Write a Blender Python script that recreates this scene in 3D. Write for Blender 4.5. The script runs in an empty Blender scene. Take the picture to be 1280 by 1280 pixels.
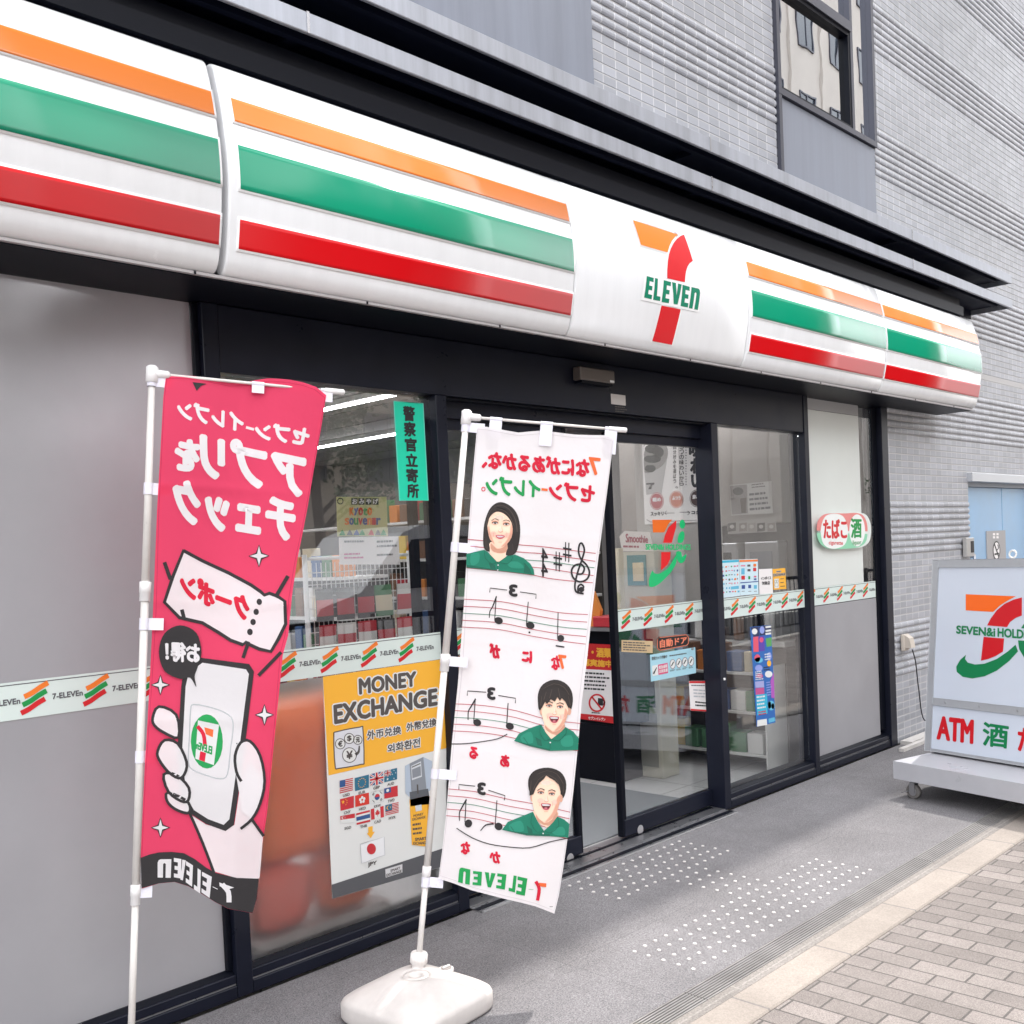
import bpy, bmesh, math, random
import numpy as np
from mathutils import Vector
random.seed(7)
R_ = math.radians
scene = bpy.context.scene
col = scene.collection

# ------------------------------------------------------------------ camera
CAMC = np.array([0.0, -3.46149, 1.636])
FPX = 1291.15
PPX = np.array([640.0, 731.0])
RM = np.array([[0.69594599, -0.05489932, 0.71599249],
               [-0.71669174, 0.00918143, 0.69732966],
               [-0.04485676, -0.99844968, -0.03295611]])   # rows: world axes in (right, down, forward)
cam_d = bpy.data.cameras.new('camera')
cam = bpy.data.objects.new('camera', cam_d)
col.objects.link(cam)
from mathutils import Matrix
m = Matrix.Identity(4)
for i in range(3):
    m[i][0] = RM[i][0]; m[i][1] = -RM[i][1]; m[i][2] = -RM[i][2]; m[i][3] = CAMC[i]
cam.matrix_world = m
cam_d.sensor_width = 36.0
cam_d.lens = 36.0 * FPX / 1280.0
cam_d.shift_x = 0.0
cam_d.shift_y = (731.0 - 640.0) / 1280.0
cam_d.clip_start = 0.05
cam_d.clip_end = 2000
scene.camera = cam

# ------------------------------------------------------------------ sky and sun
SUN_EL, SUN_AZ = 64.0, 84.9         # azimuth clockwise from +Y: nearly along the facade
world = bpy.data.worlds.new('World'); scene.world = world
world.use_nodes = True
wn = world.node_tree; wn.nodes.clear()
wo = wn.nodes.new('ShaderNodeOutputWorld'); bg = wn.nodes.new('ShaderNodeBackground')
sky = wn.nodes.new('ShaderNodeTexSky'); sky.sky_type = 'NISHITA'; sky.sun_disc = False
sky.sun_elevation = R_(SUN_EL); sky.sun_rotation = R_(SUN_AZ); sky.dust_density = 3.0; sky.air_density = 1.0
hs = wn.nodes.new('ShaderNodeHueSaturation'); hs.inputs['Saturation'].default_value = 0.5
wn.links.new(sky.outputs[0], hs.inputs['Color'])
# broken high cloud over the blue
tc = wn.nodes.new('ShaderNodeTexCoord'); nz = wn.nodes.new('ShaderNodeTexNoise')
nz.inputs['Scale'].default_value = 2.2; nz.inputs['Detail'].default_value = 7; nz.inputs['Roughness'].default_value = .6
rp = wn.nodes.new('ShaderNodeValToRGB'); rp.color_ramp.elements[0].position = .40; rp.color_ramp.elements[1].position = .62
mx = wn.nodes.new('ShaderNodeMix'); mx.data_type = 'RGBA'
mx.inputs[7].default_value = (20.3, 20.4, 20.8, 1)
wn.links.new(tc.outputs['Generated'], nz.inputs['Vector']); wn.links.new(nz.outputs['Fac'], rp.inputs['Fac'])
wn.links.new(rp.outputs['Color'], mx.inputs[0]); wn.links.new(hs.outputs[0], mx.inputs[6])
wn.links.new(mx.outputs[2], bg.inputs['Color']); bg.inputs['Strength'].default_value = 0.15
wn.links.new(bg.outputs[0], wo.inputs[0])
sl = bpy.data.lights.new('sun', 'SUN'); sl.energy = 2.25; sl.angle = R_(0.6); sl.color = (1.0, 0.955, 0.90)
sun = bpy.data.objects.new('sun', sl); col.objects.link(sun)
sv = Vector((math.sin(R_(SUN_AZ)) * math.cos(R_(SUN_EL)), math.cos(R_(SUN_AZ)) * math.cos(R_(SUN_EL)), math.sin(R_(SUN_EL))))
sun.rotation_euler = sv.to_track_quat('Z', 'Y').to_euler(); sun.location = (10, -5, 20)
vs = scene.view_settings
vs.view_transform = 'Standard'; vs.look = 'None'; vs.exposure = 0.76; vs.gamma = 1.0; vs.use_curve_mapping = False
scene.cycles.max_bounces = 10; scene.cycles.transparent_max_bounces = 16
scene.cycles.glossy_bounces = 5; scene.cycles.transmission_bounces = 8

# ------------------------------------------------------------------ materials
def lin(c):
    if isinstance(c, str):
        c = [int(c[i:i + 2], 16) / 255 for i in (1, 3, 5)]
        c = [x / 12.92 if x <= .04045 else ((x + .055) / 1.055) ** 2.4 for x in c]
    return (c[0], c[1], c[2], 1.0)
MATS = {}
def node_mat(name):
    mt = bpy.data.materials.new(name); mt.use_nodes = True
    nt = mt.node_tree
    return mt, nt, nt.nodes['Principled BSDF'], nt.nodes['Material Output']
def M(name, c=None, rough=.5, metal=0., spec=.5, coat=0., var=0., vscale=8., bump=0., bscale=60., emit=0., trans=0., streak=False):
    if name in MATS: return MATS[name]
    mt, nt, b, o = node_mat(name)
    c4 = lin(c)
    b.inputs['Base Color'].default_value = c4
    b.inputs['Roughness'].default_value = rough; b.inputs['Metallic'].default_value = metal
    b.inputs['Specular IOR Level'].default_value = spec
    b.inputs['Coat Weight'].default_value = coat; b.inputs['Coat Roughness'].default_value = .05
    if emit:
        b.inputs['Emission Color'].default_value = c4; b.inputs['Emission Strength'].default_value = emit
    if var or bump:
        t = nt.nodes.new('ShaderNodeTexCoord')
    if var:
        n = nt.nodes.new('ShaderNodeTexNoise'); n.inputs['Scale'].default_value = vscale; n.inputs['Detail'].default_value = 6
        n.inputs['Roughness'].default_value = .65
        if streak:                              # rain streaks run down the surface
            mp = nt.nodes.new('ShaderNodeMapping'); mp.inputs['Scale'].default_value = (5, 5, .35)
            nt.links.new(t.outputs['Object'], mp.inputs['Vector']); nt.links.new(mp.outputs[0], n.inputs['Vector'])
        else: nt.links.new(t.outputs['Object'], n.inputs['Vector'])
        mr = nt.nodes.new('ShaderNodeMapRange'); mr.inputs[1].default_value = .3; mr.inputs[2].default_value = .7
        mr.inputs[3].default_value = 1 - var; mr.inputs[4].default_value = 1 + var
        nt.links.new(n.outputs['Fac'], mr.inputs[0])
        mm = nt.nodes.new('ShaderNodeMix'); mm.data_type = 'RGBA'; mm.blend_type = 'MULTIPLY'; mm.inputs[0].default_value = 1
        mm.inputs[6].default_value = c4
        nt.links.new(mr.outputs[0], mm.inputs[7]); nt.links.new(mm.outputs[2], b.inputs['Base Color'])
        m2 = nt.nodes.new('ShaderNodeMapRange'); m2.inputs[1].default_value = .3; m2.inputs[2].default_value = .7
        m2.inputs[3].default_value = max(0.02, rough - .08); m2.inputs[4].default_value = min(1, rough + .08)
        nt.links.new(n.outputs['Fac'], m2.inputs[0]); nt.links.new(m2.outputs[0], b.inputs['Roughness'])
    if bump:
        n2 = nt.nodes.new('ShaderNodeTexNoise'); n2.inputs['Scale'].default_value = bscale; n2.inputs['Detail'].default_value = 4
        nt.links.new(t.outputs['Object'], n2.inputs['Vector'])
        bp = nt.nodes.new('ShaderNodeBump'); bp.inputs['Strength'].default_value = bump; bp.inputs['Distance'].default_value = .01
        nt.links.new(n2.outputs['Fac'], bp.inputs['Height']); nt.links.new(bp.outputs[0], b.inputs['Normal'])
    if trans:                                   # thin cloth that lets light through
        tr = nt.nodes.new('ShaderNodeBsdfTranslucent'); ms = nt.nodes.new('ShaderNodeMixShader'); ms.inputs[0].default_value = trans
        tr.inputs['Color'].default_value = c4
        nt.links.new(b.outputs[0], ms.inputs[1]); nt.links.new(tr.outputs[0], ms.inputs[2]); nt.links.new(ms.outputs[0], o.inputs[0])
    MATS[name] = mt
    return mt
def glass_mat(name, tint, rough=0.0, ior=1.5, boost=0.03):
    mt, nt, b, o = node_mat(name)
    nt.nodes.remove(b)
    tr = nt.nodes.new('ShaderNodeBsdfTransparent'); tr.inputs[0].default_value = (*tint, 1)
    gl = nt.nodes.new('ShaderNodeBsdfGlossy'); gl.inputs['Roughness'].default_value = rough; gl.inputs[0].default_value = (.93, .95, .97, 1)
    fr = nt.nodes.new('ShaderNodeFresnel')
    ge = nt.nodes.new('ShaderNodeNewGeometry'); mi_ = nt.nodes.new('ShaderNodeMapRange'); mi_.inputs[3].default_value = ior; mi_.inputs[4].default_value = 1 / ior   # the sheet does not bend rays: both faces see the same angle
    nt.links.new(ge.outputs['Backfacing'], mi_.inputs[0]); nt.links.new(mi_.outputs[0], fr.inputs[0])
    # very slight waviness of float glass
    t = nt.nodes.new('ShaderNodeTexCoord'); n = nt.nodes.new('ShaderNodeTexNoise'); n.inputs['Scale'].default_value = 1.6
    nt.links.new(t.outputs['Object'], n.inputs['Vector'])
    bp = nt.nodes.new('ShaderNodeBump'); bp.inputs['Strength'].default_value = .04; bp.inputs['Distance'].default_value = .02
    nt.links.new(n.outputs['Fac'], bp.inputs['Height']); nt.links.new(bp.outputs[0], gl.inputs['Normal'])
    ad = nt.nodes.new('ShaderNodeMath'); ad.operation = 'ADD'; ad.inputs[1].default_value = boost; ad.use_clamp = True
    nt.links.new(fr.outputs[0], ad.inputs[0])
    ms = nt.nodes.new('ShaderNodeMixShader')
    nt.links.new(ad.outputs[0], ms.inputs[0]); nt.links.new(tr.outputs[0], ms.inputs[1]); nt.links.new(gl.outputs[0], ms.inputs[2])
    nt.links.new(ms.outputs[0], o.inputs[0])
    MATS[name] = mt
    return mt
def frost_mat(name, c, rfr, rough, ior=1.33):
    """adhesive film: part milky, part see-through with a wide blur"""
    mt, nt, b, o = node_mat(name)
    nt.nodes.remove(b)
    df = nt.nodes.new('ShaderNodeBsdfDiffuse'); df.inputs[0].default_value = (*c, 1)
    rf = nt.nodes.new('ShaderNodeBsdfRefraction'); rf.inputs['IOR'].default_value = ior; rf.inputs['Roughness'].default_value = rough
    rf.inputs[0].default_value = (.97, .97, .97, 1)
    m1 = nt.nodes.new('ShaderNodeMixShader'); m1.inputs[0].default_value = rfr
    nt.links.new(df.outputs[0], m1.inputs[1]); nt.links.new(rf.outputs[0], m1.inputs[2])
    # handling marks and dust low on the film
    t = nt.nodes.new('ShaderNodeTexCoord'); n = nt.nodes.new('ShaderNodeTexNoise'); n.inputs['Scale'].default_value = 2.2; n.inputs['Detail'].default_value = 5
    nt.links.new(t.outputs['Object'], n.inputs['Vector'])
    mr = nt.nodes.new('ShaderNodeMapRange'); mr.inputs[1].default_value = .3; mr.inputs[2].default_value = .7; mr.inputs[3].default_value = rfr - .06; mr.inputs[4].default_value = rfr + .06
    nt.links.new(n.outputs['Fac'], mr.inputs[0]); nt.links.new(mr.outputs[0], m1.inputs[0])
    gl = nt.nodes.new('ShaderNodeBsdfGlossy'); gl.inputs['Roughness'].default_value = .30
    fr = nt.nodes.new('ShaderNodeFresnel'); fr.inputs[0].default_value = 1.4; m2 = nt.nodes.new('ShaderNodeMixShader')
    nt.links.new(fr.outputs[0], m2.inputs[0]); nt.links.new(m1.outputs[0], m2.inputs[1]); nt.links.new(gl.outputs[0], m2.inputs[2])
    nt.links.new(m2.outputs[0], o.inputs[0])
    MATS[name] = mt
    return mt

GLASS = glass_mat('clear glass', (.94, .95, .95), boost=.055)
DOORGLASS = glass_mat('door glass', (.94, .95, .95), boost=.05)
BACKING = glass_mat('backing glass', (.99, .99, .99), boost=0.)
MIRROR = glass_mat('window glass', (.25, .27, .29), boost=.55)
FROST = frost_mat('frosted film', (.5, .5, .5), .93, .75, 1.22)
FROSTD = frost_mat('dense frosted film', (.37, .365, .385), .06, .55)
DARK = M('dark anodised frame', '#171a27', rough=.34, spec=.26, var=.15, vscale=5)
DARKER = M('black frame', '#0b0e18', rough=.42, spec=.14)
NAVY = M('navy soffit', '#0c1122', rough=.6, spec=.14, var=.2, vscale=3)
STEEL = M('brushed steel', '#a9a9ac', rough=.32, metal=.85, var=.1, vscale=20)
CANOPY = M('grey canopy metal', '#a9adb6', rough=.38, metal=.55, var=.16, vscale=3, streak=True)
PANELM = M('blue grey cladding', '#868b97', rough=.45, metal=.3, var=.12, vscale=2, streak=True)
WHITEP = M('white sign acrylic', '#e9eaec', rough=.2, coat=.12, var=.035, vscale=2.2, streak=True)
WHITEPL = M('white plastic', '#e6e4e4', rough=.38, var=.05, vscale=14)
POLEM = M('white painted tube', '#dcd8d4', rough=.34, var=.06, vscale=12)
VELCRO = M('white strap', '#e3e1ec', rough=.9, bump=.3, bscale=300)
def ink(name, c, rough=.55, coat=0., trans=0., **k): return M('ink ' + name, c, rough=rough, coat=coat, trans=trans, **k)

# ------------------------------------------------------------------ mesh builder
class MB:
    def __init__(s): s.bm = bmesh.new(); s.mats = []
    def mi(s, mt):
        if mt not in s.mats: s.mats.append(mt)
        return s.mats.index(mt)
    def face(s, pts, mt, smooth=False):
        vs_ = [s.bm.verts.new(p) for p in pts]
        f = s.bm.faces.new(vs_); f.material_index = s.mi(mt); f.smooth = smooth
        return f
    def box(s, x0, x1, y0, y1, z0, z1, mt, bev=0., seg=1):
        if x0 > x1: x0, x1 = x1, x0
        if y0 > y1: y0, y1 = y1, y0
        if z0 > z1: z0, z1 = z1, z0
        i = s.mi(mt)
        r = bmesh.ops.create_cube(s.bm, size=1)
        for v in r['verts']:
            v.co = Vector(((x0 + x1) / 2 + v.co.x * (x1 - x0), (y0 + y1) / 2 + v.co.y * (y1 - y0), (z0 + z1) / 2 + v.co.z * (z1 - z0)))
        fs = {f for v in r['verts'] for f in v.link_faces}
        for f in fs: f.material_index = i
        if bev:
            es = list({e for f in fs for e in f.edges})
            rr = bmesh.ops.bevel(s.bm, geom=es, offset=bev, segments=seg, affect='EDGES', profile=.5)
            for f in rr['faces']: f.material_index = i
        return s
    def obox(s, o, ax, ay, az, mt, bev=0.):
        """box from corner o with three edge vectors"""
        i = s.mi(mt)
        o, ax, ay, az = map(Vector, (o, ax, ay, az))
        r = bmesh.ops.create_cube(s.bm, size=1)
        for v in r['verts']:
            v.co = o + ax * (v.co.x + .5) + ay * (v.co.y + .5) + az * (v.co.z + .5)
        fs = {f for v in r['verts'] for f in v.link_faces}
        for f in fs: f.material_index = i
        if bev:
            es = list({e for f in fs for e in f.edges})
            rr = bmesh.ops.bevel(s.bm, geom=es, offset=bev, segments=1, affect='EDGES')
            for f in rr['faces']: f.material_index = i
        return s
    def tube(s, pts, rads, mt, n=16, caps=True):
        i = s.mi(mt)
        pts = [Vector(p) for p in pts]
        if not isinstance(rads, (list, tuple)): rads = [rads] * len(pts)
        rings = []
        prev = None
        for k, p in enumerate(pts):
            d = (pts[min(k + 1, len(pts) - 1)] - pts[max(k - 1, 0)]).normalized()
            if prev is None:
                a = d.orthogonal().normalized()
            else:
                a = (prev - d * prev.dot(d))
                a = a.normalized() if a.length > 1e-6 else d.orthogonal().normalized()
            prev = a
            b = d.cross(a)
            rings.append([s.bm.verts.new(p + (a * math.cos(t) + b * math.sin(t)) * rads[k]) for t in [2 * math.pi * j / n for j in range(n)]])
        for k in range(len(rings) - 1):
            for j in range(n):
                f = s.bm.faces.new((rings[k][j], rings[k][(j + 1) % n], rings[k + 1][(j + 1) % n], rings[k + 1][j]))
                f.material_index = i; f.smooth = True
        if caps:
            for rg, rev in ((rings[0], True), (rings[-1], False)):
                f = s.bm.faces.new(rg[::-1] if rev else rg); f.material_index = i
        return s
    def cyl(s, p0, p1, r, mt, n=20, r1=None):
        return s.tube([p0, p1], [r, r if r1 is None else r1], mt, n)
    def extrude_profile(s, prof, x0, x1, mt, axis='x', caps=True, smooth=False):
        """prof: list of 2D points; axis x: (y,z); axis y: (x,z); axis z: (x,y)"""
        def P(a, q):
            if axis == 'x': return (a, q[0], q[1])
            if axis == 'y': return (q[0], a, q[1])
            return (q[0], q[1], a)
        i = s.mi(mt)
        A = [s.bm.verts.new(P(x0, q)) for q in prof]; B = [s.bm.verts.new(P(x1, q)) for q in prof]
        n = len(prof)
        for k in range(n):
            f = s.bm.faces.new((A[k], A[(k + 1) % n], B[(k + 1) % n], B[k])); f.material_index = i; f.smooth = smooth
        if caps:
            for q in (A[::-1], B):
                f = s.bm.faces.new(q); f.material_index = i
        return s
    def build(s, name, parent=None, fix=True):
        if fix:
            bmesh.ops.recalc_face_normals(s.bm, faces=s.bm.faces[:])
        me = bpy.data.meshes.new(name)
        off = ORG[parent.name] if parent is not None else Vector((0, 0, 0))
        if parent is None:                       # origin at the base of the thing
            co = [v.co for v in s.bm.verts]
            off = Vector(((min(c.x for c in co) + max(c.x for c in co)) / 2, (min(c.y for c in co) + max(c.y for c in co)) / 2, min(c.z for c in co)))
        for v in s.bm.verts: v.co -= off
        s.bm.to_mesh(me); s.bm.free()
        for mt in s.mats: me.materials.append(mt)
        o = bpy.data.objects.new(name, me); col.objects.link(o)
        ORG[o.name] = off.copy()
        if parent is not None: o.parent = parent
        else: o.location = off
        return o
ORG = {}
def tag(o, label=None, cat=None, group=None, kind=None):
    if label: o['label'] = label
    if cat: o['category'] = cat
    if group: o['group'] = group
    if kind: o['kind'] = kind
    return o
def thing(name, loc, label, cat, group=None):
    o = bpy.data.objects.new(name, None); col.objects.link(o); o.location = loc; o.empty_display_size = .1
    ORG[o.name] = Vector(loc)
    return tag(o, label, cat, group)

# ------------------------------------------------------------------ flat artwork laid on a surface
def ray(px, py): return RM @ np.r_[np.array([px, py]) - PPX, FPX]
def onY(px, py, y=0.):
    r = ray(px, py); return CAMC + (y - CAMC[1]) / r[1] * r
def onZ(px, py, z=0.):
    r = ray(px, py); return CAMC + (z - CAMC[2]) / r[2] * r
def onX(px, py, x=0.):
    r = ray(px, py); return CAMC + (x - CAMC[0]) / r[0] * r
def atD(px, py, d): return CAMC + ray(px, py) * d / FPX
class Surf:
    def __init__(s, O, U, V, N, wave=None):
        s.O, s.U, s.V, s.N = [np.array(a, float) for a in (O, U, V, N)]
        s.wave = wave
    def uv(s, q):
        r = ray(*q); P = CAMC + ((s.O - CAMC) @ s.N) / (r @ s.N) * r
        return (float((P - s.O) @ s.U), float((P - s.O) @ s.V))
    def p3(s, u, v, off=0.):
        return s.O + s.U * u + s.V * v + s.N * (off + (s.wave(u, v) if s.wave else 0.))
def GY(y=.037): return Surf((0, y, 0), (1, 0, 0), (0, 0, 1), (0, -1, 0))
def GX(x): return Surf((x, 0, 0), (0, -1, 0), (0, 0, 1), (-1, 0, 0))
TXT = {}
def text_tris(s_):
    if s_ in TXT: return TXT[s_]
    c = bpy.data.curves.new('t', 'FONT'); c.body = s_; c.resolution_u = 3
    o = bpy.data.objects.new('t', c); col.objects.link(o)
    dg = bpy.context.evaluated_depsgraph_get()
    me = bpy.data.meshes.new_from_object(o.evaluated_get(dg))
    me.calc_loop_triangles()
    V = np.array([v.co[:2] for v in me.vertices]); T = [tuple(t.vertices) for t in me.loop_triangles]
    bpy.data.objects.remove(o); bpy.data.curves.remove(c); bpy.data.meshes.remove(me)
    lo, hi = V.min(0), V.max(0)
    asp = (hi[0] - lo[0]) / max(1e-6, hi[1] - lo[1])
    TXT[s_] = ((V - lo) / np.maximum(hi - lo, 1e-6), T, asp)
    return TXT[s_]
def catmull(pts, n=5, closed=True):
    P = [np.array(p, float) for p in pts]; out = []; N = len(P)
    rng = range(N) if closed else range(N - 1)
    for i in rng:
        g = (lambda k: P[k % N]) if closed else (lambda k: P[max(0, min(N - 1, k))])
        p0, p1, p2, p3 = g(i - 1), g(i), g(i + 1), g(i + 2)
        for j in range(n):
            t = j / n
            out.append(.5 * ((2 * p1) + (-p0 + p2) * t + (2 * p0 - 5 * p1 + 4 * p2 - p3) * t * t + (-p0 + 3 * p1 - 3 * p2 + p3) * t ** 3))
    if not closed: out.append(P[-1])
    return [tuple(p) for p in out]
GLY = {   # heavy condensed block letters, unit boxes, y up
 'E': [[(0, 0), (1, 0), (1, .2), (.46, .2), (.46, .4), (.9, .4), (.9, .6), (.46, .6), (.46, .8), (1, .8), (1, 1), (0, 1)]],
 'L': [[(0, 0), (1, 0), (1, .2), (.48, .2), (.48, 1), (0, 1)]],
 'V': [[(.3, 0), (.72, 0), (1, 1), (.62, 1), (.52, .42), (.4, 1), (0, 1)]],
 'n': [[(0, 0), (.4, 0), (.4, .74), (.5, .8), (.6, .74), (.6, 0), (1, 0), (1, .82), (.92, .95), (.78, 1), (0, 1)]],
 '-': [[(0, .4), (1, .4), (1, .6), (0, .6)]],
 '7': [[(.25, 0), (.62, 0), (.66, .3), (.78, .55), (1, .8), (1, 1), (0, 1), (0, .76), (.55, .76), (.36, .45)]],
}
class Art:
    """shapes given in photograph pixels (through k), laid on a surface as thin prints, layer over layer"""
    def __init__(s, surf, k=None, base=.0006, step=.0005, double=False, maxlen=0.):
        s.surf, s.base, s.step, s.double, s.maxlen = surf, base, step, double, maxlen
        s.k = k or (lambda x, y: (x, y)); s.items = []; s.auto = 0
    def crop(s, ox, oy, sc): s.k = lambda x, y: (ox + x / sc, oy + y / sc); s.sc = sc; return s
    def add(s, V, T, mt, layer, extra=0.):
        uv = [s.surf.uv(s.k(*p)) for p in V]
        s.items.append((uv, T, mt, s.base + layer * s.step + extra)); return s
    def poly(s, pts, mt, layer=1, sm=0):
        if sm: pts = catmull(pts, sm)
        return s.add(pts, [tuple(range(len(pts)))], mt, layer)
    def ell(s, cx, cy, rx, ry, mt, layer=1, n=24, rot=0.):
        c, d = math.cos(R_(rot)), math.sin(R_(rot))
        return s.poly([(cx + rx * math.cos(t) * c - ry * math.sin(t) * d, cy + rx * math.cos(t) * d + ry * math.sin(t) * c) for t in [2 * math.pi * i / n for i in range(n)]], mt, layer)
    def line(s, pts, w, mt, layer=1, sm=0, closed=False, taper=None):
        if sm: pts = catmull(pts, sm, closed)
        pts = [np.array(p, float) for p in pts]
        if closed: pts = pts + [pts[0], pts[1]]
        L, Rr = [], []
        n = len(pts)
        for i, p in enumerate(pts):
            d = pts[min(i + 1, n - 1)] - pts[max(i - 1, 0)]
            d = d / (np.linalg.norm(d) + 1e-9)
            if i == 0 and not closed: p = p - d * w * .35
            if i == n - 1 and not closed: p = p + d * w * .35
            ww = w if taper is None else w * (taper[0] + (taper[1] - taper[0]) * i / (n - 1))
            q = np.array([-d[1], d[0]]) * ww / 2
            L.append(tuple(p + q)); Rr.append(tuple(p - q))
        V = L + Rr; T = [(i, i + 1, n + i + 1, n + i) for i in range(n - 1)]
        return s.add(V, T, mt, layer)
    def ring(s, cx, cy, rx, ry, w, mt, layer=1, n=28):
        return s.line([(cx + rx * math.cos(2 * math.pi * i / n), cy + ry * math.sin(2 * math.pi * i / n)) for i in range(n)], w, mt, layer, closed=True)
    def quad_map(s, V, q):
        q = [np.array(a, float) for a in q]
        return [tuple(q[0] * (1 - u) * v + q[1] * u * v + q[2] * u * (1 - v) + q[3] * (1 - u) * (1 - v)) for u, v in V]
    def text(s, tx, q, mt, layer=2, bold=0., outline=None, ow=0.):
        """q: TL, TR, BR, BL of the ink in photograph pixels; bold: stroke growth in the same pixels"""
        V, T, asp = text_tris(tx)
        P = s.quad_map(V, q)
        def put(d, mt, ly, nd):
            s.add(P, T, mt, ly)
            if d:
                for i in range(nd):
                    a = 2 * math.pi * (i + .5) / nd
                    s.add([(x + d * math.cos(a), y + d * math.sin(a)) for x, y in P], T, mt, ly, .00003 * (i + 1))
        if outline is not None: put(ow, outline, layer - 1, 10)
        put(bold, mt, layer, (12 if bold > 5 else 6) if bold else 0)
        return s
    def block(s, ch, q, mt, layer=2):
        for g in GLY[ch]:
            P = s.quad_map(g, q); s.poly(P, mt, layer)
        return s
    def star(s, cx, cy, rx, ry, layer=2, mo=None, mf=None, w=4):
        def st(f, g):
            out = []
            for i in range(8):
                a = math.pi / 4 * i; r = 1 if i % 2 == 0 else .30
                out.append((cx + math.sin(a) * (rx * r + g), cy - math.cos(a) * (ry * r + g)))
            return out
        s.poly(st(1, w), mo, layer); s.poly(st(1, 0), mf, layer + 1)
        return s
    def bars(s, q, rows, mt, layer=2, fill=.45, seed=1, words=3):
        """rows of illegibly small print"""
        rd = random.Random(seed)
        V, T = [], []
        for r in range(rows):
            y1 = 1 - (r + .2) / rows; y0 = y1 - fill / rows
            x = 0.
            end = rd.uniform(.7, 1.)
            while x < end:
                w = rd.uniform(.5, 1.4) / words * .7
                x1 = min(end, x + w)
                i = len(V); V += [(x, y0), (x1, y0), (x1, y1), (x, y1)]; T.append((i, i + 1, i + 2, i + 3)); x = x1 + .25 / words * .5
        return s.add(s.quad_map(V, q), T, mt, layer)
    def into(s, mb):
        bm = bmesh.new(); keep = []
        for uv, T, mt, off in s.items:
            i = mb.mi(mt)
            vs_ = [bm.verts.new((u, v, off)) for u, v in uv]
            for t in T:
                if len(set(t)) < 3: continue
                try: f = bm.faces.new([vs_[a] for a in t])
                except ValueError: continue
                f.material_index = i
        bm.normal_update()
        ng = [f for f in bm.faces if len(f.verts) > 4]
        if ng: bmesh.ops.triangulate(bm, faces=ng)
        if s.maxlen:
            bmesh.ops.triangulate(bm, faces=[f for f in bm.faces if len(f.verts) > 3])
            for _ in range(7):
                es = [e for e in bm.edges if (e.verts[0].co - e.verts[1].co).length > s.maxlen]
                if not es: break
                bmesh.ops.subdivide_edges(bm, edges=es, cuts=1, use_grid_fill=False)
                bmesh.ops.triangulate(bm, faces=[f for f in bm.faces if len(f.verts) > 3])
        bm.normal_update()
        for sgn in ((1, -1) if s.double else (1,)):
            mp = {}
            for v in bm.verts: mp[v] = mb.bm.verts.new(s.surf.p3(v.co.x, v.co.y, sgn * v.co.z))
            for f in bm.faces:
                g = mb.bm.faces.new([mp[v] for v in f.verts]); g.material_index = f.material_index; g.smooth = bool(s.maxlen)
        bm.free()
        return mb
    def build(s, name, parent=None):
        mb = MB(); s.into(mb)
        if parent is not None and parent.type != 'EMPTY':
            off = ORG[parent.name]
            for v in mb.bm.verts: v.co -= off
            me = bpy.data.meshes.new(name); mb.bm.to_mesh(me); mb.bm.free()
            for mt in mb.mats: me.materials.append(mt)
            o = bpy.data.objects.new(name, me); col.objects.link(o); o.parent = parent; ORG[o.name] = off
            return o
        return mb.build(name, parent, fix=False)
def sheet(surf, corners_px, mt, name, label, cat, th=.0008, off=0., group=None):
    """a thin printed sheet with real thickness, corners in photograph pixels"""
    mb = MB()
    uv = [surf.uv(q) for q in corners_px]
    A = [mb.bm.verts.new(surf.p3(u, v, off + th)) for u, v in uv]; B = [mb.bm.verts.new(surf.p3(u, v, off)) for u, v in uv]
    i = mb.mi(mt); n = len(A)
    for q in (A, B[::-1]): mb.bm.faces.new(q).material_index = i
    for k in range(n): mb.bm.faces.new((A[k], B[k], B[(k + 1) % n], A[(k + 1) % n])).material_index = i
    o = mb.build(name)
    return tag(o, label, cat, group)

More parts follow.
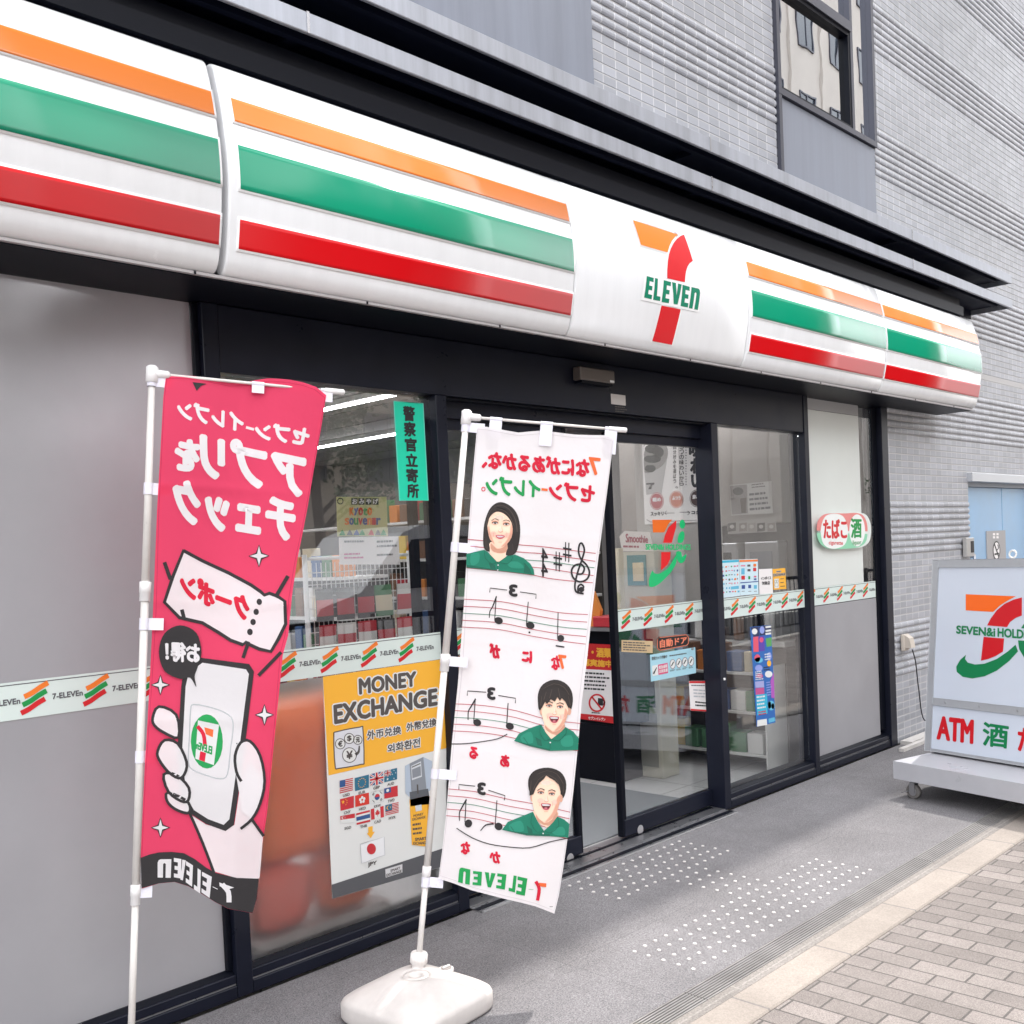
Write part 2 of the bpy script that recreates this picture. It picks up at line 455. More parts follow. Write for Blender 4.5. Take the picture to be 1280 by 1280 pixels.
# ================================================================== SETTING
def ground_mat(name, c, joint, sx, sy, rot=0., off=.5, mort=.01, spk=.35, spscale=220., var=.12, rough=.8, mcol=None, bump=.25, ofs=(0, 0)):
    mt, nt, b, o = node_mat(name)
    t = nt.nodes.new('ShaderNodeTexCoord'); mp = nt.nodes.new('ShaderNodeMapping')
    mp.inputs['Rotation'].default_value = (0, 0, rot); mp.inputs['Location'].default_value = (ofs[0], ofs[1], 0)
    nt.links.new(t.outputs['Object'], mp.inputs['Vector'])
    br = nt.nodes.new('ShaderNodeTexBrick'); br.offset = off; br.squash = 1
    br.inputs['Scale'].default_value = 1; br.inputs['Brick Width'].default_value = sx; br.inputs['Row Height'].default_value = sy
    br.inputs['Mortar Size'].default_value = mort; br.inputs['Mortar Smooth'].default_value = .15; br.inputs['Bias'].default_value = 0
    c = np.array(c)
    br.inputs['Color1'].default_value = (*(c * (1 - var)), 1); br.inputs['Color2'].default_value = (*(c * (1 + var)), 1)
    br.inputs['Mortar'].default_value = (*joint, 1)
    nt.links.new(mp.outputs[0], br.inputs['Vector'])
    n = nt.nodes.new('ShaderNodeTexNoise'); n.inputs['Scale'].default_value = spscale; n.inputs['Detail'].default_value = 3; n.inputs['Roughness'].default_value = .8
    nt.links.new(t.outputs['Object'], n.inputs['Vector'])
    mr = nt.nodes.new('ShaderNodeMapRange'); mr.inputs[1].default_value = .36; mr.inputs[2].default_value = .64; mr.inputs[3].default_value = 1 - spk; mr.inputs[4].default_value = 1 + spk
    nt.links.new(n.outputs['Fac'], mr.inputs[0])
    n2 = nt.nodes.new('ShaderNodeTexNoise'); n2.inputs['Scale'].default_value = 1.7; n2.inputs['Detail'].default_value = 8; n2.inputs['Roughness'].default_value = .7
    nt.links.new(t.outputs['Object'], n2.inputs['Vector'])
    m2 = nt.nodes.new('ShaderNodeMapRange'); m2.inputs[1].default_value = .3; m2.inputs[2].default_value = .7; m2.inputs[3].default_value = .80; m2.inputs[4].default_value = 1.14
    nt.links.new(n2.outputs['Fac'], m2.inputs[0])
    mu = nt.nodes.new('ShaderNodeMath'); mu.operation = 'MULTIPLY'; nt.links.new(mr.outputs[0], mu.inputs[0]); nt.links.new(m2.outputs[0], mu.inputs[1])
    mm = nt.nodes.new('ShaderNodeMix'); mm.data_type = 'RGBA'; mm.blend_type = 'MULTIPLY'; mm.inputs[0].default_value = 1
    nt.links.new(br.outputs['Color'], mm.inputs[6]); nt.links.new(mu.outputs[0], mm.inputs[7])
    nt.links.new(mm.outputs[2], b.inputs['Base Color'])
    b.inputs['Roughness'].default_value = rough; b.inputs['Specular IOR Level'].default_value = .3
    # joints sunk, grains raised
    ma = nt.nodes.new('ShaderNodeMath'); ma.operation = 'MULTIPLY_ADD'; ma.inputs[1].default_value = -1.0
    sc = nt.nodes.new('ShaderNodeMath'); sc.operation = 'MULTIPLY'; sc.inputs[1].default_value = .3
    nt.links.new(n.outputs['Fac'], sc.inputs[0])
    nt.links.new(br.outputs['Fac'], ma.inputs[0]); nt.links.new(sc.outputs[0], ma.inputs[2])
    bp = nt.nodes.new('ShaderNodeBump'); bp.inputs['Strength'].default_value = bump; bp.inputs['Distance'].default_value = .004
    nt.links.new(ma.outputs[0], bp.inputs['Height']); nt.links.new(bp.outputs[0], b.inputs['Normal'])
    MATS[name] = mt
    return mt
def struct(mb, name):
    o = mb.build(name); o['kind'] = 'structure'; return o
G_APRON = ground_mat('speckled grey granite', (.185, .178, .184), (.15, .145, .15), .6, .6, off=0, mort=.003, spk=.5, spscale=170, var=.05, ofs=(.22, .12))
G_PAVER = ground_mat('beige paver', (.222, .197, .184), (.105, .095, .09), .203, .1016, rot=R_(90), mort=.0045, spk=.34, spscale=230, var=.20, ofs=(.065, .035), bump=.5)
G_KERB = ground_mat('pink kerb stone', (.335, .295, .262), (.22, .2, .19), .6125, 2.0, off=0, mort=.006, spk=.14, spscale=150, var=.05, ofs=(-3.455 + .6125 * 6, 1.0))
G_STRIP = ground_mat('mortar strip', (.24, .22, .205), (.3, .28, .26), 1.9, 2, off=0, mort=.004, spk=.3, spscale=160, var=.05)
G_ROAD = ground_mat('asphalt', (.055, .055, .058), (.05, .05, .05), 50, 50, mort=.001, spk=.4, spscale=120, var=.04)
G_TILE = ground_mat('shop floor tile', (.56, .55, .54), (.30, .29, .28), .6, .6, off=0, mort=.006, spk=.05, var=.03, rough=.3, bump=.05)

YD0, YD1 = -1.268, -1.375       # slot drain
YK0, YK1 = -1.428, -1.585       # kerb stones
def slab(name, x0, x1, y0, y1, z0, z1, mt):
    mb = MB(); mb.box(x0, x1, y0, y1, z0, z1, mt); return struct(mb, name)
slab('ground', -300, 400, -300, 300, -.6, -.16, M('bare ground', '#7d786f', rough=.95, var=.2, vscale=.5))
slab('entrance_apron', -8, 60, -.02, YD0, -.14, 0.0, G_APRON)
slab('mortar_strip', -8, 60, YD1, YK0, -.14, 0.001, G_STRIP)
mb = MB()                          # kerb stones with a worn arris
mb.extrude_profile([(YK0, -.14), (YK1, -.14), (YK1, -.004), (YK1 + .006, .003), (YK0 - .004, .003), (YK0, 0)], -8, 60, G_KERB)
struct(mb, 'kerb')
slab('paver_sidewalk', -30, 90, YK1 - .003, -5.2, -.14, -.004, G_PAVER)
slab('roadside_kerb', -30, 90, -5.2, -5.36, -.16, -.002, M('concrete kerb', '#b3aea8', rough=.9, var=.12, vscale=6))
slab('road', -60, 120, -5.36, -12.5, -.2, -.12, G_ROAD)
mb = MB()
for yy in (-5.7, -12.2): mb.box(-60, 120, yy, yy - .12, -.12, -.1155, M('road paint', '#d9d9d4', rough=.7, var=.1, vscale=3))
for k in range(14): mb.box(-50 + k * 10, -45 + k * 10, -8.9, -9.03, -.12, -.1155, MATS['road paint'])
struct(mb, 'road_markings')
slab('far_sidewalk', -60, 120, -12.5, -16.5, -.16, 0.0, ground_mat('far paving', (.38, .35, .33), (.2, .19, .18), .3, .3, mort=.006, spk=.2, var=.1))

# slot drain: two runs with their bars
for (x0, x1, lab) in ((-2.0, 3.05, 'steel slot drain grating nearest the banner stand'), (3.054, 5.05, 'steel slot drain grating beside the rows of white studs'), (5.054, 9.0, 'steel slot drain grating running under the wheeled sign')):
    mb = MB()
    n = 8; w = (YD0 - YD1)
    for i in range(n):
        y = YD1 + (i + .5) * w / n
        mb.box(x0, x1, y - .0034, y + .0034, -.03, .0012, M('grating steel', '#8d8a88', rough=.5, metal=.1, var=.2, vscale=6))
    mb.box(x0, x1, YD1 + .0005, YD0 - .0005, -.135, -.13, M('drain dark', '#0b0b0c', rough=.9))
    k = x0 + .5
    while k < x1:
        mb.box(k, k + .008, YD1 + .001, YD0 - .001, -.03, -.006, MATS['grating steel']); k += .5
    t = mb.build('drain_grating'); tag(t, lab, 'drain grating', 'drain gratings along the kerb')

# tactile studs
STUD = M('white stud', '#d2cdca', rough=.35, var=.1, vscale=3)
def stud_mesh():
    mb = MB()
    pr = [(.0090, 0), (.0088, .0028), (.0072, .0050), (.0045, .0058)]
    n = 14; rings = [[mb.bm.verts.new((r * math.cos(2 * math.pi * j / n), r * math.sin(2 * math.pi * j / n), z)) for j in range(n)] for r, z in pr]
    i = mb.mi(STUD)
    for a, b in zip(rings, rings[1:]):
        for j in range(n):
            f = mb.bm.faces.new((a[j], a[(j + 1) % n], b[(j + 1) % n], b[j])); f.material_index = i; f.smooth = True
    mb.bm.faces.new(rings[-1]); mb.bm.faces.new(rings[0][::-1])
    me = bpy.data.meshes.new('tactile_stud'); mb.bm.to_mesh(me); mb.bm.free(); me.materials.append(STUD)
    return me
sm = stud_mesh(); stud0 = None
def studs(xa, xb, ya, yb, nx, ny, lab, grp, skip=()):
    global stud0
    for i in range(nx):
        for j in range(ny):
            if (i, j) in skip: continue
            x = xa + (xb - xa) * i / (nx - 1) + random.uniform(-.002, .002); y = ya + (yb - ya) * j / (ny - 1) + random.uniform(-.002, .002)
            if stud0 is None:
                o = bpy.data.objects.new('tactile_stud', sm); stud0 = o
            else: o = stud0.copy()
            col.objects.link(o); o.location = (x, y, .0002); o.rotation_euler = (0, 0, random.uniform(0, 3))
            o['label'] = lab; o['category'] = 'tactile stud'; o['group'] = grp
studs(3.70, 4.62, -.155, -.46, 14, 5, 'white tactile stud in the block of dots right in front of the sliding doors', 'studs in front of the doors')
studs(4.06, 4.30, -.535, -.83, 4, 5, 'white tactile stud in the short link between the two long blocks of dots', 'studs in the link')
studs(3.24, 4.75, -.90, -1.185, 22, 5, 'white tactile stud in the long block of dots nearest the drain grating', 'studs along the drain')

# ================================================================== THE BUILDING
BX0, BX1, BTOP = -14.0, 46.0, 16.0
bld = thing('store_building', (8, 3, 0), 'grey tiled building with dark metal canopies and blue service door behind the shop front', 'building')
# tiled wall: courses of small tiles, bands of bulging courses
def tile_mat():
    mt, nt, b, o = node_mat('grey mosaic tile')
    t = nt.nodes.new('ShaderNodeTexCoord'); sp = nt.nodes.new('ShaderNodeSeparateXYZ'); nt.links.new(t.outputs['Object'], sp.inputs[0])
    def math_(op, a, bb=None):
        q = nt.nodes.new('ShaderNodeMath'); q.operation = op
        for i, v in enumerate((a, bb)):
            if v is None: continue
            if isinstance(v, (int, float)): q.inputs[i].default_value = v
            else: nt.links.new(v, q.inputs[i])
        return q.outputs[0]
    fx = math_('FRACT', math_('DIVIDE', sp.outputs['X'], .112))
    vj = math_('LESS_THAN', fx, .06)
    cellx = math_('FLOOR', math_('DIVIDE', sp.outputs['X'], .112)); cellz = math_('FLOOR', math_('DIVIDE', sp.outputs['Z'], .0525))
    cb = nt.nodes.new('ShaderNodeCombineXYZ'); nt.links.new(cellx, cb.inputs[0]); nt.links.new(cellz, cb.inputs[1])
    wnz = nt.nodes.new('ShaderNodeTexWhiteNoise'); nt.links.new(cb.outputs[0], wnz.inputs['Vector'])
    rr = nt.nodes.new('ShaderNodeMapRange'); rr.inputs[3].default_value = .86; rr.inputs[4].default_value = 1.1; nt.links.new(wnz.outputs['Value'], rr.inputs[0])
    n = nt.nodes.new('ShaderNodeTexNoise'); n.inputs['Scale'].default_value = .8; n.inputs['Detail'].default_value = 6; nt.links.new(t.outputs['Object'], n.inputs['Vector'])
    r2 = nt.nodes.new('ShaderNodeMapRange'); r2.inputs[1].default_value = .3; r2.inputs[2].default_value = .7; r2.inputs[3].default_value = .9; r2.inputs[4].default_value = 1.1; nt.links.new(n.outputs['Fac'], r2.inputs[0])
    mixc = nt.nodes.new('ShaderNodeMix'); mixc.data_type = 'RGBA'; mixc.inputs[6].default_value = (.375, .385, .42, 1); mixc.inputs[7].default_value = (.60, .60, .61, 1)
    nt.links.new(vj, mixc.inputs[0])
    mm = nt.nodes.new('ShaderNodeMix'); mm.data_type = 'RGBA'; mm.blend_type = 'MULTIPLY'; mm.inputs[0].default_value = 1
    nt.links.new(mixc.outputs[2], mm.inputs[6]); nt.links.new(math_('MULTIPLY', rr.outputs[0], r2.outputs[0]), mm.inputs[7])
    nt.links.new(mm.outputs[2], b.inputs['Base Color']); b.inputs['Roughness'].default_value = .42
    bp = nt.nodes.new('ShaderNodeBump'); bp.inputs['Strength'].default_value = .5; bp.inputs['Distance'].default_value = .003
    nt.links.new(math_('SUBTRACT', 1.0, vj), bp.inputs['Height']); nt.links.new(bp.outputs[0], b.inputs['Normal'])
    return mt
TILE = tile_mat(); GROUT = M('pale grout', '#c9c8c8', rough=.9)
def tile_wall(name, x0, x1, z0, z1):
    mb = MB(); P = .0525
    ti, gi = mb.mi(TILE), mb.mi(GROUT)
    k0, k1 = int(math.floor(z0 / P)), int(math.ceil(z1 / P))
    prof = []
    for k in range(k0, k1):
        z = k * P
        ph = (z - 4.31 + .95 * 10) % .95
        if ph < .395: seq = [(0, .004, gi), (.005, .004, ti), (.0055, -.0045, ti), (.014, -.0098, ti), (.026, -.0108, ti), (.040, -.0075, ti), (.0475, .002, gi)]
        else: seq = [(0, .0005, gi), (.0052, .0005, ti), (.0056, -.0024, ti), (.047, -.0034, ti), (.0473, .0005, gi)]
        prof += [(z + a, y, i) for a, y, i in seq]
    prof = [p for p in prof if z0 <= p[0] <= z1]
    if prof[0][0] > z0 + 1e-6: prof.insert(0, (z0, .0005, gi))
    if prof[-1][0] < z1 - 1e-6: prof[-1] = (prof[-1][0], prof[-1][1], gi); prof.append((z1, .0005, gi))
    A = [mb.bm.verts.new((x0, y, z)) for z, y, i in prof]; B = [mb.bm.verts.new((x1, y, z)) for z, y, i in prof]
    for k in range(len(prof) - 1):
        f = mb.bm.faces.new((A[k], B[k], B[k + 1], A[k + 1])); f.material_index = prof[k][2]
    return mb
mb = tile_wall('t', 4.332, 6.23, 3.4, 14.0); o = mb.build('tile_wall', bld, fix=False); o['label'] = 'tiled wall panel between the metal cladding and the upper window'
mb = tile_wall('t', 7.692, 46.0, 3.0, 14.0); mb.build('tile_wall', bld, fix=False)
mb = tile_wall('t', 7.75, 9.36, 0.0, 3.0); mb.build('tile_wall', bld, fix=False)
mb = tile_wall('t', 9.36, 11.17, 2.13, 3.0); mb.build('tile_wall', bld, fix=False)
mb = tile_wall('t', 11.17, 46.0, 0.0, 3.0); mb.build('tile_wall', bld, fix=False)
mb = MB()                        # body of the building, hollow where the shop is
BODY = M('building body', '#8b8a8d', rough=.8, var=.08, vscale=1)
mb.box(BX0, BX1, .02, 12, 14.0, BTOP, BODY)
mb.box(BX0, 6.23, .03, 12, 3.35, 14.0, BODY); mb.box(7.69, BX1, .03, 12, 3.35, 14.0, BODY)
mb.box(6.23, 7.69, .35, 12, 3.35, 14.0, BODY)
mb.box(9.36, BX1, .12, 12, 0, 3.34, BODY); mb.box(8.6, 9.359, .03, 12, 0, 3.34, BODY)
mb.box(7.75, 8.6, .03, .18, 0, 3.34, BODY)
mb.box(BX0, -1.9, .03, 12, 0, 3.34, BODY); mb.box(-1.9, 8.6, 8.2, 12, 0, 3.34, BODY)
mb.box(-1.9, 8.6, .03, 8.2, 2.98, 3.34, BODY)
mb.build('wall', bld)
# metal cladding panel on the left of the upper wall
mb = MB(); mb.box(BX0, 2.60, -.016, .028, 3.36, 14, PANELM); mb.box(2.606, 4.325, -.016, .028, 3.36, 14, PANELM); mb.box(2.5, 2.7, .018, .029, 3.36, 14, DARKER)
mb.build('metal_cladding', bld)
# upper window bay: x 6.24 .. 7.73
mb = MB(); mb.box(6.275, 7.686, -.01, .3, 3.36, 4.548, PANELM, bev=.004); mb.build('metal_cladding', bld)
def frame_rect(mb, x0, x1, z0, z1, t, y0, y1, mt):
    mb.box(x0, x0 + t, y0, y1, z0, z1, mt); mb.box(x1 - t, x1, y0, y1, z0, z1, mt)
    mb.box(x0 + t, x1 - t, y0, y1, z0, z0 + t, mt); mb.box(x0 + t, x1 - t, y0, y1, z1 - t, z1, mt)
WF = M('window frame', '#4b4c56', rough=.35, metal=.5)
mb = MB(); frame_rect(mb, 6.232, 7.69, 4.552, 14.0, .04, -.03, .12, WF)
mb.box(6.234, 6.273, -.028, .1, 3.36, 4.551, WF)
mb.box(7.33, 7.368, -.012, .1, 4.593, 13.95, WF)
for z in (5.30, 7.1, 8.9, 10.7): mb.box(6.273, 7.329, -.022, .1, z, z + .07, WF)
frame_rect(mb, 6.274, 7.328, 4.594, 5.298, .028, -.008, .05, DARKER)
w = mb.build('window', bld)
mb = MB(); mb.box(6.273, 7.329, .03, .038, 4.593, 13.95, MIRROR); mb.box(7.369, 7.649, .012, .02, 4.593, 13.95, MIRROR); mb.build('pane', w)
mb = MB()
z = 4.60
while z < 5.30: mb.box(6.275, 6.78, .10, .125, z, z + .004, M('blind slat', '#dcdcd6', rough=.5)); z += .022
mb.build('blind', w)
# canopies: hollow trays
def canopy(z0, z1, yf, xe, lab):
    mb = MB(); x0 = -14
    mb.box(x0, xe, yf, yf + .018, z0, z1, CANOPY, bev=.003)                       # front fascia
    mb.box(x0, xe, yf + .019, -.018, z1 - .012, z1 - .002, CANOPY)                # top sheet
    mb.box(xe - .012, xe - .001, yf + .019, -.022, z0 + .004, z1 - .013, CANOPY)  # end plate
    mb.box(x0, xe - .02, yf + .02, -.03, z1 - .03, z1 - .0135, NAVY)              # soffit
    mb.box(x0, xe - .02, -.029, -.018, z0 - .03, z1 - .014, NAVY)
    mb.box(x0, xe - .2, yf + .06, yf + .09, z0 + .002, z1 - .031, NAVY)
    x = -2.95
    while x < xe - .4:                                                            # butt joints and brackets
        mb.box(x, x + .012, yf - .0025, yf + .001, z0 - .001, z1 + .001, STEEL)
        mb.box(x - .02, x + .03, yf + .1, -.03, z0 + .01, z1 - .031, NAVY); x += 2.6
    o = mb.build('canopy', bld); o['label'] = lab
    return o
canopy(3.525, 3.60, -.37, 9.50, 'lower grey metal canopy just above the striped sign')
canopy(3.735, 3.81, -.37, 9.50, 'upper grey metal canopy under the tiles')
# blue service door with its frame and drip hood
mb = MB(); frame_rect(mb, 9.36, 11.17, -.05, 2.075, .05, .03, .118, M('door frame grey', '#8f97a2', rough=.4, metal=.3)); mb.box(9.34, 11.19, -.05, .028, 2.062, 2.14, M('drip hood', '#c3c6cb', rough=.35, metal=.5), bev=.004)
o = mb.build('door_frame', bld)
BLUE = M('pale blue door paint', '#8fb3d4', rough=.35, var=.07, vscale=3)
mb = MB(); mb.box(9.412, 10.345, .055, .10, 0.01, 2.023, BLUE, bev=.003); d1 = mb.build('door', bld); d1['label'] = 'left leaf of the pale blue service door'
mb = MB(); mb.box(9.43, 9.455, .038, .054, 1.74, 1.97, STEEL, bev=.003); mb.build('hinge', d1)
mb = MB(); mb.box(10.36, 11.118, .055, .10, 0.01, 2.023, BLUE, bev=.003); d2 = mb.build('door', bld); d2['label'] = 'right leaf of the pale blue service door'
mb = MB(); mb.cyl((9.52, .02, 1.2), (9.52, .02, 1.42), .012, STEEL); mb.box(9.512, 9.528, .02, .056, 1.22, 1.235, STEEL); mb.box(9.512, 9.528, .02, .056, 1.385, 1.4, STEEL); mb.build('handle', d1)
# concrete plinth at the foot of the tiles
mb = MB(); mb.box(7.50, 8.3, -.165, -.125, 0.001, .026, M('pale plinth', '#c8c4c0', rough=.8, var=.1)); mb.box(7.76, 9.33, -.118, -.024, 0.001, .03, MATS['pale plinth']); mb.build('plinth', bld)

# ------------------------------------------------------------------ shop front
sf = thing('glass_shopfront', (4.5, 0, 0), 'dark framed glass shop front with sliding doors, below the striped sign', 'shop front')
def bar(name, *b, mt=DARK, lab=None, bev=.0025, parent=sf):
    mb = MB(); mb.box(*b, mt, bev=bev); o = mb.build(name, parent)
    if lab: o['label'] = lab
    return o
# header band under the fascia and uprights
bar('header', -1.9, 1.977, -.02, .12, 2.605, 2.9, mt=DARKER)
bar('header', 2.045, 6.455, 0., .12, 2.350, 2.602)
bar('header', 1.978, 7.75, -.022, .12, 2.6045, 2.9, mt=DARKER)
bar('mullion', 1.978, 2.044, -.006, .12, 0.003, 2.602)
bar('mullion', 3.116, 3.181, -.003, .12, 0.003, 2.349)
bar('mullion', 5.322, 5.390, -.004, .12, 0.003, 2.349)
bar('mullion', 6.456, 6.516, -.005, .12, 0.003, 2.602)
bar('mullion', 7.640, 7.745, -.012, .12, 0.003, 2.602)
bar('mullion', 7.56, 7.639, .03, .1, .14, 2.602, mt=DARKER)
bar('mullion', 1.955, 1.977, .02, .1, .105, 2.602, mt=DARKER)
def sill(x0, x1, lab=None):
    mb = MB()
    mb.box(x0, x1, -.004, .12, .003, .050, DARK, bev=.002)
    mb.box(x0, x1, .004, .118, .0515, .057, STEEL)
    mb.box(x0, x1, .002, .12, .0585, .090, DARK, bev=.002)
    mb.extrude_profile([(.012, .0905), (.034, .105), (.118, .105), (.118, .0905)], x0, x1, DARKER)
    mb.build('sill', sf)
sill(-1.9, 1.977); sill(2.045, 3.115); sill(5.391, 6.455); sill(6.517, 7.639)
# panes
def pane(x0, x1, z0, z1, mt, lab, y=.04, th=.008, film=None):
    mb = MB(); mb.box(x0, x1, y, y + th, z0, z1, mt); o = mb.build('pane', sf)
    if lab: o['label'] = lab
    if film:
        mb = MB(); mb.face([(x0, y - .001, z0), (x1, y - .001, z0), (x1, y - .001, z1), (x0, y - .001, z1)], film); mb.build('frosted_film', o, fix=False)
    return o
pane(-1.9, 1.954, .106, 2.603, BACKING, 'frosted window pane left of the red banner', film=FROSTD)
pane(2.045, 3.115, 1.155, 2.349, GLASS, 'clear upper half of the window behind the banners')
pane(2.045, 3.115, .106, 1.154, BACKING, 'frosted lower half of the window behind the money exchange poster', film=FROST)
pane(5.391, 6.455, .106, 2.349, GLASS, 'clear side window right of the sliding doors')
pane(6.517, 7.559, 1.155, 2.603, GLASS, 'clear pane over a white blind, with the round edged sign on it')
pane(6.517, 7.559, .106, 1.154, BACKING, 'frosted lower pane at the right end of the shop front', film=FROSTD)
WFILM = M('white window film', '#dde2de', rough=.12, coat=.2, var=.03, vscale=1.5)
mb = MB(); mb.box(6.5175, 7.36, .0388, .0396, 1.2835, 2.52, WFILM); mb.box(6.5175, 7.36, .0388, .0396, 2.523, 2.598, M('grey film strip', '#b9b9ba', rough=.2)); mb.build('white_film', sf)
# door track cover, recessed
bar('track_cover', 3.182, 5.321, .075, .2, 2.262, 2.349, mt=DARK)
bar('track_cover', 3.182, 5.321, .02, .074, 2.338, 2.349, mt=DARKER)
def leaf(x0, x1, lab, y=.095):
    mb = MB(); st = .036
    mb.box(x0, x0 + st, y, y + .04, .022, 2.261, DARKER, bev=.003); mb.box(x1 - st, x1, y, y + .04, .022, 2.261, DARKER, bev=.003)
    mb.box(x0 + st + .001, x1 - st - .001, y + .002, y + .038, 2.212, 2.260, DARK)
    fr = mb.build('sliding_door', sf); fr['label'] = lab
    mb = MB(); mb.box(x0 + st, x1 - st, y + .016, y + .024, .118, 2.213, DOORGLASS); mb.build('pane', fr)
    mb = MB(); mb.box(x0 + st * .4, x1 - st * .4, y - .004, y + .0395, .0225, .117, DARK, bev=.003); mb.build('bottom_rail', fr)
    return fr
leafL = leaf(3.03, 4.105, 'left sliding door leaf, half hidden by the white banner')
leafR = leaf(4.445, 5.52, 'right sliding door leaf carrying the logo decal')
for lf, q in ((leafL, (713, 1073)), (leafR, (800.5, 1037))):
    p = onY(*q, .09); mb = MB(); mb.cyl((p[0], .0905, p[2]), (p[0], .089, p[2]), .026, M('silver disc', '#b9b7b8', rough=.35, metal=.4)); mb.build('round_sticker', lf)
mb = MB(); mb.cyl((5.165, .088, 1.0), (5.165, .08, 1.0), .008, STEEL); mb.cyl((5.356, -.004, .80), (5.356, -.011, .80), .008, M('white button', '#eeeeee')); mb.build('door_buffer', sf)
# threshold
mb = MB(); mb.box(3.182, 5.321, -.085, -.004, .001, .006, STEEL); mb.box(3.182, 5.321, -.06, -.03, .0065, .0085, DARKER); mb.box(3.182, 5.52, -.002, .16, .001, .012, STEEL); mb.box(3.182, 5.3, .075, .094, .0125, .016, DARKER)
mb.box(3.182, 5.321, -.089, -.086, .001, .009, M('bright trim', '#d8d8d8', rough=.25, metal=.6)); mb.build('threshold', sf)
# door sensor and plate on the header
mb = MB(); mb.box(4.065, 4.345, -.058, -.001, 2.492, 2.56, M('sensor housing', '#6d6560', rough=.4, metal=.4), bev=.006); mb.box(4.08, 4.33, -.05, -.002, 2.478, 2.4915, DARKER); mb.box(4.30, 4.335, -.0595, -.0585, 2.495, 2.507, M('sensor lamp', '#f0f0f0')); o = mb.build('door_sensor'); tag(o, 'small brown grey motion sensor over the sliding doors', 'sensor')
mb = MB(); mb.box(4.375, 4.50, -.0015, -.0002, 2.395, 2.45, M('pale label', '#cfcac6', rough=.6)); o = mb.build('header_label'); tag(o, 'small pale label on the header next to the motion sensor', 'label')
a = Art(GY(-.0016)).crop(700, 470, 10.667); a.bars([(728, 395), (905, 412), (912, 500), (735, 488)], 3, ink('dark grey', '#55504e'), words=5); a.build('print', o)

# ------------------------------------------------------------------ shop interior
slab('shop_floor', -1.9, 8.6, .122, 8.2, -.14, 0.0, G_TILE)
INW = M('interior wall', '#918e8c', rough=.8, var=.06, vscale=2)
room = thing('shop_interior', (3.3, 4, 0), 'grey walls and panelled ceiling of the shop seen through the glass', 'interior')
mb = MB(); mb.box(-1.85, 8.55, 8.0, 8.15, 0.0, 2.97, INW); mb.box(8.4, 8.59, .19, 8.0, 0, 2.97, INW); mb.box(-1.89, -1.8, .19, 8.0, 0, 2.97, INW); mb.build('wall', room)
CEIL = M('ceiling board', '#a19e9c', rough=.85)
mb = MB(); x = -1.8
while x < 8.4:
    mb.box(x + .012, x + .588, .13, 7.99, 2.88, 2.96, CEIL); x += .6
mb.box(-1.8, 8.4, .13, 7.99, 2.965, 2.975, DARKER); mb.build('ceiling', room)
LAMP = M('tube lamp', '#fbfaff', emit=20.0)
for i, x in enumerate((1.75, 3.2, 4.95, 6.55)):  # leftmost strip is an unseen lamp added to brighten the orange display
    mb = MB(); mb.box(x - .045, x + .045, .5, 7.2, 2.835, 2.879, M('lamp housing', '#e8e8e4', rough=.5)); t = mb.build('strip_lamp')
    tag(t, ['ceiling strip lamp farthest left, hidden behind the red banner', 'ceiling strip lamp over the snack rack', 'ceiling strip lamp running past the police notice', 'ceiling strip lamp over the coffee counter'][i], 'strip lamp', 'strip lamps on the shop ceiling')
    mb = MB(); mb.box(x - .038, x + .038, .52, 7.18, 2.826, 2.8345, LAMP); mb.build('tube', t)

# ================================================================== STRIPED FASCIA SIGN
PROF = [(-.270, 2.650), (-.297, 2.612), (-.322, 2.620), (-.340, 2.640), (-.352, 2.668), (-.367, 2.735), (-.385, 2.83), (-.394, 2.93), (-.390, 3.03), (-.378, 3.12), (-.360, 3.21), (-.338, 3.29), (-.325, 3.318), (-.30, 3.332), (-.10, 3.335)]
def prof_y(z):
    pz = [p[1] for p in PROF[2:13]]; py = [p[0] for p in PROF[2:13]]
    return float(np.interp(z, pz, py))
FS = thing('fascia_sign', (3.8, -.2, 2.6), 'long white curved shop sign with orange, green and red stripes above the doors', 'shop sign')
def smooth_prof():
    mid = catmull(PROF[1:14], 4, closed=False)
    return [PROF[0]] + mid + [PROF[14]]
SP = smooth_prof()
def fascia_panel(x0, x1, rnd=.012):
    mb = MB(); i = mb.mi(WHITEP)
    xs = [(x0, rnd), (x0 + rnd * .3, rnd * .3), (x0 + rnd, 0), (x1 - rnd, 0), (x1 - rnd * .3, rnd * .3), (x1, rnd)]
    cy, cz = -.1, 2.95
    rows = []
    for x, ins in xs:
        row = []
        for y, z in SP:
            d = Vector((y - cy, z - cz)); L = d.length
            q = d * ((L - ins) / L)
            row.append(mb.bm.verts.new((x, cy + q.x, cz + q.y)))
        rows.append(row)
    for a, b in zip(rows, rows[1:]):
        for k in range(len(a) - 1):
            f = mb.bm.faces.new((a[k], a[k + 1], b[k + 1], b[k])); f.material_index = i; f.smooth = True
    for r in (rows[0], rows[-1]):
        f = mb.bm.faces.new(r); f.material_index = i
    return mb.build('sign_panel', FS)
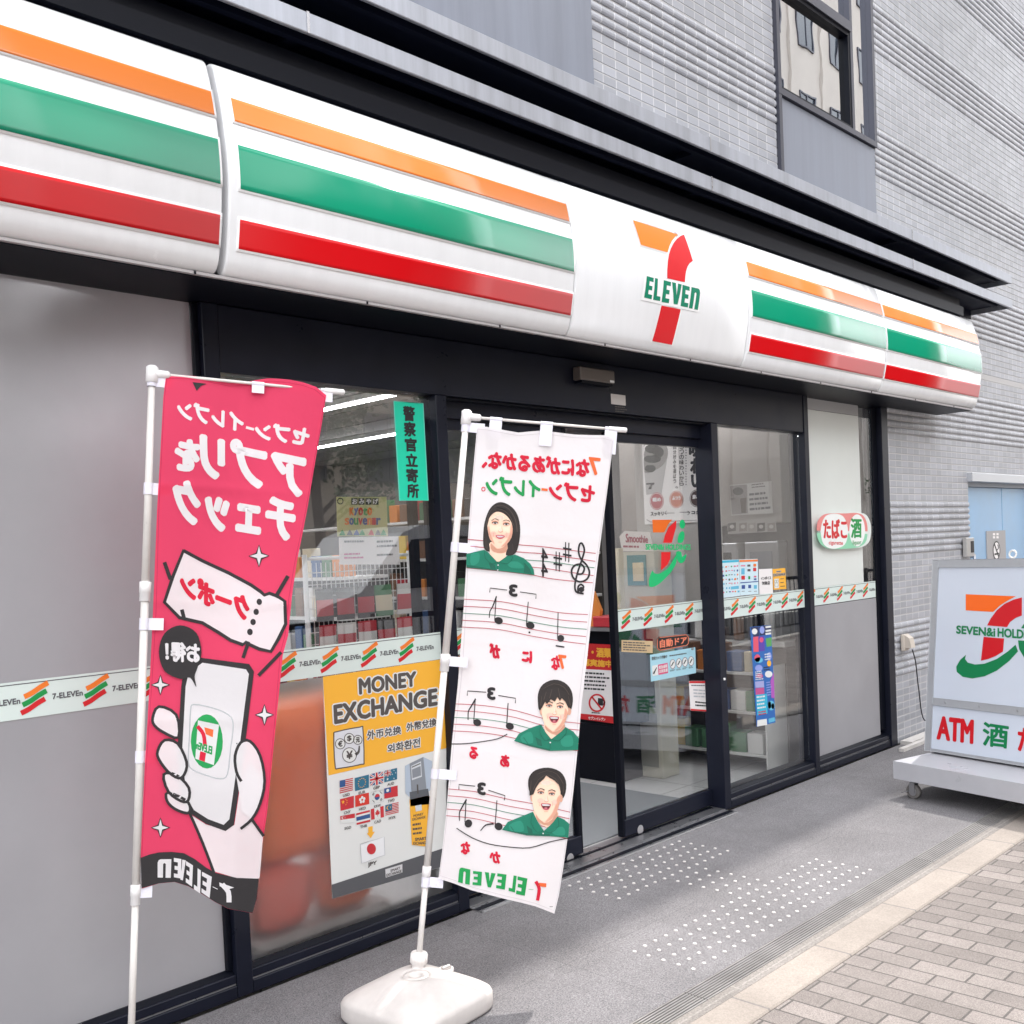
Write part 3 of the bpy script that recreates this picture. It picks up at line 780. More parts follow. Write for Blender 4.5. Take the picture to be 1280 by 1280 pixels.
def stripe(parent, x0, x1, z0, z1, mt, name):
    mb = MB(); i = mb.mi(mt); j = mb.mi(M('white stripe edge', '#f2f2f3', rough=.2))
    def strip(xa, xb, za, zb, off, mi_, thick):
        n = 8
        zs = [za + (zb - za) * k / n for k in range(n + 1)]
        for xx, yy in (((xa, xb), off),):
            A = [mb.bm.verts.new((xa, prof_s(z) - off, z)) for z in zs]; B = [mb.bm.verts.new((xb, prof_s(z) - off, z)) for z in zs]
            A2 = [mb.bm.verts.new((xa, prof_s(z) - off + thick, z)) for z in zs]; B2 = [mb.bm.verts.new((xb, prof_s(z) - off + thick, z)) for z in zs]
            for k in range(n):
                f = mb.bm.faces.new((A[k], B[k], B[k + 1], A[k + 1])); f.material_index = mi_; f.smooth = True
                for q in ((A[k + 1], A2[k + 1], A2[k], A[k]), (B[k], B2[k], B2[k + 1], B[k + 1])):
                    mb.bm.faces.new(q).material_index = mi_
            mb.bm.faces.new((A[0], A2[0], B2[0], B[0])).material_index = mi_
            mb.bm.faces.new((A[n], B[n], B2[n], A2[n])).material_index = mi_
    strip(x0 - .008, x1 + .008, z0 - .008, z1 + .008, .0035, j, .006)
    strip(x0, x1, z0, z1, .0047, i, .001)
    return mb.build(name, parent, fix=False)
_sz = [p[1] for p in SP[6:-5]]; _sy = [p[0] for p in SP[6:-5]]
def prof_s(z): return float(np.interp(z, _sz, _sy))
def film(name, c):
    mt = M('sign film ' + name, c, rough=.2, coat=.0, spec=.38)
    return mt
SO, SG, SR = film('orange', '#f58b3e'), film('green', '#00936f'), M('sign film red', '#cf000e', rough=.28, spec=.25)
joints = [(-1.5, 1.862), (1.886, 3.655), (3.662, 5.148), (5.155, 6.912), (6.919, 8.67)]
for n, (x0, x1) in enumerate(joints):
    p = fascia_panel(x0, x1, .010)
    p['label'] = ['leftmost sign panel above the frosted pane', 'striped sign panel above the red banner', 'plain sign panel carrying the red and orange seven', 'striped sign panel right of the seven', 'striped sign panel at the right end'][n]
    if n == 2: LOGOP = p; continue
    a0 = x0 + (.040 if n in (0, 1) else .028 if n == 3 else .010); a1 = x1 - .011
    stripe(p, a0, a1, 3.122, 3.205, SO, 'orange_stripe'); stripe(p, a0, a1, 2.892, 3.040, SG, 'green_stripe'); stripe(p, a0, a1, 2.700, 2.794, SR, 'red_stripe')
# dark gasket behind the joints, bottom trim with clips
mb = MB(); mb.box(-1.5, 8.6, -.28, -.03, 2.66, 3.30, M('joint grey', '#b7b4b8', rough=.6))
mb.box(-1.5, 8.66, -.300, -.022, 2.600, 2.611, DARKER)
mb.box(-1.5, 8.66, -.318, -.3005, 2.6035, 2.613, M('underside trim', '#b9b5b6', rough=.45, metal=.2)); mb.build('frame', FS)
mb = MB()
for k in range(14): mb.box(-1.1 + k * .72, -1.093 + k * .72, -.3205, -.316, 2.6025, 2.6135, DARKER)
mb.build('clip', FS)
mb = MB(); mb.box(-1.9, 8.6, -.26, -.019, 3.34, 3.50, DARKER); mb.box(-1.9, 8.6, -.29, -.261, 3.36, 3.43, DARKER); mb.build('canopy_rail', bld)
# the seven with ELEVEn, raised film on the plain panel
a = Art(Surf((0, -.385, 0), (1, 0, 0), (0, 0, 1), (0, -1, 0), wave=lambda u, v: -prof_s(v) - .385), base=.001, step=.0009, maxlen=.06).crop(780, 250, 6.4)
WL = M('white logo border', '#f4f4f5', rough=.18, coat=.3)
orange = [(108, 148), (468, 265), (440, 285), (405, 320), (376, 364), (352, 418), (138, 357)]
redu = [(520, 264), (531, 338), (553, 486), (526, 504), (504, 532), (488, 570), (478, 612), (472, 662), (330, 630), (334, 565), (345, 492), (362, 432), (386, 382), (416, 338), (450, 303), (488, 276)]
redl = [(295, 845), (448, 876), (436, 1000), (425, 1150), (268, 1120), (282, 980)]
def grow(P, g):
    c = np.mean(np.array(P), 0); out = []
    for p in P:
        d = np.array(p) - c; L = np.linalg.norm(d); out.append(tuple(c + d * (L + g) / L))
    return out
for P in (orange, redu, redl): a.poly(P, WL, 1); a.line(P, 26, WL, 1, closed=True)
a.poly([(148, 598), (610, 690), (590, 900), (132, 800)], WL, 2)
LO, LG, LR = film('logo orange', '#f58220'), film('logo green', '#008061'), film('logo red', '#d7101e')
a.poly(orange, LO, 3); a.poly(redu, LR, 3); a.poly(redl, LR, 3)
xs_ = [(166, 612, 222, 628, 152, 782, 212, 797), (232, 628, 280, 640, 224, 800, 280, 811), (302, 645, 360, 660, 292, 818, 350, 828), (368, 660, 446, 680, 366, 830, 440, 842), (452, 682, 510, 698, 444, 850, 502, 862), (524, 700, 596, 716, 510, 866, 582, 882)]
for ch, (tlx, tly, trx, try_, blx, bly, brx, bry) in zip('ELEVEn', xs_):
    a.block(ch, [(tlx, tly), (trx, try_), (brx, bry), (blx, bly)], LG, 3)
a.build('logo', LOGOP)

# ================================================================== STICKERS AND POSTERS ON THE GLASS
IW = ink('white', '#e4e6e4'); IMINT = ink('mint white', '#d5e2dd'); IK = ink('black', '#232326'); IGR = ink('grey', '#56565c')
IR = ink('red', '#cf1f26'); IO = ink('orange', '#ee7d2b'); IG = ink('green', '#159447'); IY = ink('amber', '#f8b738'); IB = ink('blue', '#2a4f96')
ILB = ink('light blue', '#62b8d8'); IPINK = ink('pink', '#e0537f'); IBEIGE = ink('beige', '#cdb38c'); IBR = ink('brown', '#5a4038'); ISKIN = ink('skin', '#f2cdb4')
# safety bands with the paint stroke motif
def band(x0, x1, lab, first, pitch=.205, y=.0375):
    mb = MB(); mb.box(x0, x1, y - .0008, y, 1.160, 1.283, IMINT); o = mb.build('safety_band'); tag(o, lab, 'safety band', 'printed safety bands on the glass')
    s = Surf((0, y - .0009, 0), (1, 0, 0), (0, 0, 1), (0, -1, 0)); s.uv = lambda q: q
    a = Art(s, base=.0002, step=.0004)
    a.line([(x0, 1.274), (x1, 1.274)], .003, ink('grey', '#56565c'), 1)
    x = first
    while x < x1 + .05:
        for dz, c in ((.026, IO), (0, IG), (-.026, IR)):
            dx = -.004 + dz * .25
            P = [(x - .034 + dx, 1.207 + dz), (x - .012 + dx, 1.2155 + dz), (x + .012 + dx, 1.2295 + dz), (x + .034 + dx, 1.2395 + dz)]
            if all(x0 + .004 < q[0] < x1 - .004 for q in P): a.line(P, .017, c, 2, sm=2)
        q = [(x + .054, 1.229), (x + .154, 1.229), (x + .154, 1.211), (x + .054, 1.211)]
        if x0 < q[0][0] and q[1][0] < x1: a.text('7-ELEVEn', q, IGR, 2, bold=.0008)
        x += pitch
    a.build('print', o); return o
band(-1.88, 1.952, 'printed safety band across the frosted pane left of the red banner', onY(45, 876, .037)[0] - .205 * 14)
band(2.047, 3.113, 'printed safety band above the money exchange poster', onY(509, 817, .037)[0] - .205 * 4)
band(5.393, 6.453, 'printed safety band below the payment notices', onY(919, 765, .037)[0] - .205 * 2)
band(6.519, 7.55, 'printed safety band below the round edged sign', onY(1033, 744, .037)[0] - .205 * 3)
band(4.483, 5.50, 'printed safety band below the logo decal on the sliding door', onY(783, 776, .11)[0], y=.110)
band(3.14, 4.065, 'printed safety band on the door leaf behind the white banner', 3.1, y=.110)

# police notice
def K(ox, oy, sc): return lambda x, y: (ox + x / sc, oy + y / sc)
k = K(340, 470, 3.5547)
g = GY(.0385)
TURQ = ink('turquoise', '#10d3ac')
o = sheet(g, [k(540, 112), k(670, 122), k(693, 553), k(566, 553)], TURQ, 'police_notice', 'bright turquoise vertical notice with black characters on the glass', 'notice')
a = Art(g, k, base=.0011)
for ch, x, y0, y1 in (('警', 607, 135, 200), ('察', 611, 204, 268), ('官', 615, 276, 335), ('立', 619, 345, 402), ('寄', 621, 411, 472), ('所', 625, 480, 541)):
    a.text(ch, [(x - 25, y0), (x + 24, y0 + 3), (x + 26, y1), (x - 23, y1 - 2)], IK, 2, bold=2.4)
a.line([(540, 112), (670, 122), (693, 553), (566, 553)], 4, ink('pale turquoise', '#6fdcc6'), 1, closed=True)
a.build('lettering', o)

# money exchange poster
k = K(300, 800, 3.368); g = GY(.0385)
o = sheet(g, [k(348, 155), k(868, 78), k(868, 950), k(388, 1090)], IW, 'money_exchange_poster', 'large yellow and white money exchange poster on the frosted glass', 'poster')
a = Art(g, k, base=.0011)
a.poly([(348, 155), (868, 78), (868, 455), (372, 570)], IY, 1)
a.poly([(385, 1030), (868, 872), (868, 949), (388, 1089)], ink('slate', '#5a5b5f'), 1)
kk = K(400, 820, 7.1125)
def cv(q): p = kk(*q); return ((p[0] - 300) * 3.368, (p[1] - 800) * 3.368)
IDG = ink('dark grey', '#4d4d52')
a.text('MONEY', [cv(q) for q in ((345, 205), (846, 140), (850, 262), (350, 338))], IDG, 4, bold=3.6, outline=IW, ow=9)
a.text('EXCHANGE', [cv(q) for q in ((122, 440), (1033, 292), (1034, 432), (130, 600))], IDG, 4, bold=4.2, outline=IW, ow=10)
a.text('外币兑换', [cv(q) for q in ((415, 665), (716, 622), (716, 690), (418, 745))], IDG, 4, bold=1.2, outline=IW, ow=4.5)
a.text('外幣兌換', [cv(q) for q in ((765, 600), (1032, 550), (1032, 620), (768, 672))], IDG, 4, bold=1.2, outline=IW, ow=4.5)
a.text('외화환전', [cv(q) for q in ((595, 790), (884, 726), (884, 806), (600, 862))], IDG, 4, bold=1.2, outline=IW, ow=4.5)
rr = [cv(q) for q in ((120, 710), (150, 672), (350, 632), (378, 650), (388, 930), (362, 962), (165, 998), (132, 975))]
a.poly(rr, ink('icon grey', '#dcdee4'), 2, sm=3); a.line(rr, 4.5, IDG, 3, sm=3, closed=True)
for (cx, cy, r, ch) in ((176, 780, 43, '€'), (256, 733, 43, '$'), (332, 745, 38, '元'), (258, 880, 62, '¥')):
    c = cv((cx, cy)); r2 = r * 3.368 / 7.1125
    a.ell(*c, r2, r2 * 1.05, IW, 3); a.ring(*c, r2, r2 * 1.05, 3, IDG, 4)
    h = r2 * .55
    a.text(ch, [(c[0] - h * .75, c[1] - h), (c[0] + h * .75, c[1] - h * 1.15), (c[0] + h * .75, c[1] + h * .9), (c[0] - h * .75, c[1] + h * 1.1)], IDG, 5, bold=1.4)
a.line([cv(q) for q in ((345, 805), (340, 850), (318, 872))], 11, IDG, 4, sm=3, taper=(.5, 1.2))
def fl(q): return [np.array(p, float) for p in q]
def flag(q, kind):
    q = fl(q)
    def P(u, v): return tuple(q[0] * (1 - u) * (1 - v) + q[1] * u * (1 - v) + q[2] * u * v + q[3] * (1 - u) * v)
    def R(u0, u1, v0, v1, m_, L=3): a.poly([P(u0, v0), P(u1, v0), P(u1, v1), P(u0, v1)], m_, L)
    def E(u, v, ru, rv, m_, L=4): a.poly([P(u + ru * math.cos(t), v + rv * math.sin(t)) for t in [math.pi * i / 8 for i in range(16)]], m_, L)
    def ST(u, v, r, m_, L=4): a.poly([P(u + (r if i % 2 == 0 else r * .4) * .7 * math.sin(math.pi * i / 5), v - (r if i % 2 == 0 else r * .4) * math.cos(math.pi * i / 5)) for i in range(10)], m_, L)
    fr = ink('flag red', '#c8313a'); fb = ink('flag blue', '#33588f'); ft = ink('flag teal', '#2d6f8b')
    if kind == 'us':
        for i in range(7): R(0, 1, i * 2 / 13, (i * 2 + 1) / 13, fr)
        R(0, .42, 0, .54, fb, 4)
    elif kind == 'eu':
        R(0, 1, 0, 1, ft)
        for i in range(12): E(.5 + .26 * math.sin(math.pi * i / 6), .5 - .34 * math.cos(math.pi * i / 6), .03, .04, IY)
    elif kind == 'uk' or kind == 'au':
        w_, h_ = (1, 1) if kind == 'uk' else (.5, .5)
        R(0, 1, 0, 1, fb if kind == 'uk' else ft)
        def l(u0, v0, u1, v1, t, m_, L): a.line([P(u0 * w_, v0 * h_), P(u1 * w_, v1 * h_)], t * w_, m_, L)
        l(.04, .06, .96, .94, 9, IW, 4); l(.04, .94, .96, .06, 9, IW, 4); l(.04, .06, .96, .94, 3.5, fr, 5); l(.04, .94, .96, .06, 3.5, fr, 5)
        l(.5, .03, .5, .97, 15, IW, 6); l(.03, .5, .97, .5, 15, IW, 6); l(.5, .03, .5, .97, 8, fr, 7); l(.03, .5, .97, .5, 8, fr, 7)
        if kind == 'au':
            for u, v, r in ((.25, .78, .14), (.75, .15, .07), (.62, .45, .07), (.88, .4, .07), (.75, .85, .08)): ST(u, v, r, IW)
    elif kind == 'cn':
        R(0, 1, 0, 1, fr); ST(.2, .3, .2, IY)
        for u, v in ((.4, .12), (.48, .26), (.48, .44), (.4, .58)): ST(u, v, .07, IY)
    elif kind == 'hk':
        R(0, 1, 0, 1, ink('flag vermilion', '#d53a2c'))
        for i in range(5): E(.5 + .15 * math.sin(i * 1.2566), .5 - .2 * math.cos(i * 1.2566), .085, .13, IW)
    elif kind == 'kr':
        a.line(q, 1.2, ink('pale grey', '#b9bcc2'), 3, closed=True)
        E(.5, .5, .2, .26, fb, 3); a.poly([P(.5 + .2 * math.cos(t), .5 - .26 * math.sin(t)) for t in [math.pi * i / 8 for i in range(9)]], fr, 4)
        for u, v in ((.2, .2), (.8, .2), (.2, .8), (.8, .8)):
            s_ = 1 if (u < .5) == (v < .5) else -1
            for d in (-.05, 0, .05): a.line([P(u - .06 + d * .6, v + s_ * .07 + d), P(u + .06 + d * .6, v - s_ * .07 + d)], 1.5, IK, 3)
    elif kind == 'tw':
        R(0, 1, 0, 1, fr); R(0, .5, 0, .5, fb, 4); E(.25, .25, .11, .15, IW, 5)
    elif kind == 'sg':
        R(0, 1, 0, .5, fr); R(0, 1, .5, 1, IW); E(.2, .26, .12, .18, IW); E(.25, .26, .11, .16, fr, 5); a.line(q, 1.2, MATS.get('ink pale grey') or ink('pale grey', '#b9bcc2'), 2, closed=True)
        for i in range(5): E(.3 + .06 * math.sin(i * 1.2566), .26 - .09 * math.cos(i * 1.2566), .017, .025, IW, 6)
    elif kind == 'th':
        R(0, 1, 0, .17, fr); R(0, 1, .83, 1, fr); R(0, 1, .17, .33, IW); R(0, 1, .67, .83, IW); R(0, 1, .33, .67, fb)
    elif kind == 'ca':
        R(0, .27, 0, 1, fr); R(.73, 1, 0, 1, fr); R(.27, .73, 0, 1, IW)
        a.poly([P(.5 + x * .2, .48 + y * .34) for x, y in ((0, -1), (.22, -.55), (.5, -.7), (.45, -.2), (.95, -.35), (.75, .05), (1, .2), (.4, .55), (.08, .5), (.08, 1), (-.08, 1), (-.08, .5), (-.4, .55), (-1, .2), (-.75, .05), (-.95, -.35), (-.45, -.2), (-.5, -.7), (-.22, -.55))], fr, 4)
    elif kind == 'my':
        for i in range(7): R(0, 1, i * 2 / 14, (i * 2 + 1) / 14, fr)
        R(0, .5, 0, .57, ft, 4); E(.2, .28, .12, .17, IY, 5); E(.24, .28, .1, .14, ft, 6); ST(.34, .28, .12, IY, 5)
F = [('us', 'USD', [(418, 592), (474, 580), (474, 632), (418, 646)]), ('eu', 'EUR', [(481, 581), (541, 566), (541, 621), (483, 636)]), ('uk', 'GBP', [(545, 565), (600, 552), (601, 602), (546, 614)]), ('au', 'AUD', [(605, 551), (660, 538), (660, 586), (606, 599)]),
     ('cn', 'CNY', [(420, 670), (478, 655), (478, 705), (422, 719)]), ('hk', 'HKD', [(483, 655), (541, 642), (543, 690), (484, 703)]), ('kr', 'KRW', [(549, 641), (602, 630), (604, 679), (550, 691)]), ('tw', 'TWD', [(605, 625), (662, 612), (663, 657), (606, 668)]),
     ('sg', 'SGD', [(420, 742), (482, 730), (482, 767), (423, 772)]), ('th', 'THB', [(487, 730), (545, 715), (547, 764), (490, 778)]), ('ca', 'CAD', [(549, 712), (603, 698), (605, 745), (551, 757)]), ('my', 'MYR', [(610, 695), (666, 682), (667, 728), (611, 742)])]
for kind, code, q in F:
    flag(q, kind)
    bx = (q[2][0] + q[3][0]) / 2; by = (q[2][1] + q[3][1]) / 2 + (14 if code != 'SGD' else 22)
    a.text(code, [(bx - 14, by - 3), (bx + 14, by - 10), (bx + 14, by + 1), (bx - 14, by + 8)], IDG, 3, bold=.4)
a.poly([(538, 787), (557, 783), (557, 808), (566, 806), (549, 834), (533, 814), (539, 812)], IY, 3)
jp = [(505, 860), (540, 848), (575, 838), (605, 828), (608, 905), (575, 915), (540, 930), (510, 940)]
a.poly(jp, ink('flag white', '#eef0f2'), 3); a.line(jp, 2, ink('pale grey', '#b9bcc2'), 4, closed=True); a.ell(551, 879, 19, 23, ink('flag red', '#c8313a'), 5)
a.text('JPY', [(536, 938), (573, 929), (573, 948), (538, 957)], IDG, 4, bold=1)
a.poly([(610, 965), (682, 943), (682, 978), (612, 1000)], ink('pale print', '#d9d9db'), 3); a.text('SMART', [(632, 966), (672, 954), (672, 964), (632, 976)], IDG, 4, bold=.6); a.text('EXCHANGE', [(615, 985), (678, 966), (678, 977), (615, 996)], IDG, 4, bold=.6)
# picture of the exchange machine on the poster
MG = ink('machine grey', '#8c929a'); ML = ink('machine light', '#b6c4d4')
a.poly([(693, 530), (712, 520), (722, 640), (710, 660), (695, 645)], ML, 3)
a.poly([(712, 520), (770, 492), (785, 640), (722, 660)], MG, 3); a.poly([(770, 492), (808, 510), (806, 630), (785, 640)], ML, 3)
a.poly([(718, 530), (760, 510), (764, 575), (722, 590)], ink('machine screen', '#d2d8dd'), 4); a.poly([(722, 545), (758, 530), (760, 570), (724, 582)], MG, 5); a.line([(722, 535), (756, 520)], 4, IDG, 5)
a.poly([(712, 640), (790, 625), (800, 690), (716, 700)], ink('machine dark', '#5d6167'), 4); a.line([(745, 610), (747, 645)], 6, IDG, 5)
a.poly([(712, 672), (785, 655), (790, 870), (722, 862)], IY, 4); a.poly([(785, 655), (800, 660), (805, 690), (790, 870)], ink('amber side', '#d9971c'), 4)
a.poly([(735, 698), (762, 692), (764, 716), (738, 722)], ink('machine screen', '#d2d8dd'), 5)
a.text('MONEY', [(728, 735), (770, 726), (770, 736), (728, 745)], IDG, 5, bold=.3); a.text('EXCHANGE', [(724, 750), (778, 739), (778, 749), (724, 761)], IDG, 5, bold=.3)
a.bars([(724, 770), (770, 762), (772, 820), (726, 826)], 3, IDG, 5, words=4); a.text('SMART', [(735, 833), (782, 828), (782, 840), (735, 846)], IDG, 5, bold=.7); a.text('EXCHANGE', [(728, 850), (784, 847), (784, 859), (728, 862)], IDG, 5, bold=.5)
a.build('print', o)

# round edged tobacco and liquor sign on the right pane
k = K(860, 500, 4.5714); g = GY(.036)
mb = MB()
pill = catmull([(735, 735), (742, 690), (775, 655), (830, 648), (900, 648), (960, 645), (1000, 660), (1022, 705), (1025, 765), (1012, 815), (970, 842), (900, 850), (840, 852), (790, 845), (755, 820), (738, 780)], 4)
uv = [g.uv(k(*q)) for q in pill]; A = [mb.bm.verts.new(g.p3(u, v, .028)) for u, v in uv]; B = [mb.bm.verts.new(g.p3(u, v, 0.0)) for u, v in uv]
PB = M('pill edge', '#dfe7e2', rough=.3)
mb.bm.faces.new(A).material_index = mb.mi(PB)
for i in range(len(A)): mb.bm.faces.new((A[i], B[i], B[(i + 1) % len(A)], A[(i + 1) % len(A)])).material_index = mb.mi(PB)
o = mb.build('tobacco_liquor_sign'); tag(o, 'round edged white sign with red tobacco and green liquor characters on the right pane', 'sign')
g2 = GY(.008); a = Art(g2, k, base=.0004)
def halo(top, c, L):
    pp = [p for p in pill]; c_ = np.mean(np.array(pp), 0)
    a.poly([p for p in pill if (p[1] < 752) == top], c, L)
halo(True, ink('pink red', '#e48a86'), 1); halo(False, ink('soft green', '#8fd3ae'), 1)
wl = catmull([(757, 760), (765, 700), (790, 660), (840, 650), (885, 665), (908, 715), (912, 770), (895, 825), (850, 848), (805, 846), (772, 820)], 4)
a.poly(wl, ink('sign white', '#eef0ee'), 3); a.ell(965, 745, 45, 92, ink('sign white', '#eef0ee'), 3)
a.text('たばこ', [(772, 683), (905, 683), (905, 790), (775, 790)], IR, 4, bold=3.4); a.text('cigarette', [(803, 805), (884, 808), (882, 834), (803, 832)], IR, 4, bold=.6)
a.text('酒', [(930, 678), (988, 680), (988, 785), (932, 788)], IG, 4, bold=3); a.text('liquor', [(940, 803), (988, 800), (988, 832), (940, 834)], IG, 4, bold=.5)
a.build('lettering', o)

# notices on the side window
k = K(890, 680, 10.667); g = GY(.0385)
o = sheet(g, [k(105, 215), k(355, 208), k(375, 690), k(128, 722)], ink('ice blue', '#cfe6ef'), 'payment_notice', 'pale blue payment notice with a cyan top edge, left of its pair', 'notice')
a = Art(g, k, base=.0011); a.poly([(106, 222), (355, 213), (356, 238), (107, 255)], ink('cyan', '#2fb5d6'), 1)
rd = random.Random(3); cols = [IR, IG, ILB, IB, IO, IGR, IPINK]
for r in range(7):
    for c in range(6):
        x = 135 + c * 38 + r * 2; y = 300 + r * 56 - c * 3; w = rd.uniform(8, 26); h = rd.uniform(8, 26)
        if (r, c) in ((5, 3), (5, 4), (5, 5)): continue
        a.poly([(x, y), (x + w, y - 1), (x + w, y + h), (x, y + h)], rd.choice(cols), 2)
a.poly([(248, 570), (352, 555), (354, 596), (250, 606)], ILB, 2); a.build('print', o)
o = sheet(g, [k(360, 206), k(608, 198), k(620, 668), k(378, 686)], ink('ice blue', '#cfe6ef'), 'payment_notice', 'payment notice with an orange top edge and blue icons below, right of its pair', 'notice')
a = Art(g, k, base=.0011); a.poly([(362, 214), (607, 206), (608, 232), (363, 242)], IO, 1); a.poly([(374, 512), (612, 493), (613, 505), (375, 525)], IB, 1)
for x, y, w, h, c in ((380, 285, 60, 12, IPINK), (468, 275, 40, 26, IGR), (548, 265, 38, 36, IO), (388, 325, 44, 80, ILB), (470, 335, 40, 30, IGR), (545, 318, 42, 44, IR), (388, 425, 48, 50, IR), (480, 430, 26, 40, IG), (555, 425, 32, 18, IPINK), (555, 460, 34, 20, IB), (392, 548, 46, 50, IB), (480, 545, 38, 44, IB), (555, 548, 40, 48, ILB)):
    a.poly([(x, y), (x + w, y - 2), (x + w, y + h), (x, y + h)], c, 2)
for x in (395, 482, 558): a.line([(x, 632), (x + 36, 629)], 6, IGR, 2)
a.build('print', o)
o = sheet(g, [k(624, 336), k(802, 328), k(812, 654), k(632, 670)], ink('paper white', '#eeeae9'), 'invoice_notice', 'plain white invoice notice with two lines of black characters', 'notice')
a = Art(g, k, base=.0011); a.text('インボイス', [(648, 440), (782, 430), (784, 470), (650, 478)], IK, 2, bold=1.5); a.text('対象店', [(666, 500), (768, 492), (768, 540), (668, 546)], IK, 2, bold=1.5); a.build('lettering', o)
o = sheet(g, [k(808, 335), k(975, 320), k(990, 598), k(820, 610)], IY, 'small_exchange_notice', 'small yellow money exchange notice next to the invoice notice', 'notice')
a = Art(g, k, base=.0011); a.text('MONEY', [(856, 360), (918, 355), (918, 372), (857, 378)], IDG, 3, bold=1.5, outline=IW, ow=4); a.text('EXCHANGE', [(816, 398), (970, 385), (972, 415), (818, 432)], IDG, 3, bold=2, outline=IW, ow=4)
a.poly([(826, 468), (885, 460), (890, 585), (830, 592)], IW, 2, sm=0)
for x, y, r in ((842, 500, 14), (868, 496, 14), (856, 545, 24)): a.ring(x, y, r, r * 1.1, 3, IDG, 3)
for y in (465, 515, 565): a.bars([(908, y - 8), (970, y - 14), (970, y + 6), (908, y + 12)], 1, IDG, 3, words=4, seed=y)
a.build('print', o)
# tall blue event poster
k = K(920, 770, 8.529)
o = sheet(g, [k(150, 118), k(372, 95), k(420, 1135), k(220, 1182)], ink('event blue', '#2767b4'), 'event_poster', 'tall narrow blue and violet event poster on the side window', 'poster')
a = Art(g, k, base=.0011)
for pts, c in (([(155, 122), (240, 112), (245, 215), (185, 222)], ink('navy print', '#232c58')), ([(245, 112), (372, 97), (376, 190), (250, 210)], ink('navy print', '#232c58')), ([(180, 225), (235, 218), (240, 380), (185, 385)], ink('coral', '#e2566d')), ([(238, 218), (300, 212), (305, 370), (242, 378)], ink('violet', '#5b3fa8')), ([(315, 240), (375, 225), (378, 320), (325, 330)], ink('leaf', '#5aa35a')),
               ([(200, 700), (295, 690), (298, 760), (205, 765)], ink('mauve', '#a2a7d6')), ([(205, 770), (298, 762), (300, 830), (208, 840)], ink('rose', '#c2508b')), ([(365, 690), (400, 600), (410, 880), (375, 870)], ink('orchid', '#b259b8')), ([(210, 840), (330, 828), (335, 1040), (225, 1060)], ink('cyan', '#2fb5d6')), ([(225, 1110), (325, 1095), (330, 1160), (222, 1178)], IW), ([(345, 1095), (410, 1078), (414, 1120), (347, 1140)], ILB)):
    a.poly(pts, c, 1)
for x, y, rx, ry, c in ((225, 450, 32, 42, ink('coral', '#e2566d')), (240, 470, 45, 30, ILB), (352, 430, 24, 45, ink('pale violet', '#93a1e0')), (350, 505, 22, 34, IY), (240, 555, 40, 35, ink('pale violet', '#93a1e0')), (345, 620, 40, 36, IW), (372, 955, 38, 52, ILB), (355, 950, 18, 40, ink('leaf', '#5aa35a')), (390, 960, 16, 32, IO), (195, 165, 30, 32, IW), (275, 150, 26, 40, ink('pale violet', '#93a1e0')), (268, 255, 22, 28, IPINK), (250, 640, 36, 24, ink('rose', '#c2508b'))):
    a.ell(x, y, rx, ry, c, 2, n=14)
for y in (150, 182, 110): a.poly([(310, y), (370, y - 8), (372, y + 12), (312, y + 20)], IW, 3)
for q, r, c, sd in (([(300, 400), (375, 385), (378, 470), (305, 480)], 3, IW, 1), ([(215, 850), (305, 838), (312, 990), (225, 1005)], 4, IW, 2), ([(320, 700), (370, 690), (380, 850), (325, 860)], 6, ink('pale violet', '#93a1e0'), 3), ([(200, 590), (290, 575), (292, 680), (205, 690)], 5, IW, 4), ([(235, 1015), (325, 1000), (328, 1050), (236, 1065)], 2, IR, 5), ([(290, 540), (360, 530), (370, 580), (295, 590)], 2, IK, 6)):
    a.bars(q, r, c, 3, words=3, seed=sd)
a.build('print', o)

# decals on the right sliding door
g = GY(.1108); k = K(760, 540, 7.1143)
DG = ink('decal green', '#10bd71'); DR = ink('decal red', '#e2151c'); DO = ink('decal orange', '#ef6e12')
sw = [(395, 1232), (408, 1252), (440, 1262), (490, 1242), (545, 1195), (602, 1098), (606, 1165), (560, 1245), (500, 1310), (440, 1360), (395, 1378), (368, 1372), (362, 1330), (372, 1280)]
mb = MB(); uv = [g.uv(k(*q)) for q in catmull(sw, 3)]
mb.face([g.p3(u, v, .0006) for u, v in uv], DG); o = mb.build('logo_decal', fix=False); tag(o, 'orange, red and green logo decal on the glass of the right sliding door', 'decal')
a = Art(g, k, base=.0006)
a.poly([(393, 780), (572, 780), (535, 820), (500, 893), (400, 893)], DO, 0); a.poly([(606, 786), (606, 845), (590, 900), (567, 985), (490, 985), (505, 920), (540, 845)], DR, 0)
a.poly([(473, 1068), (556, 1068), (552, 1130), (530, 1180), (470, 1232)], DR, 0); a.ell(660, 820, 25, 40, DG, 0)
a.poly([(620, 982), (624, 925), (648, 886), (672, 886), (680, 920), (662, 982)], DG, 0, sm=2); a.poly([(606, 1066), (650, 1066), (658, 1112), (694, 1085), (692, 1120), (668, 1160), (638, 1165), (612, 1130)], DG, 0, sm=2)
a.text('SEVEN&i HOLDINGS', [(335, 998), (732, 1000), (732, 1048), (335, 1046)], DG, 1, bold=2.2); a.build('print', o)
k = K(760, 700, 5.8214)
o = sheet(g, [k(305, 690), k(634, 635), k(640, 822), k(312, 885)], ink('camera notice blue', '#a9d6e4'), 'camera_notice', 'pale blue security notice with pictograms, below the door band', 'notice')
a = Art(g, k, base=.0011)
a.text('防犯カメラ作動中', [(318, 705), (428, 690), (428, 714), (318, 730)], IDG, 2, bold=.5); a.bars([(445, 690), (612, 664), (612, 682), (446, 708)], 1, IDG, 2, words=10)
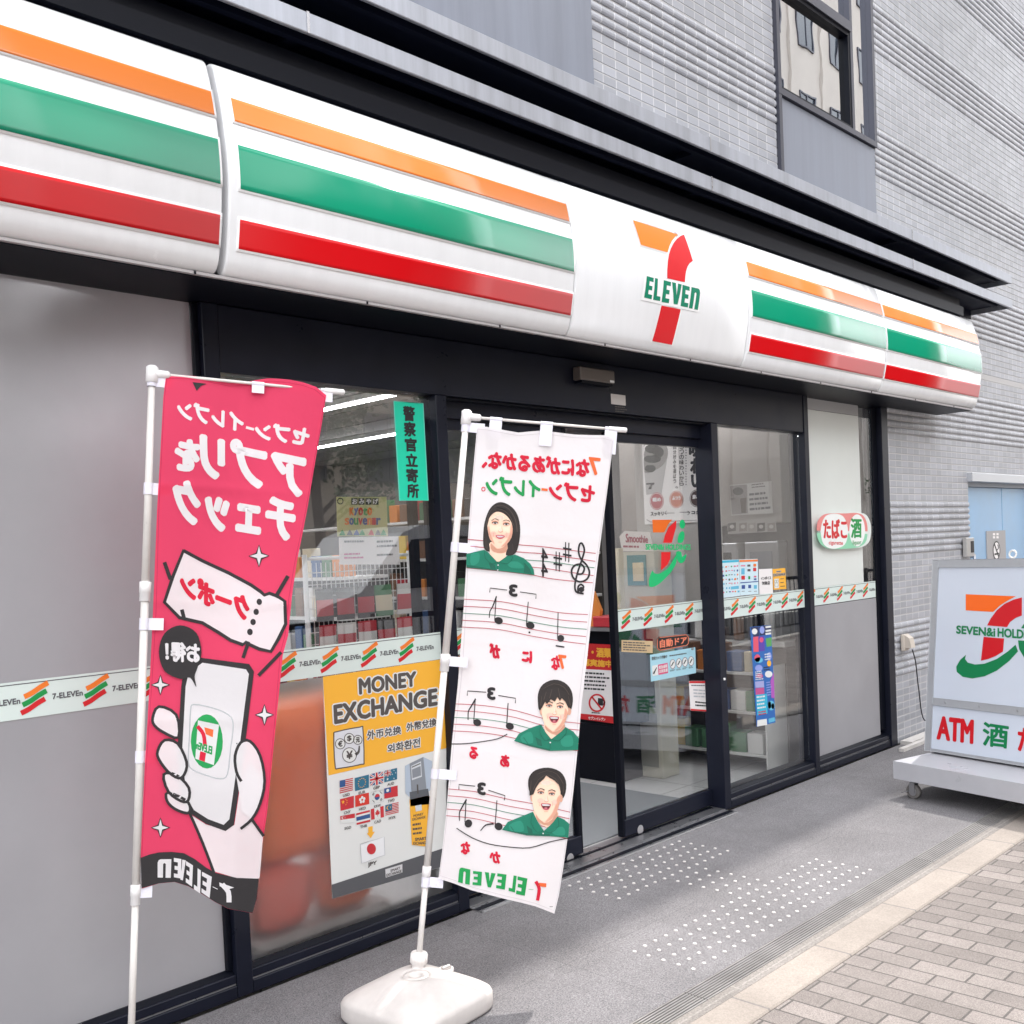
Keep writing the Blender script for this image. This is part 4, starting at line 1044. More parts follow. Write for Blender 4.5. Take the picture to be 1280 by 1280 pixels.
a.poly([(362, 762), (432, 748), (435, 822), (366, 836)], IPINK, 2); a.poly([(318, 770), (360, 762), (364, 836), (322, 845)], IW, 2); a.line([(330, 825), (350, 785)], 12, IK, 3, taper=(1, .4))
a.text('緊急通報', [(368, 770), (428, 757), (428, 782), (369, 795)], IW, 3, bold=.6); a.text('店員直通', [(369, 800), (430, 787), (430, 812), (370, 824)], IW, 3, bold=.6)
for x, y in ((468, 757), (514, 750), (558, 742), (603, 735)):
    a.ell(x, y, 19, 33, IW, 2); a.ring(x, y, 19, 33, 3, ink('dark red', '#7c3d4c'), 3); a.line([(x - 8, y + 12), (x + 6, y - 14)], 7, IK, 3); a.bars([(x - 18, y + 42), (x + 18, y + 36), (x + 18, y + 50), (x - 18, y + 56)], 2, IDG, 2, words=2, seed=x)
a.build('print', o)
o = sheet(g, [k(355, 575), k(372, 560), k(568, 540), k(588, 560), k(586, 610), k(570, 625), k(375, 662), k(354, 645)], ink('black', '#232326'), 'door_handle_notice', 'rounded black and orange notice just below the door band', 'notice')
a = Art(g, k, base=.0011); a.line([(358, 578), (374, 564), (566, 544), (583, 562), (582, 608), (568, 621), (376, 657), (358, 642)], 5, ink('salmon', '#f08a6a'), 2, closed=True); a.text('自動ドア', [(375, 582), (570, 556), (570, 606), (377, 640)], ink('salmon', '#f08a6a'), 2, bold=2); a.build('lettering', o)
o = sheet(g, [k(588, 880), k(768, 880), k(776, 1108), k(600, 1095)], ink('paper white', '#eeeae9'), 'request_notice', 'white notice with red top and bottom edges, low on the right door', 'notice')
a = Art(g, k, base=.0011); a.poly([(589, 881), (768, 881), (769, 896), (590, 896)], IR, 1); a.poly([(600, 1082), (775, 1095), (776, 1107), (600, 1094)], IR, 1)
a.bars([(604, 906), (764, 908), (764, 922), (604, 920)], 1, IGR, 2, words=8); a.bars([(618, 935), (768, 945), (770, 1010), (622, 1005)], 3, ink('pale grey', '#b9bcc2'), 2, words=4); a.bars([(632, 1022), (770, 1038), (772, 1075), (634, 1070)], 2, IK, 2, words=7); a.build('print', o)
o = sheet(g, [k(98, 582), k(325, 590), k(325, 678), k(98, 668)], IBEIGE, 'sale_notice', 'small tan notice on the door glass beside the rounded notice', 'notice')
a = Art(g, k, base=.0011); a.bars([(108, 590), (318, 600), (318, 670), (108, 662)], 4, IDG, 2, words=6); a.build('print', o)

# ================================================================== BANNERS
def vn(a): a = np.array(a, float); return a / np.linalg.norm(a)
WR = dict(bump=.55, bscale=9)
CLW = ink('cloth white', '#e9e4e6', rough=.85, trans=.32, **WR); CLR = ink('cloth red', '#f2486f', rough=.8, trans=.42, **WR)
CK = ink('cloth black', '#2c292b', rough=.8, trans=.1, **WR); CWH = ink('cloth print white', '#efebed', rough=.85, trans=.3, **WR)
CR = ink('cloth print red', '#d61a3a', rough=.8, trans=.2); CG = ink('cloth print green', '#1f9e53', rough=.8, trans=.2); CO = ink('cloth print orange', '#ee6f3a', rough=.8, trans=.2)
CSH = ink('polo green', '#1f8067', rough=.8, trans=.2); CSH2 = ink('polo green fold', '#15604d', rough=.8); CSK = ink('skin', '#f2cdb4', rough=.8, trans=.3); CSK2 = ink('skin line', '#c98f78', rough=.8)
CH = ink('hair', '#2a2321', rough=.7); CHL = ink('hair light', '#4a3d38', rough=.7)
STF_R = ink('staff red', '#b23c4c', rough=.8); STF_G = ink('staff green', '#3f7d62', rough=.8)
def banner_frame(P0, T, E, root, joints_, k_r=.0135):
    """telescopic pole and arm"""
    P0, T, E = [np.array(p) for p in (P0, T, E)]
    ax = vn(T - P0); L = np.linalg.norm(T - P0)
    mb = MB(); j1, j2 = joints_
    mb.tube([P0, P0 + ax * L * j2], [.0108, .0108], POLEM, 18); mb.tube([P0 + ax * L * j2, P0 + ax * L * j1], [.0125, .0125], POLEM, 18); mb.tube([P0 + ax * L * j1, T], [k_r, k_r * .86], POLEM, 18)
    pole = mb.build('pole', root)
    mb = MB()
    for j, r in ((j1, .0185), (j2, .0162)):
        c = P0 + ax * L * j
        mb.tube([c - ax * .032, c - ax * .031, c - ax * .004, c - ax * .003, c + ax * .03, c + ax * .031], [r * .86, r * .92, r * .92, r, r, r * .9], WHITEPL, 18)
    mb.build('joint_collar', pole)
    ad = vn(E - T)
    mb = MB(); mb.tube([T + ad * .02, E - ad * .03], [.0052, .0048], POLEM, 12); mb.tube([E - ad * .07, E - ad * .068, E - ad * .004, E], [.006, .0095, .0095, .004], WHITEPL, 12); mb.build('arm', root)
    mb = MB(); mb.tube([T - ax * .03, T - ax * .028, T + ax * .02, T + ax * .026], [.016, .0195, .0195, .012], WHITEPL, 14); mb.tube([T - ad * .012, T + ad * .05, T + ad * .055], [.015, .013, .008], WHITEPL, 12); mb.build('cap', root)
    return ax, ad, L
def cloth_part(S, outline, mt, root, lab=None, holes=None):
    pts = outline
    mb = MB()
    a = Art(S, base=0, step=0, maxlen=.022)
    a.poly(pts, mt, 0); a.into(mb)
    o = mb.build('cloth', root, fix=False)
    for p in o.data.polygons: p.use_smooth = True
    if lab: o['label'] = lab
    return o
def strap(root, pole_pt, ax, ad, nrm, out, w, r, n2, S):
    """white loop round the pole with its tab sewn to the cloth"""
    mb = MB(); p = np.array(pole_pt)
    mb.tube([p - ax * w / 2, p + ax * w / 2], [r, r], VELCRO, 16, caps=False)
    mb.obox(p + ad * (r * .6) - ax * w / 2 + nrm * .001, ad * out, ax * w, nrm * .003, VELCRO)
    mb.build('strap', root)
def tab(root, p, ad, ax, nrm, w, dn, r=.0075):
    mb = MB(); p = np.array(p)
    mb.tube([p - ad * w / 2, p + ad * w / 2], [r, r], VELCRO, 14, caps=False)
    mb.obox(p - ad * w / 2 - ax * dn + nrm * .0028, ad * w, ax * (dn + .003), nrm * .0025, VELCRO)
    mb.build('strap', root)
def plane_surf(P0, T, E, wave):
    ax = vn(np.array(T) - P0); ad = np.array(E) - np.array(T); ad = vn(ad - ax * (ad @ ax)); nr = np.cross(ad, ax)
    if nr @ (CAMC - np.array(T)) < 0: nr = -nr
    return Surf(T, ad, -ax, nr, wave), ax, ad, nr

def hem(S, outline, mt, parent):
    c_ = np.mean(np.array(outline), 0); b = Art(S, base=.0009, step=.0004, double=True, maxlen=.024)
    b.line([tuple(np.array(p) + (c_ - np.array(p)) / np.linalg.norm(c_ - np.array(p)) * 4.0) for p in outline], .6, mt, 1, closed=True)
    b.build('hem_stitching', parent)

# ---- white banner
W0, WT, WE = atD(523, 1205, 3.76), atD(583, 521, 3.85), atD(784, 538, 3.85)
rootW = thing('banner', tuple(W0), 'white promotional banner with mirrored red and green lettering, music staves and three smiling faces', 'banner', 'nobori banners before the shop')
axW, adW, LW = banner_frame(W0, WT, WE, rootW, (.545, .16))
def crease(t, t0, a_=.0028, w=.016): return a_ * math.exp(-((t - t0) / w) ** 2)
def wvW(u, v): return sum(crease(v, q) for q in (.42, .83, 1.24)) + crease(u, .29, .002) + .014 * math.sin(v * 4.2 + u * 5) * min(1, v * 3 + .1) + .008 * math.sin(u * 14 - v * 3.) + .004 * math.sin(v * 10 + u * 11)
SW, axw, adw, nrw = plane_surf(W0, WT, WE, wvW)
k5 = K(500, 500, 3.88); k6 = K(500, 820, 2.7826)
outW = [k5(*q) for q in ((375, 128), (420, 133), (460, 141), (520, 152), (575, 160), (640, 152), (690, 147), (740, 152), (850, 166), (940, 171), (988, 172), (1035, 186))] + [k5(*q) for q in ((1000, 480), (955, 840), (905, 1280))] + [k6(*q) for q in ((632, 160), (620, 300), (602, 470), (586, 600), (580, 645), (568, 730), (553, 830), (537, 897))] + \
       [k6(*q) for q in ((505, 884), (470, 870), (420, 857), (370, 845), (310, 829), (250, 812), (190, 788), (135, 770))] + [k6(*q) for q in ((148, 670), (160, 560), (180, 300), (200, 100))] + [k5(*q) for q in ((290, 1240), (308, 1010), (320, 820), (335, 600), (352, 380))]
cl = cloth_part(SW, outW, CLW, rootW); hem(SW, outW, ink('hem grey', '#cfc9cc', rough=.9), cl)
a = Art(SW, k5, base=.0009, step=.0005, double=True, maxlen=.024)
a.text('7', [(970, 286), (917, 279), (917, 362), (958, 364)], CO, 1, bold=3)
a.text('なにがあるかな、', [(916, 288), (402, 252), (400, 330), (914, 372)], CR, 1, bold=4.6)
a.text('セブン', [(944, 412), (726, 396), (724, 480), (940, 495)], CR, 1, bold=4.6)
a.line([(712, 436), (690, 434)], 12, CO, 1)
a.text('イレブン', [(680, 388), (420, 374), (418, 462), (676, 470)], CG, 1, bold=4.4); a.ring(405, 435, 8, 9, 4, CR, 1)
for (pl, c) in (([(330, 676), (370, 680), (410, 684), (575, 703), (700, 712), (830, 727), (950, 742)], STF_R), ([(330, 708), (420, 718), (575, 738), (700, 746), (830, 763), (948, 780)], STF_R), ([(328, 742), (420, 752), (600, 775), (720, 783), (830, 797), (944, 812)], STF_G), ([(326, 778), (440, 790), (610, 808), (720, 818), (830, 834), (940, 850)], STF_R), ([(324, 814), (470, 828), (560, 838), (650, 850), (720, 864), (800, 873), (870, 880), (936, 885)], STF_R)):
    a.line(pl, 3.4, c, 1, sm=3)
# portrait of a woman with shoulder length dark hair
CS1 = ink('skin blush', '#e9b49c', rough=.8, trans=.3); CS2 = ink('skin shade', '#dba78f', rough=.8, trans=.3); CS3 = ink('skin light', '#f9e2d4', rough=.8, trans=.3); CHM = ink('hair mid', '#3a2f2b', rough=.7); CPL = ink('polo light', '#2f957b', rough=.8, trans=.2)
hair = [(404, 700), (405, 640), (412, 590), (430, 540), (455, 510), (487, 498), (522, 508), (555, 535), (575, 575), (583, 630), (578, 690), (563, 740), (535, 757), (508, 752), (480, 745), (440, 738), (415, 730)]
a.poly(hair, CH, 2, sm=3)
for l in ([(420, 720), (412, 660), (420, 600)], [(428, 728), (420, 680), (424, 640)], [(570, 620), (572, 680), (556, 735)], [(562, 590), (568, 640), (562, 700)], [(545, 700), (548, 735), (530, 750)]): a.line(l, 4, CHM, 3, sm=3, taper=(1, .4))
a.poly([(440, 690), (520, 700), (514, 742), (508, 775), (475, 790), (440, 765), (436, 720)], CSK, 3, sm=2)
a.poly([(442, 695), (470, 722), (500, 716), (520, 700), (517, 735), (490, 745), (455, 738), (440, 720)], CS2, 4, sm=2)
a.poly([(424, 600), (432, 575), (452, 552), (480, 545), (512, 560), (538, 592), (546, 630), (540, 668), (522, 696), (506, 708), (488, 713), (466, 705), (440, 682), (428, 645)], CSK, 5, sm=3)
a.poly([(546, 630), (541, 668), (522, 697), (506, 709), (490, 713), (508, 694), (524, 670), (534, 640), (538, 600)], CS1, 6, sm=2)
a.poly([(426, 620), (430, 650), (442, 684), (460, 702), (448, 672), (438, 645), (434, 615)], CS1, 6, sm=2)
a.ell(452, 652, 15, 12, ink('blush', '#f0bfae', rough=.8), 6); a.ell(520, 658, 14, 12, ink('blush', '#f0bfae', rough=.8), 6); a.ell(482, 572, 24, 11, CS3, 6)
a.poly([(424, 612), (428, 575), (448, 540), (470, 524), (515, 535), (548, 575), (558, 640), (552, 695), (566, 708), (577, 630), (560, 560), (520, 515), (470, 510), (430, 555), (414, 610)], CH, 8, sm=3)
a.poly([(424, 612), (432, 578), (446, 558), (462, 545), (474, 530), (455, 520), (425, 560), (412, 620)], CH, 8, sm=2)
for l in ([(455, 522), (490, 514), (530, 534), (560, 585), (568, 640)], [(470, 530), (505, 540), (535, 570), (550, 610)], [(448, 528), (430, 560), (418, 610)]): a.line(l, 4, CHL, 9, sm=3, taper=(.4, 1))
a.poly([(322, 748), (360, 738), (405, 728), (425, 738), (475, 790), (520, 757), (560, 752), (600, 768), (632, 795), (648, 822), (652, 849), (560, 838), (470, 828), (322, 813)], CSH, 7)
for q in ([(345, 748), (385, 745), (380, 790), (345, 800)], [(520, 790), (570, 785), (600, 815), (540, 815)]): a.poly(q, CPL, 8, sm=3)
for q in ([(322, 800), (400, 812), (470, 822), (470, 828), (322, 813)], [(605, 790), (630, 820), (640, 845), (600, 838)], [(430, 790), (460, 800), (466, 822), (440, 818)]): a.poly(q, CSH2, 8)
a.poly([(408, 728), (425, 738), (474, 789), (448, 796), (415, 770)], CSH, 9); a.poly([(522, 757), (548, 760), (524, 797), (476, 789)], CSH, 9)
for l in ([(410, 730), (414, 768), (446, 795), (474, 786)], [(522, 757), (547, 762), (523, 796), (476, 786)], [(475, 788), (472, 826)], [(600, 790), (625, 840)]): a.line(l, 2.4, CSH2, 10, sm=2)
a.ell(476, 802, 3.5, 3.5, CWH, 11); a.ell(474, 826, 3.5, 3.5, CWH, 11)
def face(cx, cy, s, dx=0., kind='w'):
    """eyes, brows, nose and mouth round a centre"""
    for sx in (-1, 1):
        x = cx + sx * 27 * s + dx; y = cy - 8 * s + sx * 3 * s
        a.poly([(x - 15 * s, y - 9 * s), (x, y - 12 * s), (x + 15 * s, y - 7 * s), (x + 14 * s, y + 2 * s), (x - 14 * s, y + 2 * s)], CS1, 7, sm=2)
        a.ell(x, y, 12 * s, 4.4 * s, CWH, 8, n=14, rot=6); a.ell(x + 1 * s, y, 5.4 * s, 4.8 * s, CH, 9, n=12); a.ell(x + 2.6 * s, y - 1.4 * s, 1.3 * s, 1.3 * s, CWH, 10, n=8)
        a.line([(x - 14 * s, y + 0 * s), (x - 4 * s, y - 5.4 * s), (x + 6 * s, y - 5 * s), (x + 14.5 * s, y + .5 * s)], 3 * s, CH, 10, sm=2)
        a.line([(x - 11 * s, y + 5 * s), (x, y + 6.5 * s), (x + 11 * s, y + 5 * s)], 1.2 * s, CSK2, 8, sm=2)
        a.line([(x - 16 * s, y - 15 * s + (3 * s if sx < 0 else 0)), (x, y - 21 * s), (x + 17 * s, y - 14 * s)], (3.4 if kind == 'w' else 5) * s, CHM, 9, sm=2, taper=(.6, 1) if sx > 0 else (.6, 1))
    a.poly([(cx + dx - 1 * s, cy - 2 * s), (cx + dx + 4 * s, cy + 24 * s), (cx + dx + 9 * s, cy + 29 * s), (cx + dx, cy + 32 * s), (cx + dx - 8 * s, cy + 29 * s), (cx + dx - 4 * s, cy + 20 * s)], CS3, 7, sm=2)
    a.line([(cx + dx - 10 * s, cy + 27 * s), (cx + dx - 4 * s, cy + 33 * s), (cx + dx + 5 * s, cy + 32 * s), (cx + dx + 11 * s, cy + 28 * s)], 2.4 * s, CSK2, 8, sm=2)
    a.line([(cx + dx + 5 * s, cy + 4 * s), (cx + dx + 9 * s, cy + 24 * s)], 2. * s, CS2, 7, taper=(.3, 1))
    mx_, my = cx + dx - 2 * s, cy + 54 * s
    if kind == 'w':
        a.poly([(mx_ - 23 * s, my - 5 * s), (mx_ - 6 * s, my - 8 * s), (mx_, my - 6 * s), (mx_ + 6 * s, my - 8 * s), (mx_ + 23 * s, my - 2 * s), (mx_ + 12 * s, my + 9 * s), (mx_ - 4 * s, my + 12 * s), (mx_ - 16 * s, my + 6 * s)], ink('lips', '#c4586a', rough=.8), 8, sm=2)
        a.poly([(mx_ - 17 * s, my - 3 * s), (mx_, my - 3 * s), (mx_ + 17 * s, my - 1 * s), (mx_ + 8 * s, my + 4 * s), (mx_ - 9 * s, my + 4 * s)], CWH, 9, sm=2)
    else:
        a.poly([(mx_ - 25 * s, my - 11 * s), (mx_, my - 13 * s), (mx_ + 25 * s, my - 9 * s), (mx_ + 15 * s, my + 15 * s), (mx_, my + 20 * s), (mx_ - 15 * s, my + 13 * s)], ink('lips', '#c4586a', rough=.8), 8, sm=3)
        a.poly([(mx_ - 21 * s, my - 9 * s), (mx_, my - 10 * s), (mx_ + 21 * s, my - 7 * s), (mx_ + 13 * s, my + 11 * s), (mx_, my + 15 * s), (mx_ - 13 * s, my + 10 * s)], ink('open mouth', '#5e2226', rough=.8), 9, sm=3)
        a.poly([(mx_ - 19 * s, my - 8.5 * s), (mx_, my - 9.5 * s), (mx_ + 19 * s, my - 6.5 * s), (mx_ + 15 * s, my - 1 * s), (mx_ - 15 * s, my - 1.5 * s)], CWH, 10, sm=2)
        a.ell(mx_, my + 10 * s, 8 * s, 4 * s, ink('tongue', '#c8727a', rough=.8), 10)
    for sx in (-1, 1): a.line([(mx_ + sx * 27 * s, my - 24 * s), (mx_ + sx * 33 * s, my - 12 * s), (mx_ + sx * 31 * s, my - 0 * s)], 1.8 * s, CSK2, 8, sm=2, taper=(.3, 1))
    a.line([(mx_ - 8 * s, my + 27 * s), (mx_ + 8 * s, my + 27 * s)], 2.4 * s, CS2, 8)
face(488, 610, 1.0)
# clef, sharps, time signature
a.line([(882, 922), (893, 905), (880, 893), (866, 905), (868, 932), (890, 938)], 9, CK, 2, sm=3)
a.line([(884, 936), (858, 930), (850, 900), (862, 840), (885, 770), (896, 725), (884, 694), (872, 700), (868, 735), (880, 770), (908, 800), (921, 835), (908, 868), (872, 880), (842, 860), (834, 825), (850, 800), (880, 795), (896, 815), (886, 840), (866, 843)], 9, CK, 2, sm=4)
a.ell(882, 918, 14, 13, CK, 2)
for x, y in ((812, 737), (766, 783)):
    for d in (-8, 8): a.line([(x + d, y - 46 + d * .2), (x + d, y + 44 + d * .2)], 5, CK, 2)
    for d in (-16, 14): a.line([(x + 18, y + d + 2), (x - 18, y + d - 4)], 9, CK, 2)
for y0, y1 in ((722, 788), (790, 858)): a.text('4', [(718, y0), (686, y0 - 4), (686, y1 - 4), (716, y1)], CK, 2, bold=1.5)
for i, c in ((0, STF_R), (1, STF_R), (2, STF_G), (3, STF_R), (4, STF_R)):
    yl = (966, 1000, 1034, 1068, 1101)[i]; xl = (312, 308, 305, 302, 300)[i]; yr = (1040, 1077, 1112, 1147, 1184)[i]; xr = (912, 908, 906, 902, 900)[i]
    a.line([(xl, yl), (xl + 180, yl + 12), (xl + 330, yl + 42), (xl + 470, yl + 66), (xr, yr)], 3.2, c, 1, sm=3)
def note(hx, hy, rx, ry, stem, flag=None, kk=None, w=5):
    a.ell(hx, hy, rx, ry, CK, 2, rot=18); a.line(stem, w * .8, CK, 2)
    if flag: a.line(flag, w * 1.4, CK, 2, sm=3, taper=(1, .5))
note(478, 1070, 21, 17, [(467, 952), (459, 1064)], [(467, 955), (450, 1000), (436, 1025), (433, 1054)])
note(632, 1093, 21, 17, [(622, 980), (613, 1088)]); a.ell(628, 1127, 5, 5, CK, 2)
note(780, 1156, 17, 17, [(768, 1032), (765, 1152)]); a.line([(758, 1192), (795, 1198)], 7, CK, 2)
a.line([(435, 932), (437, 912), (518, 922)], 4, CK, 2); a.line([(583, 931), (661, 942), (659, 962)], 4, CK, 2)
a.text('3', [(568, 900), (531, 896), (531, 948), (566, 952)], CK, 2, bold=4)
a.text('が', [(484, 1188), (437, 1182), (436, 1248), (480, 1252)], CR, 1, bold=4.6); a.text('に', [(640, 1222), (596, 1218), (594, 1266), (636, 1274)], CR, 1, bold=4.6)
a.k = k6
a.text('な', [(556, 2), (528, -2), (527, 44), (554, 50)], CR, 1, bold=2.4); a.text('7', [(577, 0), (552, -3), (552, 42), (570, 44)], CO, 1, bold=2.4)
for i, c in ((0, STF_R), (1, STF_R), (2, STF_G), (3, STF_R), (4, STF_R)):
    yl = 168 + i * 23.5; xl = 194 - i * 2.5; yr = 234 + i * 23.5; xr = 626 - i * 2
    a.line([(xl, yl), (xl + 100, yl + 6), (xl + 210, yl + 22), (xl + 320, yl + 52), (xr, yr)], 2.3, c, 1, sm=3)
    yl = 462 + i * 23; xl = 170 - i * 2; yr = 540 + i * 23; xr = 590 - i * 2
    a.line([(xl, yl), (xl + 90, yl + 10), (xl + 200, yl + 34), (xl + 310, yl + 52), (xr, yr)], 2.3, c, 1, sm=3)
note(268, 233, 14, 12, [(261, 150), (256, 228)], [(261, 153), (246, 178), (237, 195), (236, 222)], w=4); note(382, 244, 14, 12, [(376, 165), (371, 240)], w=4)
a.line([(233, 138), (234, 123), (298, 127)], 3, CK, 2); a.line([(343, 138), (402, 147), (401, 163)], 3, CK, 2); a.text('3', [(330, 113), (305, 111), (305, 149), (329, 152)], CK, 2, bold=3)
a.line([(180, 307), (230, 306), (290, 298), (340, 288), (372, 272)], 3.4, CK, 2, sm=3)
a.text('る', [(271, 321), (243, 317), (243, 355), (270, 359)], CR, 1, bold=2.6); a.text('あ', [(380, 346), (350, 344), (350, 382), (378, 386)], CR, 1, bold=2.6)
note(238, 582, 13, 14, [(230, 498), (226, 576)], [(230, 501), (215, 527), (207, 545), (207, 570)], w=4); note(343, 592, 14, 13, [(337, 503), (331, 587)], w=4)
a.line([(205, 463), (205, 447), (260, 453)], 3, CK, 2); a.line([(308, 467), (365, 485), (363, 500)], 3, CK, 2); a.text('3', [(297, 444), (271, 441), (271, 479), (295, 483)], CK, 2, bold=3)
a.line([(281, 606), (298, 588), (324, 583)], 5, CK, 2, sm=3, taper=(.6, 1.2)); a.line([(198, 598), (250, 631), (310, 653), (380, 662), (450, 663), (520, 642), (582, 630)], 3.4, CK, 2, sm=3)
a.text('な', [(243, 648), (213, 644), (213, 684), (240, 689)], CR, 1, bold=2.6); a.text('か', [(348, 682), (313, 678), (314, 714), (346, 719)], CR, 1, bold=2.6)
# upper young man, fringe swept over the brow
a.poly([(480, 170), (480, 130), (497, 98), (535, 82), (572, 92), (596, 120), (601, 158), (592, 192), (572, 205), (500, 195), (484, 186)], CH, 2, sm=3)
a.poly([(505, 225), (570, 230), (566, 268), (535, 292), (505, 262)], CSK, 3, sm=2)
a.poly([(503, 238), (530, 262), (556, 254), (572, 235), (570, 262), (545, 275), (510, 258)], CS2, 4, sm=2)
a.ell(588, 192, 7, 13, CS1, 4); a.ell(492, 192, 6, 12, CS1, 4)
a.poly([(491, 180), (495, 150), (525, 132), (560, 134), (582, 160), (583, 198), (574, 228), (554, 253), (534, 259), (514, 248), (498, 222)], CSK, 5, sm=3)
a.poly([(583, 198), (574, 228), (554, 253), (536, 258), (555, 238), (568, 212), (574, 180)], CS1, 6, sm=2); a.ell(520, 205, 11, 9, ink('blush', '#f0bfae', rough=.8), 6); a.ell(565, 210, 9, 9, ink('blush', '#f0bfae', rough=.8), 6)
a.poly([(486, 188), (487, 145), (508, 116), (545, 108), (582, 128), (592, 182), (583, 176), (574, 158), (562, 146), (556, 156), (547, 142), (538, 158), (524, 150), (512, 165), (504, 158), (495, 176)], CH, 11)
for l in ([(500, 112), (535, 96), (570, 108), (588, 135)], [(508, 125), (500, 150)], [(528, 115), (520, 145)], [(550, 112), (556, 145)], [(492, 140), (489, 170)], [(585, 140), (592, 170)]): a.line(l, 2.6, CHL, 12, sm=2, taper=(.5, 1))
a.poly([(397, 294), (414, 268), (450, 250), (490, 236), (505, 262), (525, 288), (560, 262), (575, 246), (602, 262), (621, 285), (618, 326), (520, 328), (450, 312)], CSH, 6)
for q in ([(420, 278), (455, 262), (462, 300), (428, 300)], [(560, 285), (595, 275), (600, 310), (565, 312)]): a.poly(q, CPL, 7, sm=3)
for q in ([(397, 294), (450, 306), (520, 322), (520, 328), (450, 312)], [(470, 280), (490, 290), (494, 312), (478, 308)]): a.poly(q, CSH2, 7)
a.poly([(490, 238), (505, 262), (524, 286), (503, 292), (486, 264)], CSH, 8); a.poly([(575, 247), (576, 268), (550, 294), (526, 287), (558, 264)], CSH, 8)
for l in ([(489, 240), (486, 264), (503, 292), (524, 286)], [(576, 248), (577, 268), (551, 294), (526, 287)], [(524, 290), (520, 326)], [(430, 282), (448, 308)]): a.line(l, 1.8, CSH2, 9, sm=2)
a.ell(522, 299, 2.8, 2.8, CWH, 10)
face(537, 180, .70, kind='m')
# lower young man, parted hair
a.poly([(446, 452), (449, 418), (472, 394), (515, 386), (556, 400), (576, 432), (575, 472), (562, 494), (540, 480), (470, 480), (455, 480)], CH, 2, sm=3)
a.poly([(470, 520), (542, 530), (545, 560), (510, 592), (470, 560)], CSK, 3, sm=2); a.poly([(472, 545), (500, 576), (528, 564), (545, 535), (545, 562), (515, 586), (480, 572)], CS2, 4, sm=2)
a.ell(459, 490, 6, 13, CS1, 4); a.ell(559, 492, 6, 13, CS1, 4)
a.poly([(458, 475), (464, 440), (488, 420), (518, 414), (545, 428), (557, 466), (554, 505), (543, 540), (523, 564), (500, 572), (480, 558), (464, 525)], CSK, 5, sm=3)
a.poly([(557, 480), (554, 507), (543, 541), (523, 565), (504, 572), (524, 548), (538, 520), (546, 490)], CS1, 6, sm=2); a.ell(488, 500, 11, 9, ink('blush', '#f0bfae', rough=.8), 6); a.ell(536, 505, 9, 9, ink('blush', '#f0bfae', rough=.8), 6); a.ell(508, 438, 18, 8, CS3, 6)
a.poly([(450, 482), (450, 435), (478, 404), (520, 398), (558, 422), (567, 484), (557, 468), (552, 446), (536, 430), (518, 420), (508, 412), (500, 424), (484, 438), (472, 456), (463, 478)], CH, 11)
for l in ([(478, 408), (510, 396), (545, 408), (566, 440)], [(505, 410), (480, 428), (464, 460)], [(512, 410), (540, 424), (556, 455)], [(456, 430), (453, 465)], [(566, 440), (567, 470)]): a.line(l, 2.6, CHL, 12, sm=2, taper=(.5, 1))
a.poly([(355, 603), (375, 575), (410, 560), (462, 538), (480, 575), (500, 605), (530, 575), (546, 554), (570, 565), (588, 580), (584, 628), (520, 622), (440, 620)], CSH, 6)
for q in ([(380, 585), (420, 570), (430, 605), (388, 606)], [(530, 600), (565, 590), (572, 618), (535, 616)]): a.poly(q, CPL, 7, sm=3)
for q in ([(355, 603), (440, 612), (520, 614), (520, 622), (440, 620)], [(440, 585), (458, 598), (462, 615), (446, 614)]): a.poly(q, CSH2, 7)
a.poly([(462, 541), (480, 575), (499, 602), (476, 608), (455, 575)], CSH, 8); a.poly([(546, 556), (551, 586), (522, 610), (501, 602), (530, 576)], CSH, 8)
for l in ([(461, 542), (455, 575), (476, 608), (498, 602)], [(547, 556), (551, 586), (522, 610), (501, 602)], [(499, 604), (496, 620)], [(385, 590), (400, 612)]): a.line(l, 1.8, CSH2, 9, sm=2)
a.ell(497, 612, 2.6, 2.6, CWH, 10)
face(508, 480, .70, kind='m')
a.crop(540, 1020, 4.5714)
for ch, q in zip('7-ELEVEn', ([(652, 390), (588, 372), (590, 470), (616, 478)], [(580, 412), (552, 408), (552, 420), (578, 423)], [(545, 352), (490, 340), (480, 442), (530, 453)], [(484, 338), (447, 332), (437, 424), (474, 434)], [(426, 330), (374, 324), (366, 408), (416, 417)], [(364, 325), (302, 317), (306, 400), (350, 408)], [(286, 316), (236, 310), (232, 388), (282, 394)], [(220, 302), (158, 287), (150, 372), (216, 388)])):
    if ch == '7':
        a.poly([(652, 380), (652, 403), (608, 396), (612, 376)], CO, 2); a.line([(596, 374), (612, 412), (604, 474)], 19, CR, 2, sm=3); continue
    a.block(ch, q, CG, 2)
a.bars([(672, 514), (697, 514), (697, 522), (672, 522)], 1, IDG, 2, words=4)
a.build('print', cl)
def onpole(P0, T, py):
    lo, hi = 0., 1.
    for _ in range(40):
        m_ = (lo + hi) / 2; w = np.array(P0) + (np.array(T) - P0) * m_; c = RM.T @ (w - CAMC); y = PPX[1] + FPX * c[1] / c[2]
        if y > py: lo = m_
        else: hi = m_
    return np.array(P0) + (np.array(T) - P0) * lo
for py, out in ((534, .062), (684, .075), (826, .075), (967, .07), (1102, .055)): strap(rootW, onpole(W0, WT, py), axw, adw, nrw, out, .036, .0158, None, SW)
for fx, dn in ((.185, .075), (.50, .085), (.90, .095)): tab(rootW, WT + (WE - WT) * fx, adw, axw, nrw, .046, dn)

